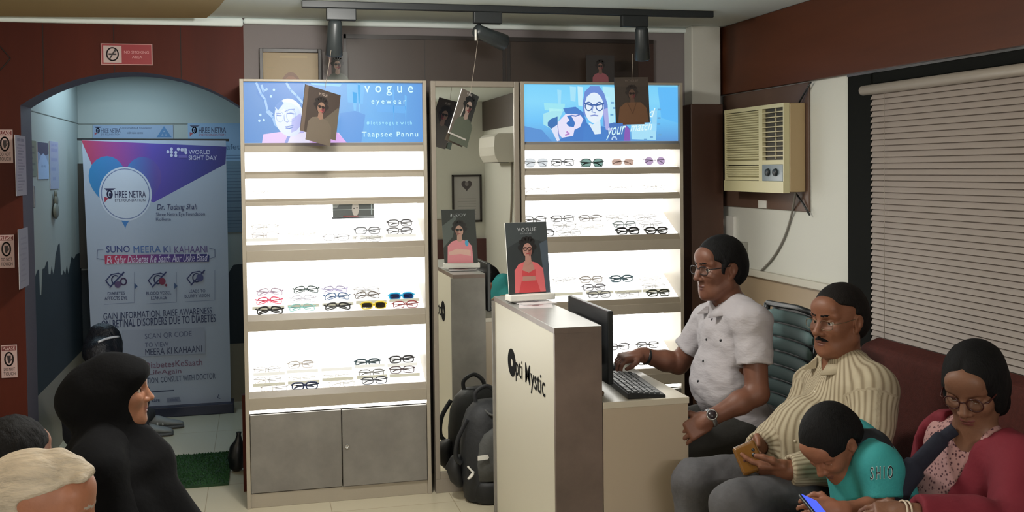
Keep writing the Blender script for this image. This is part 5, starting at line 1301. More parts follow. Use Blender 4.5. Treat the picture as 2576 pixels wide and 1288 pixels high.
            f0 = np.abs(Fd[e[:, 0], e[:, 1], e[:, 2]]) ; f1 = np.abs(Fd[e2[:, 0], e2[:, 1], e2[:, 2]])
            i0 = ID[e[:, 0], e[:, 1], e[:, 2]]; i1 = ID[e2[:, 0], e2[:, 1], e2[:, 2]]
            faces.append(q); fid.append(np.where(ins, i0, i1))
        return vert, np.concatenate(faces), np.concatenate(fid)
    def build(s, name, mats, parent):
        v, f, fid = s.mesh(); me = bpy.data.meshes.new(name)
        W = np.array(WM[parent].inverted()); v = v @ W[:3, :3].T + W[:3, 3]
        me.vertices.add(len(v)); me.vertices.foreach_set('co', v.astype(np.float32).ravel())
        me.loops.add(len(f) * 4); me.loops.foreach_set('vertex_index', f.astype(np.int32).ravel())
        me.polygons.add(len(f)); me.polygons.foreach_set('loop_start', np.arange(0, len(f) * 4, 4, dtype=np.int32))
        mats = mats if isinstance(mats, (list, tuple)) else [mats]
        for m in mats: me.materials.append(m)
        me.polygons.foreach_set('material_index', np.minimum(fid, len(mats) - 1).astype(np.int32))
        me.polygons.foreach_set('use_smooth', np.ones(len(f), bool)); me.update(calc_edges=True); me.validate()
        o = bpy.data.objects.new(name, me); COL.objects.link(o); o.parent = parent; WM[o] = WM[parent]; return o

def skin_mat(name, c): return mat(name, c, .5, spec=.35, var=(14, .10), bump=('noise', 160, .06))
M_lip = lambda n, c: mat(n, c, .45)
M_eyew = mat('eye_white', '#b9b2aa', .25); M_iris = mat('dark_iris', '#140d0a', .2)
M_hair = mat('black_hair', '#0b0a0b', .75, spec=.2, bump=('noise', 260, .35, (1, 1, .2)))
# head: local axes forward, left, up ; material ids 0 skin 1 lips 2 brow/dark hair 3 eye white 4 iris
def head(S, c, R, s=1.0, fem=False, nose=1.0, stache=False, jaw=1.0, eyes_down=False, brow=True, age=0):
    c = np.array(c, float)
    L = lambda f, l, u: c + R @ (V3(f, l, u) * s)
    r = lambda *a: np.array(a) * s
    S.el(L(-.012, 0, .032), r(.100, .077, .093), R, .02)
    S.el(L(.030, 0, -.030), r(.068, .064, .090), R, .03)
    S.el(L(.050, 0, -.085), r(.042, .042 * jaw, .034), R, .03)
    for l in (-1, 1): S.rc(L(.0, l * .052 * jaw, -.060), L(.055, l * .026 * jaw, -.098), .020 * s, .018 * s, .03)
    S.el(L(.078, 0, -.106), r(.019, .022 * jaw, .017), R, .018)
    S.el(L(.072, 0, .055), r(.028, .055, .036), R, .03)
    for l in (-1, 1): S.el(L(.064, l * .042, -.022), r(.024, .022, .022), R, .025)
    for l in (-1, 1): S.rc(L(.088, l * .010, .027), L(.070, l * .050, .027), .008 * s, .008 * s, .014)
    for l in (-1, 1): S.el(L(.092, l * .032, .006), r(.016, .019, .011), R, .016, 0, '-')
    S.rc(L(.090, 0, .018), L(.112 * (1 if not fem else .985), 0, -.026), .0085 * s, .0115 * s * nose, .010)
    S.el(L(.113, 0, -.030), r(.012, .011 * nose, .010), R, .008)
    for l in (-1, 1): S.el(L(.100, l * .0135 * nose, -.034), r(.012, .0085, .0085), R, .006)
    for l in (-1, 1):
        S.el(L(.0735, l * .0325, .006), r(.0125, .0135, .0125), R, .002, 3)
        if eyes_down: S.el(L(.076, l * .0325, .009), r(.0135, .0150, .0130), R, .003, 0)
        else:
            S.el(L(.0835, l * .0325, .005), r(.0034, .0058, .0058), R, .001, 4)
            S.el(L(.0745, l * .0325, .0125), r(.0140, .0155, .0065), R, .004, 0)
        S.el(L(.0725, l * .0325, -.0065), r(.0130, .0150, .0050), R, .005, 0)
        if brow and not fem: S.rc(L(.0970, l * .012, .030), L(.0905, l * .033, .0345), .0047 * s, .0047 * s, .004, 2); S.rc(L(.0905, l * .033, .0345), L(.0765, l * .052, .031), .0047 * s, .0034 * s, .004, 2)
    S.rc(L(.090, 0, -.044), L(.093, 0, -.058), .008 * s, .009 * s, .012)
    S.el(L(.094, 0, -.0625), r(.0085, .022, .0052), R, .004, 1); S.el(L(.091, 0, -.0735), r(.0085, .0185, .0062), R, .004, 1)
    S.el(L(.1015, 0, -.0678), r(.006, .021, .0012), R, .002, 2, '-')
    if stache:
        for l in (-1, 1): S.rc(L(.102, l * .002, -.0505), L(.090, l * .025, -.0585), .0058 * s, .0035 * s, .003, 2)
    for l in (-1, 1):
        S.el(L(-.008, l * .079, -.004), r(.017, .0075, .030), R, .006); S.el(L(-.012, l * .084, .004), r(.019, .005, .024), R, .006)
        S.el(L(-.002, l * .088, .0), r(.009, .006, .016), R, .005, 0, '-')
        S.el(L(-.002, l * .077, -.030), r(.009, .006, .009), R, .006)
    S.zone(c, V3(.135, .135, .145) * s, .0032)
    return L
def hand(S, w, d, n, t, curl=.5, size=1.0, curls=None, thumb=(.5, .5), spread=.12):
    """w wrist, d direction of the hand, n back-of-hand normal, t towards the thumb"""
    w = np.array(w, float); d = unit(d); n = unit(np.array(n) - d * (np.array(n) @ d)); tt = np.cross(d, n); tt = tt if tt @ np.array(t) > 0 else -tt
    z = size; R = np.stack([d, tt, n], 1)
    S.rc(w - d * .02, w + d * .03 * z, .026 * z, .025 * z, .02)
    S.bx(w + d * .052 * z, V3(.036, .030, .006) * z, R, .010 * z, .012)
    S.el(w + d * .03 * z + tt * .022 * z - n * .008 * z, V3(.028, .016, .014) * z, R, .012)
    for i, (o, ln) in enumerate(((.030, .072), (.010, .080), (-.011, .074), (-.030, .058))):
        cu = (curls[i] if curls else curl); b = w + d * (.088 - .004 * abs(i - 1)) * z + tt * o * z
        dirv = unit(d + tt * spread * (1.2 - i * .8)); P = [b - d * .012 * z]; a = 0; p = b; P.append(p)
        for j, fr in enumerate((.42, .32, .26)):
            a += cu * (.9, 1.1, .8)[j]; v = dirv * math.cos(a) - n * math.sin(a); p = p + v * ln * fr * z; P.append(p)
        rr_ = [.0105, .0098, .0088, .008, .0072]
        S.chain(P, [q * z * (1 if i < 3 else .88) for q in rr_], .004)
    b = w + d * .028 * z + tt * .030 * z; p1 = b + (d * .6 + tt * .75 - n * thumb[0] * .4) * .034 * z; p2 = p1 + unit(d * .95 + tt * (.35 - thumb[1] * .5) - n * thumb[0]) * .030 * z; p3 = p2 + unit(d + tt * (.1 - thumb[1]) - n * thumb[0]) * .024 * z
    S.chain([b - d * .01, b, p1, p2, p3], [.013 * z, .0135 * z, .0115 * z, .0102 * z, .0085 * z], .006)
    S.zone(w + d * .085 * z, .105 * z, .0042)
def torso(S, J, inf=0.0, b=1.0, belly=1.0, k=.05):
    """J joints; inf inflates"""
    up = unit(J['neck'] - J['pelvis']); lf = unit(J['shL'] - J['shR']); fw = np.cross(lf, up); R = np.stack([fw, lf, up], 1)
    sw = np.linalg.norm(J['shL'] - J['shR']) / 2
    S.el(J['chest'], V3(.112 * b + inf, sw * .82 + inf, .165 + inf), R, k)
    S.el(J['belly'], V3(.115 * b * belly + inf, sw * .74 * (.6 + .4 * belly) + inf, .15 + inf), R, k)
    S.el(J['pelvis'], V3(.115 * b + inf, sw * .80 + inf, .11 + inf), R, k)
    S.rc(J['shL'], J['shR'], .060 * b + inf, .060 * b + inf, k)
    for sh in ('shL', 'shR'): S.rc(J['neck'] + up * .02, J[sh] + up * .015, .045 * b + inf, .050 * b + inf, .04)
    return R
def arm(S, J, sd, b=1.0, inf=0, upto=1.0, k=.02, fore=True):
    sh, el, wr = J['sh' + sd], J['el' + sd], J['wr' + sd]
    e = sh + (el - sh) * upto
    r0, r1, r2 = .054 * b + inf, .043 * b + inf, .028 * b + inf
    S.rc(sh, e, r0, r0 + (r1 - r0) * upto, .03)
    if fore: S.rc(el, el + (wr - el) * .35, r1, .043 * b + inf, k); S.rc(el + (wr - el) * .35, wr, .043 * b + inf, r2, k)
def legs(S, J, b=1.0, inf=0, k=.03):
    for sd in 'LR':
        S.rc(J['hip' + sd], J['kn' + sd], .082 * b + inf, .060 * b + inf, k); S.rc(J['kn' + sd], J['an' + sd], .056 * b + inf, .038 * b + inf, .02)
def feet(parent, J, m, fw, sizes=1.0):
    for sd in 'LR':
        S = SDF(.009); a = J['an' + sd]; z = V3(a[0], a[1], .04)
        S.rc(a, z, .045, .05, .02); S.rc(z, z + unit(fw) * .17 * sizes + V3(0, 0, -.008), .046, .036, .03); S.build('shoe', m, parent)
def eyeglasses(parent, L, s, m, style='rect', rim=.0013, drop=0, lens=True):
    """worn spectacles on head frame L(f,l,u)"""
    g = thing('tmp', None, None)
    pts = lambda sx: [L(.104 - .09 * abs(x) ** 1.5 * 3.2, x, .003 + drop + z) for x, z in outline('round' if style == 'round' else 'rect', sx, 22)]
    mb = MB()
    for sx in (-1, 1): mb.tube(pts(sx), rim * s, 6, closed=True)
    mb.tube([L(.1035, -.008, .008 + drop), L(.1065, 0, .010 + drop), L(.1035, .008, .008 + drop)], rim * 1.2, 6)
    for sx in (-1, 1): mb.tube([L(.094, sx * .061, .010 + drop), L(.088, sx * .070, .011 + drop), L(.05, sx * .0775, .012 + drop * .7), L(-.012, sx * .0845, .018), L(-.028, sx * .084, .004)], rim * 1.25, 6)
    bpy.data.objects.remove(g)
    o = mb.build('eyeglasses', m, parent)
    if lens:
        for sx in (-1, 1):
            mb = MB(); mb.face(pts(sx)); mb.build('lens', M_lens, o)
    return o
def hair_short(S, L, R, s, front=.072, back=-.075, thick=.010, temple=.022):
    r = lambda *a: np.array(a) * s
    S.el(L(-.014, 0, .034), r(.100 + thick, .077 + thick, .093 + thick), R, .01)
    S.el(L(-.05, 0, -.01), r(.062 + thick, .066 + thick, .075), R, .03)
    tl = .22; Rt = R @ np.array([[math.cos(tl), 0, -math.sin(tl)], [0, 1, 0], [math.sin(tl), 0, math.cos(tl)]])
    for l in (-1, 1): S.rc(L(.018, l * .074, .03), L(.010, l * .078, -.022), .012 * s, .007 * s, .012)
    S.bx(L(.11 + temple, 0, front - .145), r(.09, .2, .13), Rt, .012, .012, 0, '-')
    S.bx(L(0, 0, back - .1), r(.3, .3, .09), None if R is None else R, .01, .01, 0, '-')
    for l in (-1, 1): S.el(L(-.004, l * .085, -.008), r(.030, .03, .036), R, .01, 0, '-')
    S.zone(L(0, 0, 0), .15 * s, .0042)
def pants_mat(): return mat('grey_trousers', '#4b4a4d', .8, var=(40, .1), bump=('noise', 60, .2))
def collar(S, c, n, r, h, th=.006): pass
def torus_collar(parent, name, m, pts, hgt, out, seg=1):
    """shirt collar: a folded band following pts around the neck; out(i) gives outward vector"""
    mb = MB(); R1 = []
    for i, p in enumerate(pts):
        o, hh, dr = out[i], hgt[i], hgt[i] * .9
        p = np.array(p, float)
        R1.append([p, p + V3(0, 0, hh) * .75 - o * .002, p + V3(0, 0, hh * .8) + o * .006, p + o * .034 + V3(0, 0, hh * .8 - dr), p + o * .030 + V3(0, 0, hh * .8 - dr - .003), p + o * .006 + V3(0, 0, -.002)])
    mb.loft(R1); return mb.build(name, m, parent)
def person(label, base, group=None): return thing('person', label, 'person', (base[0], base[1], 0), group)

# ------------------------------------------------------------------ 1. man in the white shirt at the desk
def man_white():
    J = {}
    hc = PD(1810, 675, 4.28); s = 1.0
    J['neck'] = PD(1836, 772, 4.29); J['chest'] = PD(1842, 868, 4.30); J['belly'] = PD(1825, 965, 4.28); J['pelvis'] = PD(1858, 1068, 4.28)
    J['shL'] = PD(1892, 815, 4.10); J['shR'] = PD(1785, 815, 4.50)
    J['elL'] = PD(1905, 990, 4.02); J['wrL'] = PD(1782, 1055, 3.98)
    J['elR'] = PD(1706, 915, 4.56); J['wrR'] = PD(1612, 893, 4.50)
    pz = J['pelvis']
    J['hipL'] = pz + V3(-.03, -.10, -.02); J['hipR'] = pz + V3(-.03, .10, -.02)
    J['knL'] = pz + V3(-.36, -.13, -.03); J['knR'] = pz + V3(-.36, .10, -.03)
    J['anL'] = V3(J['knL'][0] + .04, J['knL'][1], .09); J['anR'] = V3(J['knR'][0] + .04, J['knR'][1], .09)
    for k in ('hipL', 'hipR', 'knL', 'knR'): J[k][2] = max(J[k][2], .535)
    t = person('man in a short-sleeved white shirt typing at the desk', pz)
    R = basis((-.985, -.18, -.06))
    sk = skin_mat('brown_skin', '#6b4535')
    S = SDF(.010); L = head(S, hc, R, s, nose=1.1, jaw=1.12)
    S.rc(hc + R @ V3(-.02, 0, -.055), J['neck'] + V3(0, 0, -.01), .056, .060, .03)
    torso(S, J, -.004, 1.0, 1.08); arm(S, J, 'L', 1.02); arm(S, J, 'R', 1.02); legs(S, J, .98)
    hand(S, J['wrL'], PD(1728, 1088, 3.97) - J['wrL'], V3(-.1, -.9, .35), V3(-.2, 0, 1), .35)
    hand(S, J['wrR'], PD(1550, 905, 4.46) - J['wrR'], V3(-.25, -.15, 1), V3(.1, -1, 0), .62)
    S.build('body', [sk, M_lip('brown_lips', '#5c3730'), M_hair, M_eyew, M_iris], t)
    S = SDF(.009); hair_short(S, L, R, s, .062, -.085, .012, .056); S.wrinkle(.0006, 260, (1, 1, .3)); S.build('hair', M_hair, t)
    eyeglasses(t, L, s, mat('dark_spectacle', '#1c1517', .3), 'rect', .0018)
    sh = mat('white_shirt', '#aaa5a8', .9, spec=.2, bump=('noise', 16, .6, (1, 1, 2.4)))
    S = SDF(.008); torso(S, J, .014, 1.0, 1.10); arm(S, J, 'L', 1.0, .020, .62, fore=False); arm(S, J, 'R', 1.0, .020, .66, fore=False)
    for sd in 'LR':
        d = unit(J['el' + sd] - J['sh' + sd]); ln = np.linalg.norm(J['el' + sd] - J['sh' + sd]); q = J['sh' + sd] + d * ln * (.60 if sd == 'L' else .64)
        S.rc(q - d * .03, q, .066, .070, .02); S.bx(q + d * .075, (.10, .10, .07), basis(d, (0, 1, .2))[:, [1, 2, 0]], .004, .004, 0, '-')
        S.rc(q - d * .08, q + d * .05, .040, .052, .01, 0, '-')
    S.el(pz + V3(.02, 0, -.01), (.15, .19, .12), None, .04)
    S.bx(V3(pz[0], pz[1], pz[2] - .22), (.4, .4, .145), None, .01, .01, 0, '-')
    S.rc(J['neck'] + R @ V3(.012, 0, .10), J['neck'] + R @ V3(.010, 0, -.005), .066, .060, .012, 0, '-')
    S.rc(J['neck'] + V3(-.10, -.02, .02), J['neck'] + V3(-.115, -.02, -.07), .030, .006, .01, 0, '-')
    S.wrinkle(.0040, 30, (.5, 1, 1.7), 1); S.wrinkle(.0022, 75, (1, .6, 1.3), 2)
    shirt = S.build('shirt', sh, t)
    n0 = J['neck'] + V3(-.008, 0, -.012); P, H, O = [], [], []
    for i in range(17):
        a = -2.65 + 5.3 * i / 16; d = V3(math.cos(a), math.sin(a), 0)
        P.append(n0 + V3(d[0] * .082, d[1] * .078, .012 - .030 * max(0, -d[0]))); H.append(.040 if abs(a) < 2.2 else .034); O.append(d + V3(-.45 * max(0, abs(a) - 1.9), 0, 0))
    torus_collar(t, 'collar', sh, P, H, O)
    bt = mat('dark_button', '#15151a', .3)
    for u, v, d in ((1791, 803, 4.0), (1777, 854, 4.0), (1769, 908, 4.0), (1756, 959, 4.0), (1751, 1008, 4.0), (1813, 856, 4.0)):
        stick(t, shirt, u, v, bt, 'button', .0055)
    pm = mat('dark_olive_trousers', '#2a2824', .85, bump=('noise', 50, .2))
    S = SDF(.011); S.el(pz + V3(.0, 0, -.02), (.145, .185, .105), None, .04); legs(S, J, 1.02, .014); S.wrinkle(.003, 40, (1, 1, 1), 4); S.build('trousers', pm, t)
    feet(t, J, M_black, (-1, 0, 0))
    # watch and wrist band
    d = unit(J['elL'] - J['wrL']); q = J['wrL'] + d * .012
    S_ = MB(); S_.tube([q + (basis(d) @ V3(0, math.cos(a), math.sin(a))) * .034 for a in np.linspace(0, 2 * PI, 20)[:-1]], .009, 8, closed=True, flat=.4); w_ = S_.build('wristwatch', mat('steel_strap', '#8d8d90', .3, .8), t)
    fw_ = unit(CAM - q) * .9 + V3(0, 0, .25); fw_ = unit(fw_ - d * (fw_ @ d)); c_ = q + fw_ * .034
    MB().lathe([(0, 0), (.021, 0), (.022, .006), (.0175, .009), (.0175, .008), (0, .008)], c_, 24, 0, fw_).build('watch_case', mat('steel', '#b5b2b0', .2, .9), w_)
    MB().lathe([(0, .0082), (.0172, .0082), (.0172, .0086), (0, .0086)], c_, 24, 0, fw_).build('watch_dial', mat('dark_dial', '#2b2226', .25), w_)
    d = unit(J['elR'] - J['wrR']); q = J['wrR'] + d * .03
    MB().tube([q + (basis(d) @ V3(0, math.cos(a), math.sin(a))) * .034 for a in np.linspace(0, 2 * PI, 18)[:-1]], .008, 6, closed=True, flat=.4).build('wrist_band', M_black, t)
    return t
def hit(obj, u, v):
    """first point of a mesh under a photo point"""
    W = WM[obj]; Wi = W.inverted(); o = Wi @ Vector(CAM); d = (Wi.to_3x3() @ Vector(ray(u, v))).normalized()
    from mathutils.bvhtree import BVHTree
    if obj not in BV: BV[obj] = BVHTree.FromPolygons([tuple(q.co) for q in obj.data.vertices], [tuple(p.vertices) for p in obj.data.polygons])
    loc, n, i, ds = BV[obj].ray_cast(o, d)
    if loc is None: return None, None
    return W @ loc, (W.to_3x3() @ n).normalized()
BV = {}
def stick(parent, obj, u, v, m, name, r):
    p, n = hit(obj, u, v)
    if p is None: return
    MB().lathe([(0, -.002), (r, -.002), (r, .0015), (r * .6, .0025), (0, .0025)], p, 12, 0, n).build(name, m, parent)
man_white()

# ------------------------------------------------------------------ 2. older man in the striped shirt
def man_striped():
    J = {}
    hc = PD(2110, 806, 3.72); s = 1.0
    J['neck'] = PD(2118, 912, 3.74); J['chest'] = PD(2125, 1020, 3.72); J['belly'] = PD(2045, 1110, 3.66); J['pelvis'] = PD(2110, 1205, 3.66)
    J['shL'] = PD(2200, 985, 3.54); J['shR'] = PD(2050, 975, 3.92)
    J['elL'] = PD(2190, 1165, 3.42); J['wrL'] = PD(1985, 1182, 3.36)
    J['elR'] = PD(1985, 1085, 3.86); J['wrR'] = PD(1908, 1122, 3.62)
    pz = J['pelvis']; pz[2] = max(pz[2], .545)
    J['hipL'] = pz + V3(-.05, -.10, -.01); J['hipR'] = pz + V3(-.05, .10, -.01)
    J['knL'] = PD(1850, 1272, 3.28); J['knR'] = PD(1748, 1212, 3.62)
    J['anL'] = V3(J['knL'][0] + .06, J['knL'][1] - .02, .09); J['anR'] = V3(J['knR'][0] - .02, J['knR'][1], .09)
    t = person('older man with moustache in a striped cream shirt, on the red bench', pz)
    R = basis((-.96, -.30, -.05))
    sk = skin_mat('tan_skin', '#7a4f3a')
    S = SDF(.010); L = head(S, hc, R, s, nose=1.2, jaw=1.15, stache=True)
    S.rc(hc + R @ V3(-.02, 0, -.055), J['neck'] + V3(0, 0, -.01), .058, .062, .03)
    torso(S, J, -.006, 1.05, 1.25); arm(S, J, 'L', 1.0); arm(S, J, 'R', 1.0); legs(S, J, .98)
    hand(S, J['wrL'], PD(1872, 1178, 3.40) - J['wrL'], V3(.1, -.75, -.65), V3(-.1, -.3, 1), .30, curls=(.25, .35, .4, .45), thumb=(.2, .1))
    hand(S, J['wrR'], PD(1868, 1160, 3.50) - J['wrR'], V3(-.3, .9, .2), V3(0, -.2, 1), .5)
    S.build('body', [sk, M_lip('muted_lips', '#6b423a'), M_hair, M_eyew, M_iris], t)
    S = SDF(.009); hair_short(S, L, R, s, .084, -.076, .009, .016); S.wrinkle(.0006, 260, (1, 1, .3)); S.build('hair', mat('dark_brown_hair', '#14100e', .75, spec=.2, bump=('noise', 260, .35, (1, 1, .2))), t)
    eyeglasses(t, L, s, mat('gold_rim', '#7a6a55', .3, .7), 'rect', .0010, -.004)
    m = mat('striped_cream_shirt', '#b3a68c', .85, bump=('noise', 12, .3, (1, 1, 2)))
    nt = m.node_tree; N = nt.nodes; Lk = nt.links; b = N['Principled BSDF']; at = N.new('ShaderNodeAttribute'); at.attribute_name = 'weave'
    sn = N.new('ShaderNodeMath'); sn.operation = 'SINE'; ml = N.new('ShaderNodeMath'); ml.operation = 'MULTIPLY'; ml.inputs[1].default_value = 2 * PI / .0185
    Lk.new(at.outputs['Fac'], ml.inputs[0]); Lk.new(ml.outputs[0], sn.inputs[0])
    rp = N.new('ShaderNodeValToRGB'); e = rp.color_ramp.elements; e[0].position = .02; e[0].color = (*lin('#84765f'), 1); e[1].position = .45; e[1].color = (*lin('#aa9d84'), 1)
    x_ = e.new(.98); x_.color = (*lin('#b3a78f'), 1)
    mr = N.new('ShaderNodeMapRange'); mr.inputs[1].default_value = -1; mr.inputs[2].default_value = 1; Lk.new(sn.outputs[0], mr.inputs[0]); Lk.new(mr.outputs[0], rp.inputs[0]); Lk.new(rp.outputs[0], b.inputs['Base Color'])
    S = SDF(.008); torso(S, J, .012, 1.05, 1.28); arm(S, J, 'L', 1.05, .022); arm(S, J, 'R', 1.05, .020)
    S.el(pz + V3(-.02, 0, .03), (.15, .19, .10), None, .04)
    S.rc(J['neck'] + R @ V3(.012, 0, .10), J['neck'] + R @ V3(.010, 0, -.006), .068, .062, .012, 0, '-')
    S.rc(J['neck'] + V3(-.10, -.03, .02), J['neck'] + V3(-.11, -.035, -.05), .028, .006, .01, 0, '-')
    for sd in 'LR':
        d = unit(J['wr' + sd] - J['el' + sd]); q = J['wr' + sd]; S.rc(q - d * .05, q - d * .005, .044, .046, .012); S.bx(q + d * .06, (.08, .08, .055), basis(d, (0, .3, 1))[:, [1, 2, 0]], .004, .004, 0, '-'); S.rc(q - d * .06, q + d * .05, .031, .034, .006, 0, '-')
    S.wrinkle(.0044, 28, (1, .6, 1.5), 3); S.wrinkle(.0022, 70, (1, .7, 1), 5)
    shirt = S.build('shirt', m, t)
    n_ = len(shirt.data.vertices); co = np.zeros(n_ * 3, np.float32); shirt.data.vertices.foreach_get('co', co); co = co.reshape(-1, 3) + np.array(WM[shirt])[:3, 3]
    def around(p0, p1, ref, rad):
        d = unit(p1 - p0); e1 = unit(ref - d * (ref @ d)); e2 = np.cross(d, e1); q = co - p0; t_ = (q @ d) / np.linalg.norm(p1 - p0)
        return np.arctan2(q @ e2, q @ e1) * rad, t_, np.linalg.norm(q - np.outer(q @ d, d), axis=1)
    wv, _, _ = around(J['pelvis'], J['neck'], V3(1, 0, 0), .165)
    for sd in 'LR':
        for p0, p1, lo_, rr_ in ((J['sh' + sd], J['el' + sd], .10, .098), (J['el' + sd], J['wr' + sd], -.05, .085)):
            a_, t_, ds = around(p0, p1, V3(.5, 1, .3), .066); k_ = (t_ > lo_) & (t_ < 1.12) & (ds < rr_); wv = np.where(k_, a_, wv)
    at_ = shirt.data.attributes.new('weave', 'FLOAT', 'POINT'); at_.data.foreach_set('value', wv.astype(np.float32))
    n0 = J['neck'] + V3(-.008, 0, -.012); P, H, O = [], [], []
    for i in range(17):
        a = -2.6 + 5.2 * i / 16; d = V3(math.cos(a - .0), math.sin(a), 0)
        P.append(n0 + V3(d[0] * .085, d[1] * .080, .014 - .030 * max(0, -d[0]))); H.append(.042 if abs(a) < 2.1 else .036); O.append(d + V3(-.5 * max(0, abs(a) - 1.9), 0, 0))
    torus_collar(t, 'collar', m, P, H, O)
    for u, v in ((2078, 945), (2050, 985), (2015, 1060), (2000, 1110)): stick(t, shirt, u, v, mat('cream_button', '#c9bfa8', .3), 'button', .005)
    S = SDF(.010); S.el(pz + V3(-.0, 0, -.02), (.15, .19, .10), None, .04); legs(S, J, 1.05, .016); S.wrinkle(.004, 34, (1, 1, 1), 6); S.wrinkle(.0015, 90, (1, 1, 1), 2); S.build('trousers', pants_mat(), t)
    feet(t, J, M_black, (-1, 0, 0))
    # phone held in the hands
    c = PD(1884, 1152, 3.40); n = unit(CAM - c); n = unit(n + V3(-.25, 0, .25)); Rb = basis(n)
    ph = thing('mobile_phone', "phone in a glossy golden-brown case held in the striped-shirt man's hands", 'phone', c)
    S = SDF(.004); S.bx(c, V3(.002, .030, .040), Rb @ Matrix.Rotation(0, 3, 'X').to_3x3() if False else Rb @ np.array([[1, 0, 0], [0, math.cos(.5), -math.sin(.5)], [0, math.sin(.5), math.cos(.5)]]), .010, .004)
    S.build('case', mat('golden_brown_case', '#6b4514', .18, coat=.5), ph)
    Rr = Rb @ np.array([[1, 0, 0], [0, math.cos(.5), -math.sin(.5)], [0, math.sin(.5), math.cos(.5)]])
    for y, z, r_, mm in ((-.020, .0, .007, M_black), (-.024, .016, .0055, M_black), (.016, -.006, .0045, mat('case_red_brown', '#4a1d10', .3))):
        MB().lathe([(0, .0), (r_, 0), (r_ * .9, .002), (0, .002)], c + Rr @ V3(.012, -y, z), 14, 0, Rr[:, 0]).build('camera_lens', mm, ph)
    MB().box((-.0006, -.012, -.004), (.0006, .012, .004)).bm.free()
    return t
man_striped()

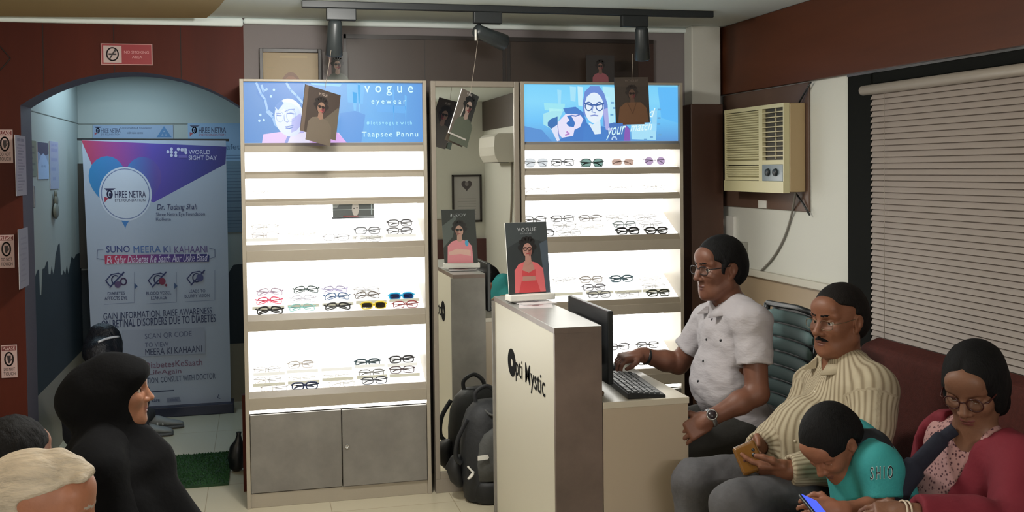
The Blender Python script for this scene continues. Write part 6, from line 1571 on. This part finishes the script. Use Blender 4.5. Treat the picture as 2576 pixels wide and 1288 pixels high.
# ------------------------------------------------------------------ 3. boy in teal
def boy():
    J = {}
    hc = PD(2092, 1112, 3.12); s = .86
    J['neck'] = PD(2178, 1150, 3.14); J['chest'] = PD(2195, 1222, 3.14); J['belly'] = PD(2210, 1300, 3.16); J['pelvis'] = PD(2222, 1360, 3.20)
    J['shL'] = PD(2212, 1180, 3.02); J['shR'] = PD(2150, 1185, 3.27)
    J['elL'] = PD(2225, 1282, 2.98); J['wrL'] = PD(2105, 1283, 2.92)
    J['elR'] = PD(2130, 1275, 3.26); J['wrR'] = PD(2095, 1290, 3.10)
    pz = J['pelvis']; pz[2] = .52
    J['hipL'] = pz + V3(-.04, -.07, -.02); J['hipR'] = pz + V3(-.04, .07, -.02)
    J['knL'] = pz + V3(-.34, -.08, -.01); J['knR'] = pz + V3(-.34, .07, -.01); J['anL'] = V3(J['knL'][0] + .02, J['knL'][1], .08); J['anR'] = V3(J['knR'][0] + .02, J['knR'][1], .08)
    t = person('boy in a teal polo shirt bent over a phone', pz)
    R = basis((-.66, -.22, -.75))
    sk = skin_mat('child_skin', '#8a5a44')
    S = SDF(.010); L = head(S, hc, R, s, True, eyes_down=True)
    S.rc(hc + R @ V3(-.03, 0, -.05) , J['neck'], .043, .050, .03)
    torso(S, J, -.006, .78, 1.0, .04); arm(S, J, 'L', .74); arm(S, J, 'R', .74); legs(S, J, .74)
    hand(S, J['wrL'], V3(-.9, .25, .05), V3(.1, -.9, .5), V3(-.2, .2, 1), .55, .76); hand(S, J['wrR'], V3(-.8, -.3, .0), V3(0, .9, .4), V3(0, -.2, 1), .5, .76)
    S.build('body', [sk, M_lip('child_lips', '#6b4038'), M_hair, M_eyew, M_iris], t)
    S = SDF(.008); hair_short(S, L, R, s, .036, -.080, .015, .034); S.wrinkle(.0007, 240, (1, 1, .4)); S.build('hair', M_hair, t)
    te = mat('teal_polo', '#2f8f90', .85, bump=('noise', 160, .15)); nv = mat('navy_collar', '#11151d', .8)
    S = SDF(.007); torso(S, J, .012, .80, 1.02, .04); arm(S, J, 'L', .80, .018, .72, fore=False); arm(S, J, 'R', .80, .018, .7, fore=False)
    for sd in 'LR':
        d = unit(J['el' + sd] - J['sh' + sd]); ln = np.linalg.norm(J['el' + sd] - J['sh' + sd]); q = J['sh' + sd] + d * ln * .74
        S.rc(q - d * .02, q, .052, .054, .015); S.bx(q + d * .06, (.08, .08, .056), basis(d, (0, 1, .2))[:, [1, 2, 0]], .004, .004, 0, '-'); S.rc(q - d * .05, q + d * .05, .036, .042, .006, 0, '-')
    S.rc(J['neck'] + (hc - J['neck']) * .9, J['neck'] + (hc - J['neck']) * .05, .055, .050, .01, 0, '-')
    S.wrinkle(.0024, 38, (1, 1, 1.3), 2)
    shirt = S.build('polo_shirt', te, t)
    ax_ = unit(hc - J['neck']); Rb = basis(ax_)
    S = SDF(.005); n0 = J['neck']; S.rc(n0 - ax_ * .005 + V3(0, 0, .012), n0 + ax_ * .035 + V3(0, 0, .010), .080, .066, .02); S.rc(n0 - ax_ * .12 + V3(0, 0, .012), n0 + ax_ * .12 + V3(0, 0, .010), .052, .050, .008, 0, '-')
    S.el(n0 - V3(-.02, 0, .13), (.12, .16, .085), None, .01, 0, '-'); S.build('collar', nv, t)
    # letters on the sleeve
    for bd, off, mm, nm in ((.03, .0012, mat('pale_letters', '#c9d9d8', .7), 'letter_outline'), (0, .0022, nv, 'sleeve_letters')):
        V, P = text_geo('S H I O', bold=bd); x0, x1 = min(v[0] for v in V), max(v[0] for v in V); mb = MB(); ok = {}
        for i, (x, y) in enumerate(V):
            f = (x - x0) / (x1 - x0); p, n = hit(shirt, 2190 + 56 * f, 1206 - 32 * y / .73 - 4 * f)
            if p is not None: ok[i] = mb.bm.verts.new(p + n * off)
        for p in P:
            if all(i in ok for i in p): mb._f([ok[i] for i in p])
        mb.build(nm, mm, t)
    S = SDF(.010); S.el(pz, (.115, .135, .085), None, .04); legs(S, J, .80, .012); S.build('trousers', mat('navy_shorts', '#1d2230', .85), t)
    feet(t, J, M_black, (-1, 0, 0), .8)
    c = PD(2055, 1284, 2.86); n = unit(V3(.45, -.25, .85)); Rb = basis(n, (-1, 0, .2))
    ph = thing('mobile_phone', "phone with a lit blue screen in the boy's hands", 'phone', c)
    S = SDF(.004); S.bx(c, V3(.001, .058, .030), Rb, .004, .002); S.build('case', M_black, ph)
    q = [c + Rb @ V3(.006, y, z) for y, z in ((-.058, -.029), (.058, -.029), (.058, .029), (-.058, .029))]
    mb = MB(); mb.face(q); mb.build('screen', emat('blue_screen', '#4a63f0', 1.2), ph)
    return t
boy()

# ------------------------------------------------------------------ 4. woman in crimson
def woman():
    J = {}
    hc = PD(2452, 970, 3.10); s = .98
    J['neck'] = PD(2455, 1098, 3.12); J['chest'] = PD(2455, 1205, 3.14); J['belly'] = PD(2440, 1310, 3.14); J['pelvis'] = PD(2470, 1385, 3.2)
    J['shL'] = PD(2570, 1180, 2.96); J['shR'] = PD(2372, 1140, 3.34)
    J['elL'] = PD(2545, 1330, 2.80); J['wrL'] = PD(2285, 1292, 2.78)
    J['elR'] = PD(2300, 1265, 3.28); J['wrR'] = PD(2240, 1310, 3.05)
    pz = J['pelvis']; pz[2] = .53
    J['hipL'] = pz + V3(-.05, -.09, -.01); J['hipR'] = pz + V3(-.05, .09, -.01); J['knL'] = pz + V3(-.36, -.36, -.02); J['knR'] = pz + V3(-.40, -.18, -.02)
    J['anL'] = V3(J['knL'][0], J['knL'][1], .08); J['anR'] = V3(J['knR'][0], J['knR'][1], .08)
    t = person('woman in glasses and a crimson jacket looking down, on the red bench', pz)
    R = basis((-.80, -.52, -.42))
    sk = skin_mat('light_brown_skin', '#74503d')
    S = SDF(.010); L = head(S, hc, R, s, True, nose=1.1, eyes_down=True)
    S.rc(hc + R @ V3(-.025, 0, -.05), J['neck'] + V3(0, 0, -.01), .048, .054, .03)
    torso(S, J, -.006, .95, 1.1); arm(S, J, 'L', .88); arm(S, J, 'R', .88); legs(S, J, .95)
    hand(S, J['wrL'], V3(-.9, .4, -.05), V3(.1, -.5, .8), V3(-.3, .6, .6), .4, .9); hand(S, J['wrR'], V3(-.6, -.7, -.1), V3(-.3, .3, .9), V3(-.6, .3, .5), .4, .9)
    S.build('body', [sk, M_lip('rose_lips', '#6e3a38'), M_hair, M_eyew, M_iris], t)
    r = lambda *a: np.array(a) * s
    S = SDF(.009)
    S.el(L(-.016, 0, .036), r(.112, .090, .102), R, .01); S.el(L(-.045, 0, -.03), r(.075, .086, .085), R, .03)
    for l in (-1, 1): S.el(L(.012, l * .072, -.02), r(.035, .020, .062), R, .02)
    S.el(L(-.120, 0, -.060), r(.048, .062, .062), R, .02); S.el(L(-.11, .01, -.12), r(.035, .045, .06), R, .02)
    S.el(L(.135, 0, -.040), r(.105, .066, .128), R, .012, 0, '-'); S.rc(L(.10, 0, .075), L(.03, .0, .145), .010, .002, .01, 0, '-')
    S.bx(L(.06, 0, -.16), r(.10, .09, .08), R, .01, .01, 0, '-')
    S.zone(hc, .17, .0045); S.wrinkle(.0007, 170, (.6, 1, .6)); S.build('hair', M_hair, t)
    eyeglasses(t, L, s, mat('maroon_frame', '#3a1714', .3), 'round', .0022, -.002)
    ku = mat('printed_kurta', '#9a6a6c', .85)
    nt = ku.node_tree; N = nt.nodes; Lk = nt.links; b = N['Principled BSDF']; tc = N.new('ShaderNodeTexCoord'); vo = N.new('ShaderNodeTexVoronoi'); vo.inputs['Scale'].default_value = 95
    rp = N.new('ShaderNodeValToRGB'); e = rp.color_ramp.elements; e[0].position = .22; e[0].color = (*lin('#4a2530'), 1); e[1].position = .42; e[1].color = (*lin('#b08684'), 1)
    Lk.new(tc.outputs['Object'], vo.inputs['Vector']); Lk.new(vo.outputs['Distance'], rp.inputs[0]); Lk.new(rp.outputs[0], b.inputs['Base Color'])
    S = SDF(.010); torso(S, J, .006, .96, 1.12)
    S.rc(J['neck'] + R @ V3(.0, 0, .08), J['neck'] + R @ V3(.02, 0, -.02), .060, .058, .012, 0, '-'); S.rc(J['neck'] + V3(-.07, -.06, .02), J['neck'] + V3(-.09, -.08, -.045), .03, .008, .01, 0, '-')
    S.wrinkle(.002, 40, (1, 1, 1), 1); S.build('kurta', ku, t)
    cr = mat('crimson_jacket', '#6f1526', .85, bump=('noise', 40, .25))
    S = SDF(.009); torso(S, J, .024, .97, 1.12); arm(S, J, 'L', .95, .028); arm(S, J, 'R', .95, .026)
    up = unit(J['neck'] - J['pelvis']); lf = unit(J['shL'] - J['shR']); fw = np.cross(lf, up)
    S.rc(J['neck'] + up * .10, J['neck'] + up * -.045, .098, .085, .012, 0, '-'); S.rc(J['neck'] + fw * .09 + up * .05, J['neck'] + fw * .15 - up * .22, .085, .05, .012, 0, '-')
    # open front: wedge from the neck down
    S.bx(J['chest'] + fw * .17 + lf * -.015 - up * .05, (.105, .080, .30), np.stack([fw, lf, up], 1) , .01, .012, 0, '-')
    for sd in 'LR':
        d = unit(J['wr' + sd] - J['el' + sd]); q = J['wr' + sd] - d * .02; S.bx(q + d * .06, (.08, .08, .055), basis(d, (0, .3, 1))[:, [1, 2, 0]], .004, .004, 0, '-'); S.rc(q - d * .06, q + d * .05, .030, .034, .006, 0, '-')
    S.wrinkle(.0045, 26, (1, 1, 1.2), 7); S.wrinkle(.0016, 70, (1, 1, 1), 8); S.build('jacket', cr, t)
    # dark blue shoulder strap / scarf and the bag it leads to
    mb = MB(); P = [PD(2402, 1080, 3.10), PD(2368, 1105, 3.10), PD(2335, 1140, 3.08), PD(2300, 1178, 3.04), PD(2262, 1230, 3.0), PD(2240, 1300, 2.98)]
    mb.tube(curve(P, 6), [.020] * 6 + [.028] * 12 + [.04] * 13, 10, flat=.6); mb.build('scarf', mat('navy_scarf', '#191c2c', .85, bump=('noise', 40, .3)), t)
    S = SDF(.012); S.el(pz, (.15, .18, .10), None, .04); legs(S, J, 1.0, .02); S.wrinkle(.004, 30, (1, 1, 1), 6); S.build('trousers', mat('maroon_trousers', '#2d1418', .85), t)
    feet(t, J, M_black, (-1, 0, 0), .9)
    d = unit(J['wrL'] - J['elL'])
    for k in (.0, .012):
        q = J['wrL'] + d * (.006 + k); MB().tube([q + (basis(d) @ V3(0, math.cos(a), math.sin(a))) * .032 for a in np.linspace(0, 2 * PI, 22)[:-1]], .003, 6, closed=True).build('bangle', mat('pale_bangle', '#c9b8a4', .3), t)
    return t
woman()

# ------------------------------------------------------------------ 5. woman in the black headscarf
def seat(name, label, x, y, w=.46, d=.46, h=.43):
    t = thing(name, label, 'seat', (x, y, 0), 'plain waiting stools')
    MB().box((x - d / 2, y - w / 2, h - .05), (x + d / 2, y + w / 2, h)).build('seat', M_black, t, .015, seg=3)
    for sx in (-1, 1):
        for sy_ in (-1, 1): MB().cyl((x + sx * (d / 2 - .03), y + sy_ * (w / 2 - .03), 0), (x + sx * (d / 2 - .04), y + sy_ * (w / 2 - .04), h - .05), .013, .015, 10).build('leg', M_blackmetal, t)
    return t
def seated_right(J, b):
    pz = J['pelvis']
    for sd, o in (('L', .09), ('R', -.09)):
        J['hip' + sd] = pz + V3(.04, o, -.02); J['kn' + sd] = pz + V3(.40, o * 1.1, -.02); J['an' + sd] = V3(pz[0] + .38, pz[1] + o * 1.1, .08)
def woman_black():
    J = {}
    hc = PD(292, 985, 3.46); s = .96
    J['neck'] = hc + V3(-.045, 0, -.15); J['chest'] = J['neck'] + V3(-.01, 0, -.17); J['belly'] = J['chest'] + V3(.02, 0, -.17); J['pelvis'] = V3(J['belly'][0] - .02, hc[1], .53)
    J['belly'][2] = max(J['belly'][2], .60)
    J['shL'] = J['neck'] + V3(-.0, .18, -.07); J['shR'] = J['neck'] + V3(.0, -.18, -.07)
    J['elL'] = J['shL'] + V3(.08, .03, -.25); J['elR'] = J['shR'] + V3(.10, -.03, -.25); J['wrL'] = J['elL'] + V3(.15, -.10, -.14); J['wrR'] = J['elR'] + V3(.15, .10, -.14)
    J['pelvis'][2] = .42; seated_right(J, 1); J['knL'][2] = J['knR'][2] = .29; J['anL'][0] += .12; J['anR'][0] += .12; pz = J['pelvis']
    t = person('woman in a black headscarf and robe seen in profile, facing right', pz)
    R = basis((1, -.02, .02))
    S = SDF(.012); L = head(S, hc, R, s, True, nose=1.05)
    S.rc(hc + R @ V3(-.025, 0, -.05), J['neck'], .048, .054, .03); torso(S, J, -.006, .95, 1.05); arm(S, J, 'L', .85); arm(S, J, 'R', .85); legs(S, J, .92)
    hand(S, J['wrL'], V3(.8, -.5, -.2), V3(.1, .4, .9), V3(.5, .3, .4), .4, .9); hand(S, J['wrR'], V3(.8, .5, -.2), V3(.1, -.4, .9), V3(.5, -.3, .4), .4, .9)
    S.build('body', [skin_mat('fair_brown_skin', '#8f614a'), M_lip('soft_lips', '#8a4f48'), M_hair, M_eyew, M_iris], t)
    bk_ = mat('black_cloth', '#08080a', .9, spec=.15, bump=('noise', 30, .3))
    r = lambda *a: np.array(a) * s
    S = SDF(.007); S.el(L(-.022, 0, .030), r(.118, .092, .108), R, .02); S.el(L(-.060, 0, -.030), r(.125, .096, .11), R, .05); S.el(L(-.115, 0, -.02), r(.075, .075, .085), R, .05); S.el(L(.040, 0, .062), r(.074, .074, .058), R, .03)
    S.rc(L(-.02, 0, -.09), J['neck'] + V3(.02, 0, -.04), .085, .105, .05); S.el(J['neck'] + V3(.05, 0, -.08), (.13, .16, .07), None, .05)
    S.rc(L(.055, 0, -.135), J['neck'] + V3(.13, 0, -.09), .035, .06, .04)
    for sd in (-1, 1): S.rc(J['neck'] + V3(0, sd * .05, -.02), J['neck'] + V3(-.01, sd * .17, -.075), .075, .075, .05)
    S.rc(J['neck'] + V3(.12, -.04, -.12), J['neck'] + V3(.30, -.06, -.40), .085, .085, .06); S.rc(J['neck'] + V3(.02, -.14, -.12), J['neck'] + V3(.20, -.14, -.40), .085, .08, .06)
    S.el(L(.118, 0, -.052), r(.078, .064, .092), R, .012, 0, '-')
    S.el(L(.060, 0, -.045), r(.050, .062, .074), R, .012, 0, '-')
    S.rc(L(.045, 0, -.165), J['neck'] + V3(.15, 0, -.09), .050, .080, .04); S.rc(L(.075, 0, -.150), L(.03, 0, -.15), .022, .04, .03)
    S.zone(hc, .15, .005); S.wrinkle(.0032, 36, (.7, 1, 1.4), 3); S.build('headscarf', bk_, t)
    S = SDF(.011); torso(S, J, .03, 1.05, 1.1); arm(S, J, 'L', 1, .035); arm(S, J, 'R', 1, .035)
    for sd in 'LR': S.rc(J['hip' + sd], J['kn' + sd], .105, .095, .06); S.rc(J['kn' + sd], J['an' + sd] + V3(0, 0, .02), .095, .11, .06)
    S.el(pz, (.18, .22, .13), None, .05); S.wrinkle(.006, 24, (1, 1, .8), 2); S.wrinkle(.002, 60, (1, 1, .8), 5); S.build('robe', bk_, t)
    feet(t, J, M_black, (1, 0, 0), .85)
    seat('waiting_stool', 'plain black stool under the woman in the black headscarf', pz[0] - .0, pz[1], .44, .40, .285)
woman_black()

# ------------------------------------------------------------------ 6. white-haired man, nearest the camera
def simple_sitter(label, hc, s, skinc, hair_fn, cloth, face, seatlab, fem=False, body=(1, 0)):
    J = {}; hc = np.array(hc, float)
    J['neck'] = hc + V3(-.045, 0, -.155); J['chest'] = J['neck'] + V3(-.01, 0, -.17); J['belly'] = J['chest'] + V3(.01, 0, -.16); J['pelvis'] = V3(J['belly'][0] - .02, hc[1], .52)
    J['belly'][2] = max(J['belly'][2], .60)
    J['shL'] = J['neck'] + V3(0, .185, -.07); J['shR'] = J['neck'] + V3(0, -.185, -.07)
    J['elL'] = J['shL'] + V3(.06, .04, -.26); J['elR'] = J['shR'] + V3(.06, -.04, -.26); J['wrL'] = J['elL'] + V3(.23, -.08, -.04); J['wrR'] = J['elR'] + V3(.23, .08, -.04)
    seated_right(J, 1)
    for k in J:                                     # turn the whole figure about the head's vertical
        d = J[k] - hc; J[k] = hc + V3(d[0] * body[0] - d[1] * body[1], d[0] * body[1] + d[1] * body[0], d[2])
    pz = J['pelvis']; t = person(label, pz); R = basis(face); W2 = lambda x, y, z: V3(x * body[0] - y * body[1], x * body[1] + y * body[0], z)
    S = SDF(.012); L = head(S, hc, R, s, fem, nose=1.1)
    S.rc(hc + R @ V3(-.02, 0, -.055), J['neck'], .054, .06, .03); torso(S, J, -.006, 1, 1.1); arm(S, J, 'L', .95); arm(S, J, 'R', .95); legs(S, J, .95)
    hand(S, J['wrL'], W2(.8, -.5, -.2), W2(.1, .4, .9), W2(.5, .3, .4), .4); hand(S, J['wrR'], W2(.8, .5, -.2), W2(.1, -.4, .9), W2(.5, -.3, .4), .4)
    brow_m = mat('grey_brow', '#a39a90', .6) if 'white' in label else M_hair
    S.build('body', [skin_mat(skinc[0], skinc[1]), M_lip('lips_' + skinc[0], '#7a4a40'), brow_m, M_eyew, M_iris], t)
    hair_fn(t, L, R, s, hc)
    S = SDF(.011); torso(S, J, .014, 1.0, 1.12); arm(S, J, 'L', 1, .02); arm(S, J, 'R', 1, .02); S.el(pz + V3(0, 0, .03), (.15, .19, .10), None, .04)
    S.rc(J['neck'] + V3(.02, 0, .10), J['neck'] + V3(.01, 0, -.01), .068, .062, .012, 0, '-')
    for sd in 'LR':
        d = unit(J['wr' + sd] - J['el' + sd]); q = J['wr' + sd] - d * .01; S.bx(q + d * .06, (.08, .08, .055), basis(d, (0, .3, 1))[:, [1, 2, 0]], .004, .004, 0, '-'); S.rc(q - d * .06, q + d * .05, .031, .034, .006, 0, '-')
    S.wrinkle(.003, 30, (1, .6, 1.5), 3); S.build('shirt', cloth, t)
    S = SDF(.012); S.el(pz, (.15, .19, .10), None, .04); legs(S, J, 1.02, .016); S.build('trousers', mat('charcoal_trousers', '#26262a', .85), t)
    feet(t, J, M_black, W2(1, 0, 0))
    seat('waiting_stool', seatlab, pz[0], pz[1], .42, .40, .395)
    return t
def hair_white(t, L, R, s, hc):
    wm = mat('white_hair', '#b8ab98', .6, var=(45, .22, (.3, 1, 1)), bump=('noise', 120, .8, (.2, 1, 1)))
    S = SDF(.009); r = lambda *a: np.array(a) * s
    S.el(L(-.014, 0, .034), r(.106, .083, .098), R, .01); S.el(L(-.05, 0, -.01), r(.068, .072, .075), R, .03)
    S.rc(L(.060, .03, .100), L(.082, -.045, .086), .012 * s, .013 * s, .03); S.rc(L(.03, .0, .118), L(.085, -.02, .098), .018, .014, .02)
    tl = .30; Rt = R @ np.array([[math.cos(tl), 0, -math.sin(tl)], [0, 1, 0], [math.sin(tl), 0, math.cos(tl)]])
    S.bx(L(.115, 0, -.060), r(.090, .2, .135), Rt, .012, .012, 0, '-'); S.bx(L(0, 0, -.175), r(.3, .3, .09), R, .01, .01, 0, '-')
    for l in (-1, 1): S.el(L(-.004, l * .085, -.008), r(.030, .03, .036), R, .01, 0, '-')
    S.zone(hc, .14, .0032); S.wrinkle(.0005, 210, (.25, 1, .8), 2); S.build('hair', wm, t)
simple_sitter('white-haired man at the bottom left corner, nearest the camera', PD(95, 1300, 2.02), 1.0, ('ruddy_skin', '#a06a50'), hair_white, mat('grey_shirt', '#7d7f83', .85), (1, -.03, -.12), 'plain black stool under the white-haired man')
def hair_dark(t, L, R, s, hc):
    S = SDF(.009); hair_short(S, L, R, s, .07, -.078, .012); S.wrinkle(.002, 240, (1, 1, .3)); S.build('hair', M_hair, t)
simple_sitter('dark-haired person at the left edge, behind the white-haired man', PD(38, 1168, 2.75), .95, ('mid_brown_skin', '#7a5240'), hair_dark, mat('dark_shirt', '#1e1f26', .85), (.45, .9, -.05), 'plain black stool under the dark-haired person at the left edge')  # plain mid-brown skin with dark hair and shirt
def hair_clip(t, L, R, s, hc):
    S = SDF(.009); r = lambda *a: np.array(a) * s; hm = mat('blue_black_hair', '#10121a', .45, spec=.25, bump=('noise', 120, .5, (1, 1, .4)))
    S.el(L(-.02, 0, .036), r(.118, .094, .104), R, .01); S.el(L(-.07, 0, .0), r(.08, .088, .08), R, .03)
    S.el(L(-.06, 0, .10), r(.06, .07, .05), R, .03); S.el(L(-.14, 0, -.02), r(.05, .06, .07), R, .03); S.el(L(.07, -.01, .10), r(.035, .04, .026), R, .02)
    S.bx(L(.13, 0, -.07), r(.085, .2, .13), R, .012, .012, 0, '-'); S.bx(L(0, 0, -.2), r(.3, .3, .09), R, .01, .01, 0, '-')
    S.zone(hc, .17, .005); S.wrinkle(.0035, 60, (1, 1, 1), 2); S.wrinkle(.001, 160, (1, 1, 1), 3); h = S.build('hair', hm, t)
    pts = []
    for i in range(8):
        p, n = hit(h, 247 + 50 * i / 7, 862 - 14 * math.sin(i / 7 * 1.6))
        if p is not None: pts.append(p + n * .004)
    if len(pts) > 2: MB().tube(pts, .006, 8, flat=.6).build('hair_clip', mat('pale_hair_clip', '#a9adb8', .35), t)
def floor_sitter():
    hc = PD(262, 893, 5.35); s = 1.0; J = {}
    shoeA, shoeB = PZ(372, 1081), PZ(343, 1099)
    fw = unit(V3(shoeA[0] - hc[0], shoeA[1] - hc[1], 0)); lf = np.cross((0, 0, 1), fw)
    J['neck'] = hc - fw * .04 + V3(0, 0, -.15); J['pelvis'] = V3(hc[0] - fw[0] * .16, hc[1] - fw[1] * .16, .125)
    J['chest'] = J['neck'] * .6 + J['pelvis'] * .4; J['belly'] = J['neck'] * .28 + J['pelvis'] * .72
    J['shL'] = J['neck'] + lf * .15 + V3(0, 0, -.06); J['shR'] = J['neck'] - lf * .15 + V3(0, 0, -.06)
    for sd, o, q in (('L', .08, shoeA), ('R', -.08, shoeB)):
        J['hip' + sd] = J['pelvis'] + lf * o; J['an' + sd] = V3(q[0], q[1], .10); J['kn' + sd] = (J['hip' + sd] + J['an' + sd]) / 2 + V3(0, 0, .10)
        J['el' + sd] = J['sh' + sd] + fw * .06 + V3(0, 0, -.20); J['wr' + sd] = J['kn' + sd] * .75 + J['hip' + sd] * .25 + V3(0, 0, .10)
    t = person('person with blue-black hair and a pale clip sitting on the corridor floor in white sneakers', J['pelvis']); R = basis(tuple(fw * .9 + V3(0, 0, -.35)))
    S = SDF(.012); L = head(S, hc, R, s, True); S.rc(hc + R @ V3(-.02, 0, -.055), J['neck'], .05, .056, .03); torso(S, J, -.006, .9, 1, .04); arm(S, J, 'L', .85); arm(S, J, 'R', .85); legs(S, J, .9)
    hand(S, J['wrL'], fw, V3(0, 0, 1), -lf, .4, .9); hand(S, J['wrR'], fw, V3(0, 0, 1), lf, .4, .9)
    S.build('body', [skin_mat('deep_skin', '#7a5240'), M_lip('dusky_lips', '#6b4038'), M_hair, M_eyew, M_iris], t)
    hair_clip(t, L, R, s, hc)
    S = SDF(.011); torso(S, J, .014, .9, 1.0, .04); arm(S, J, 'L', .9, .02); arm(S, J, 'R', .9, .02); S.rc(hc + V3(0, 0, -.02), J['neck'], .06, .058, .012, 0, '-'); S.wrinkle(.003, 30, (1, 1, 1), 3); S.build('shirt', mat('navy_shirt', '#161a26', .85), t)
    S = SDF(.012); S.el(J['pelvis'], (.14, .15, .11), None, .04); legs(S, J, .95, .014); S.wrinkle(.003, 40, (1, 1, 1), 3); S.build('trousers', mat('charcoal_trousers', '#26262a', .85), t)
    d = unit(V3(.9, .25, 0))
    for q, e in ((shoeA, (.95, .05)), (shoeB, (.95, -.05))): shoe('sneaker', '', V3(q[0], q[1], 0) - V3(*e, 0) * .05, V3(q[0], q[1], 0) + V3(*e, 0) * .3, .27, None, sm, t)
floor_sitter()
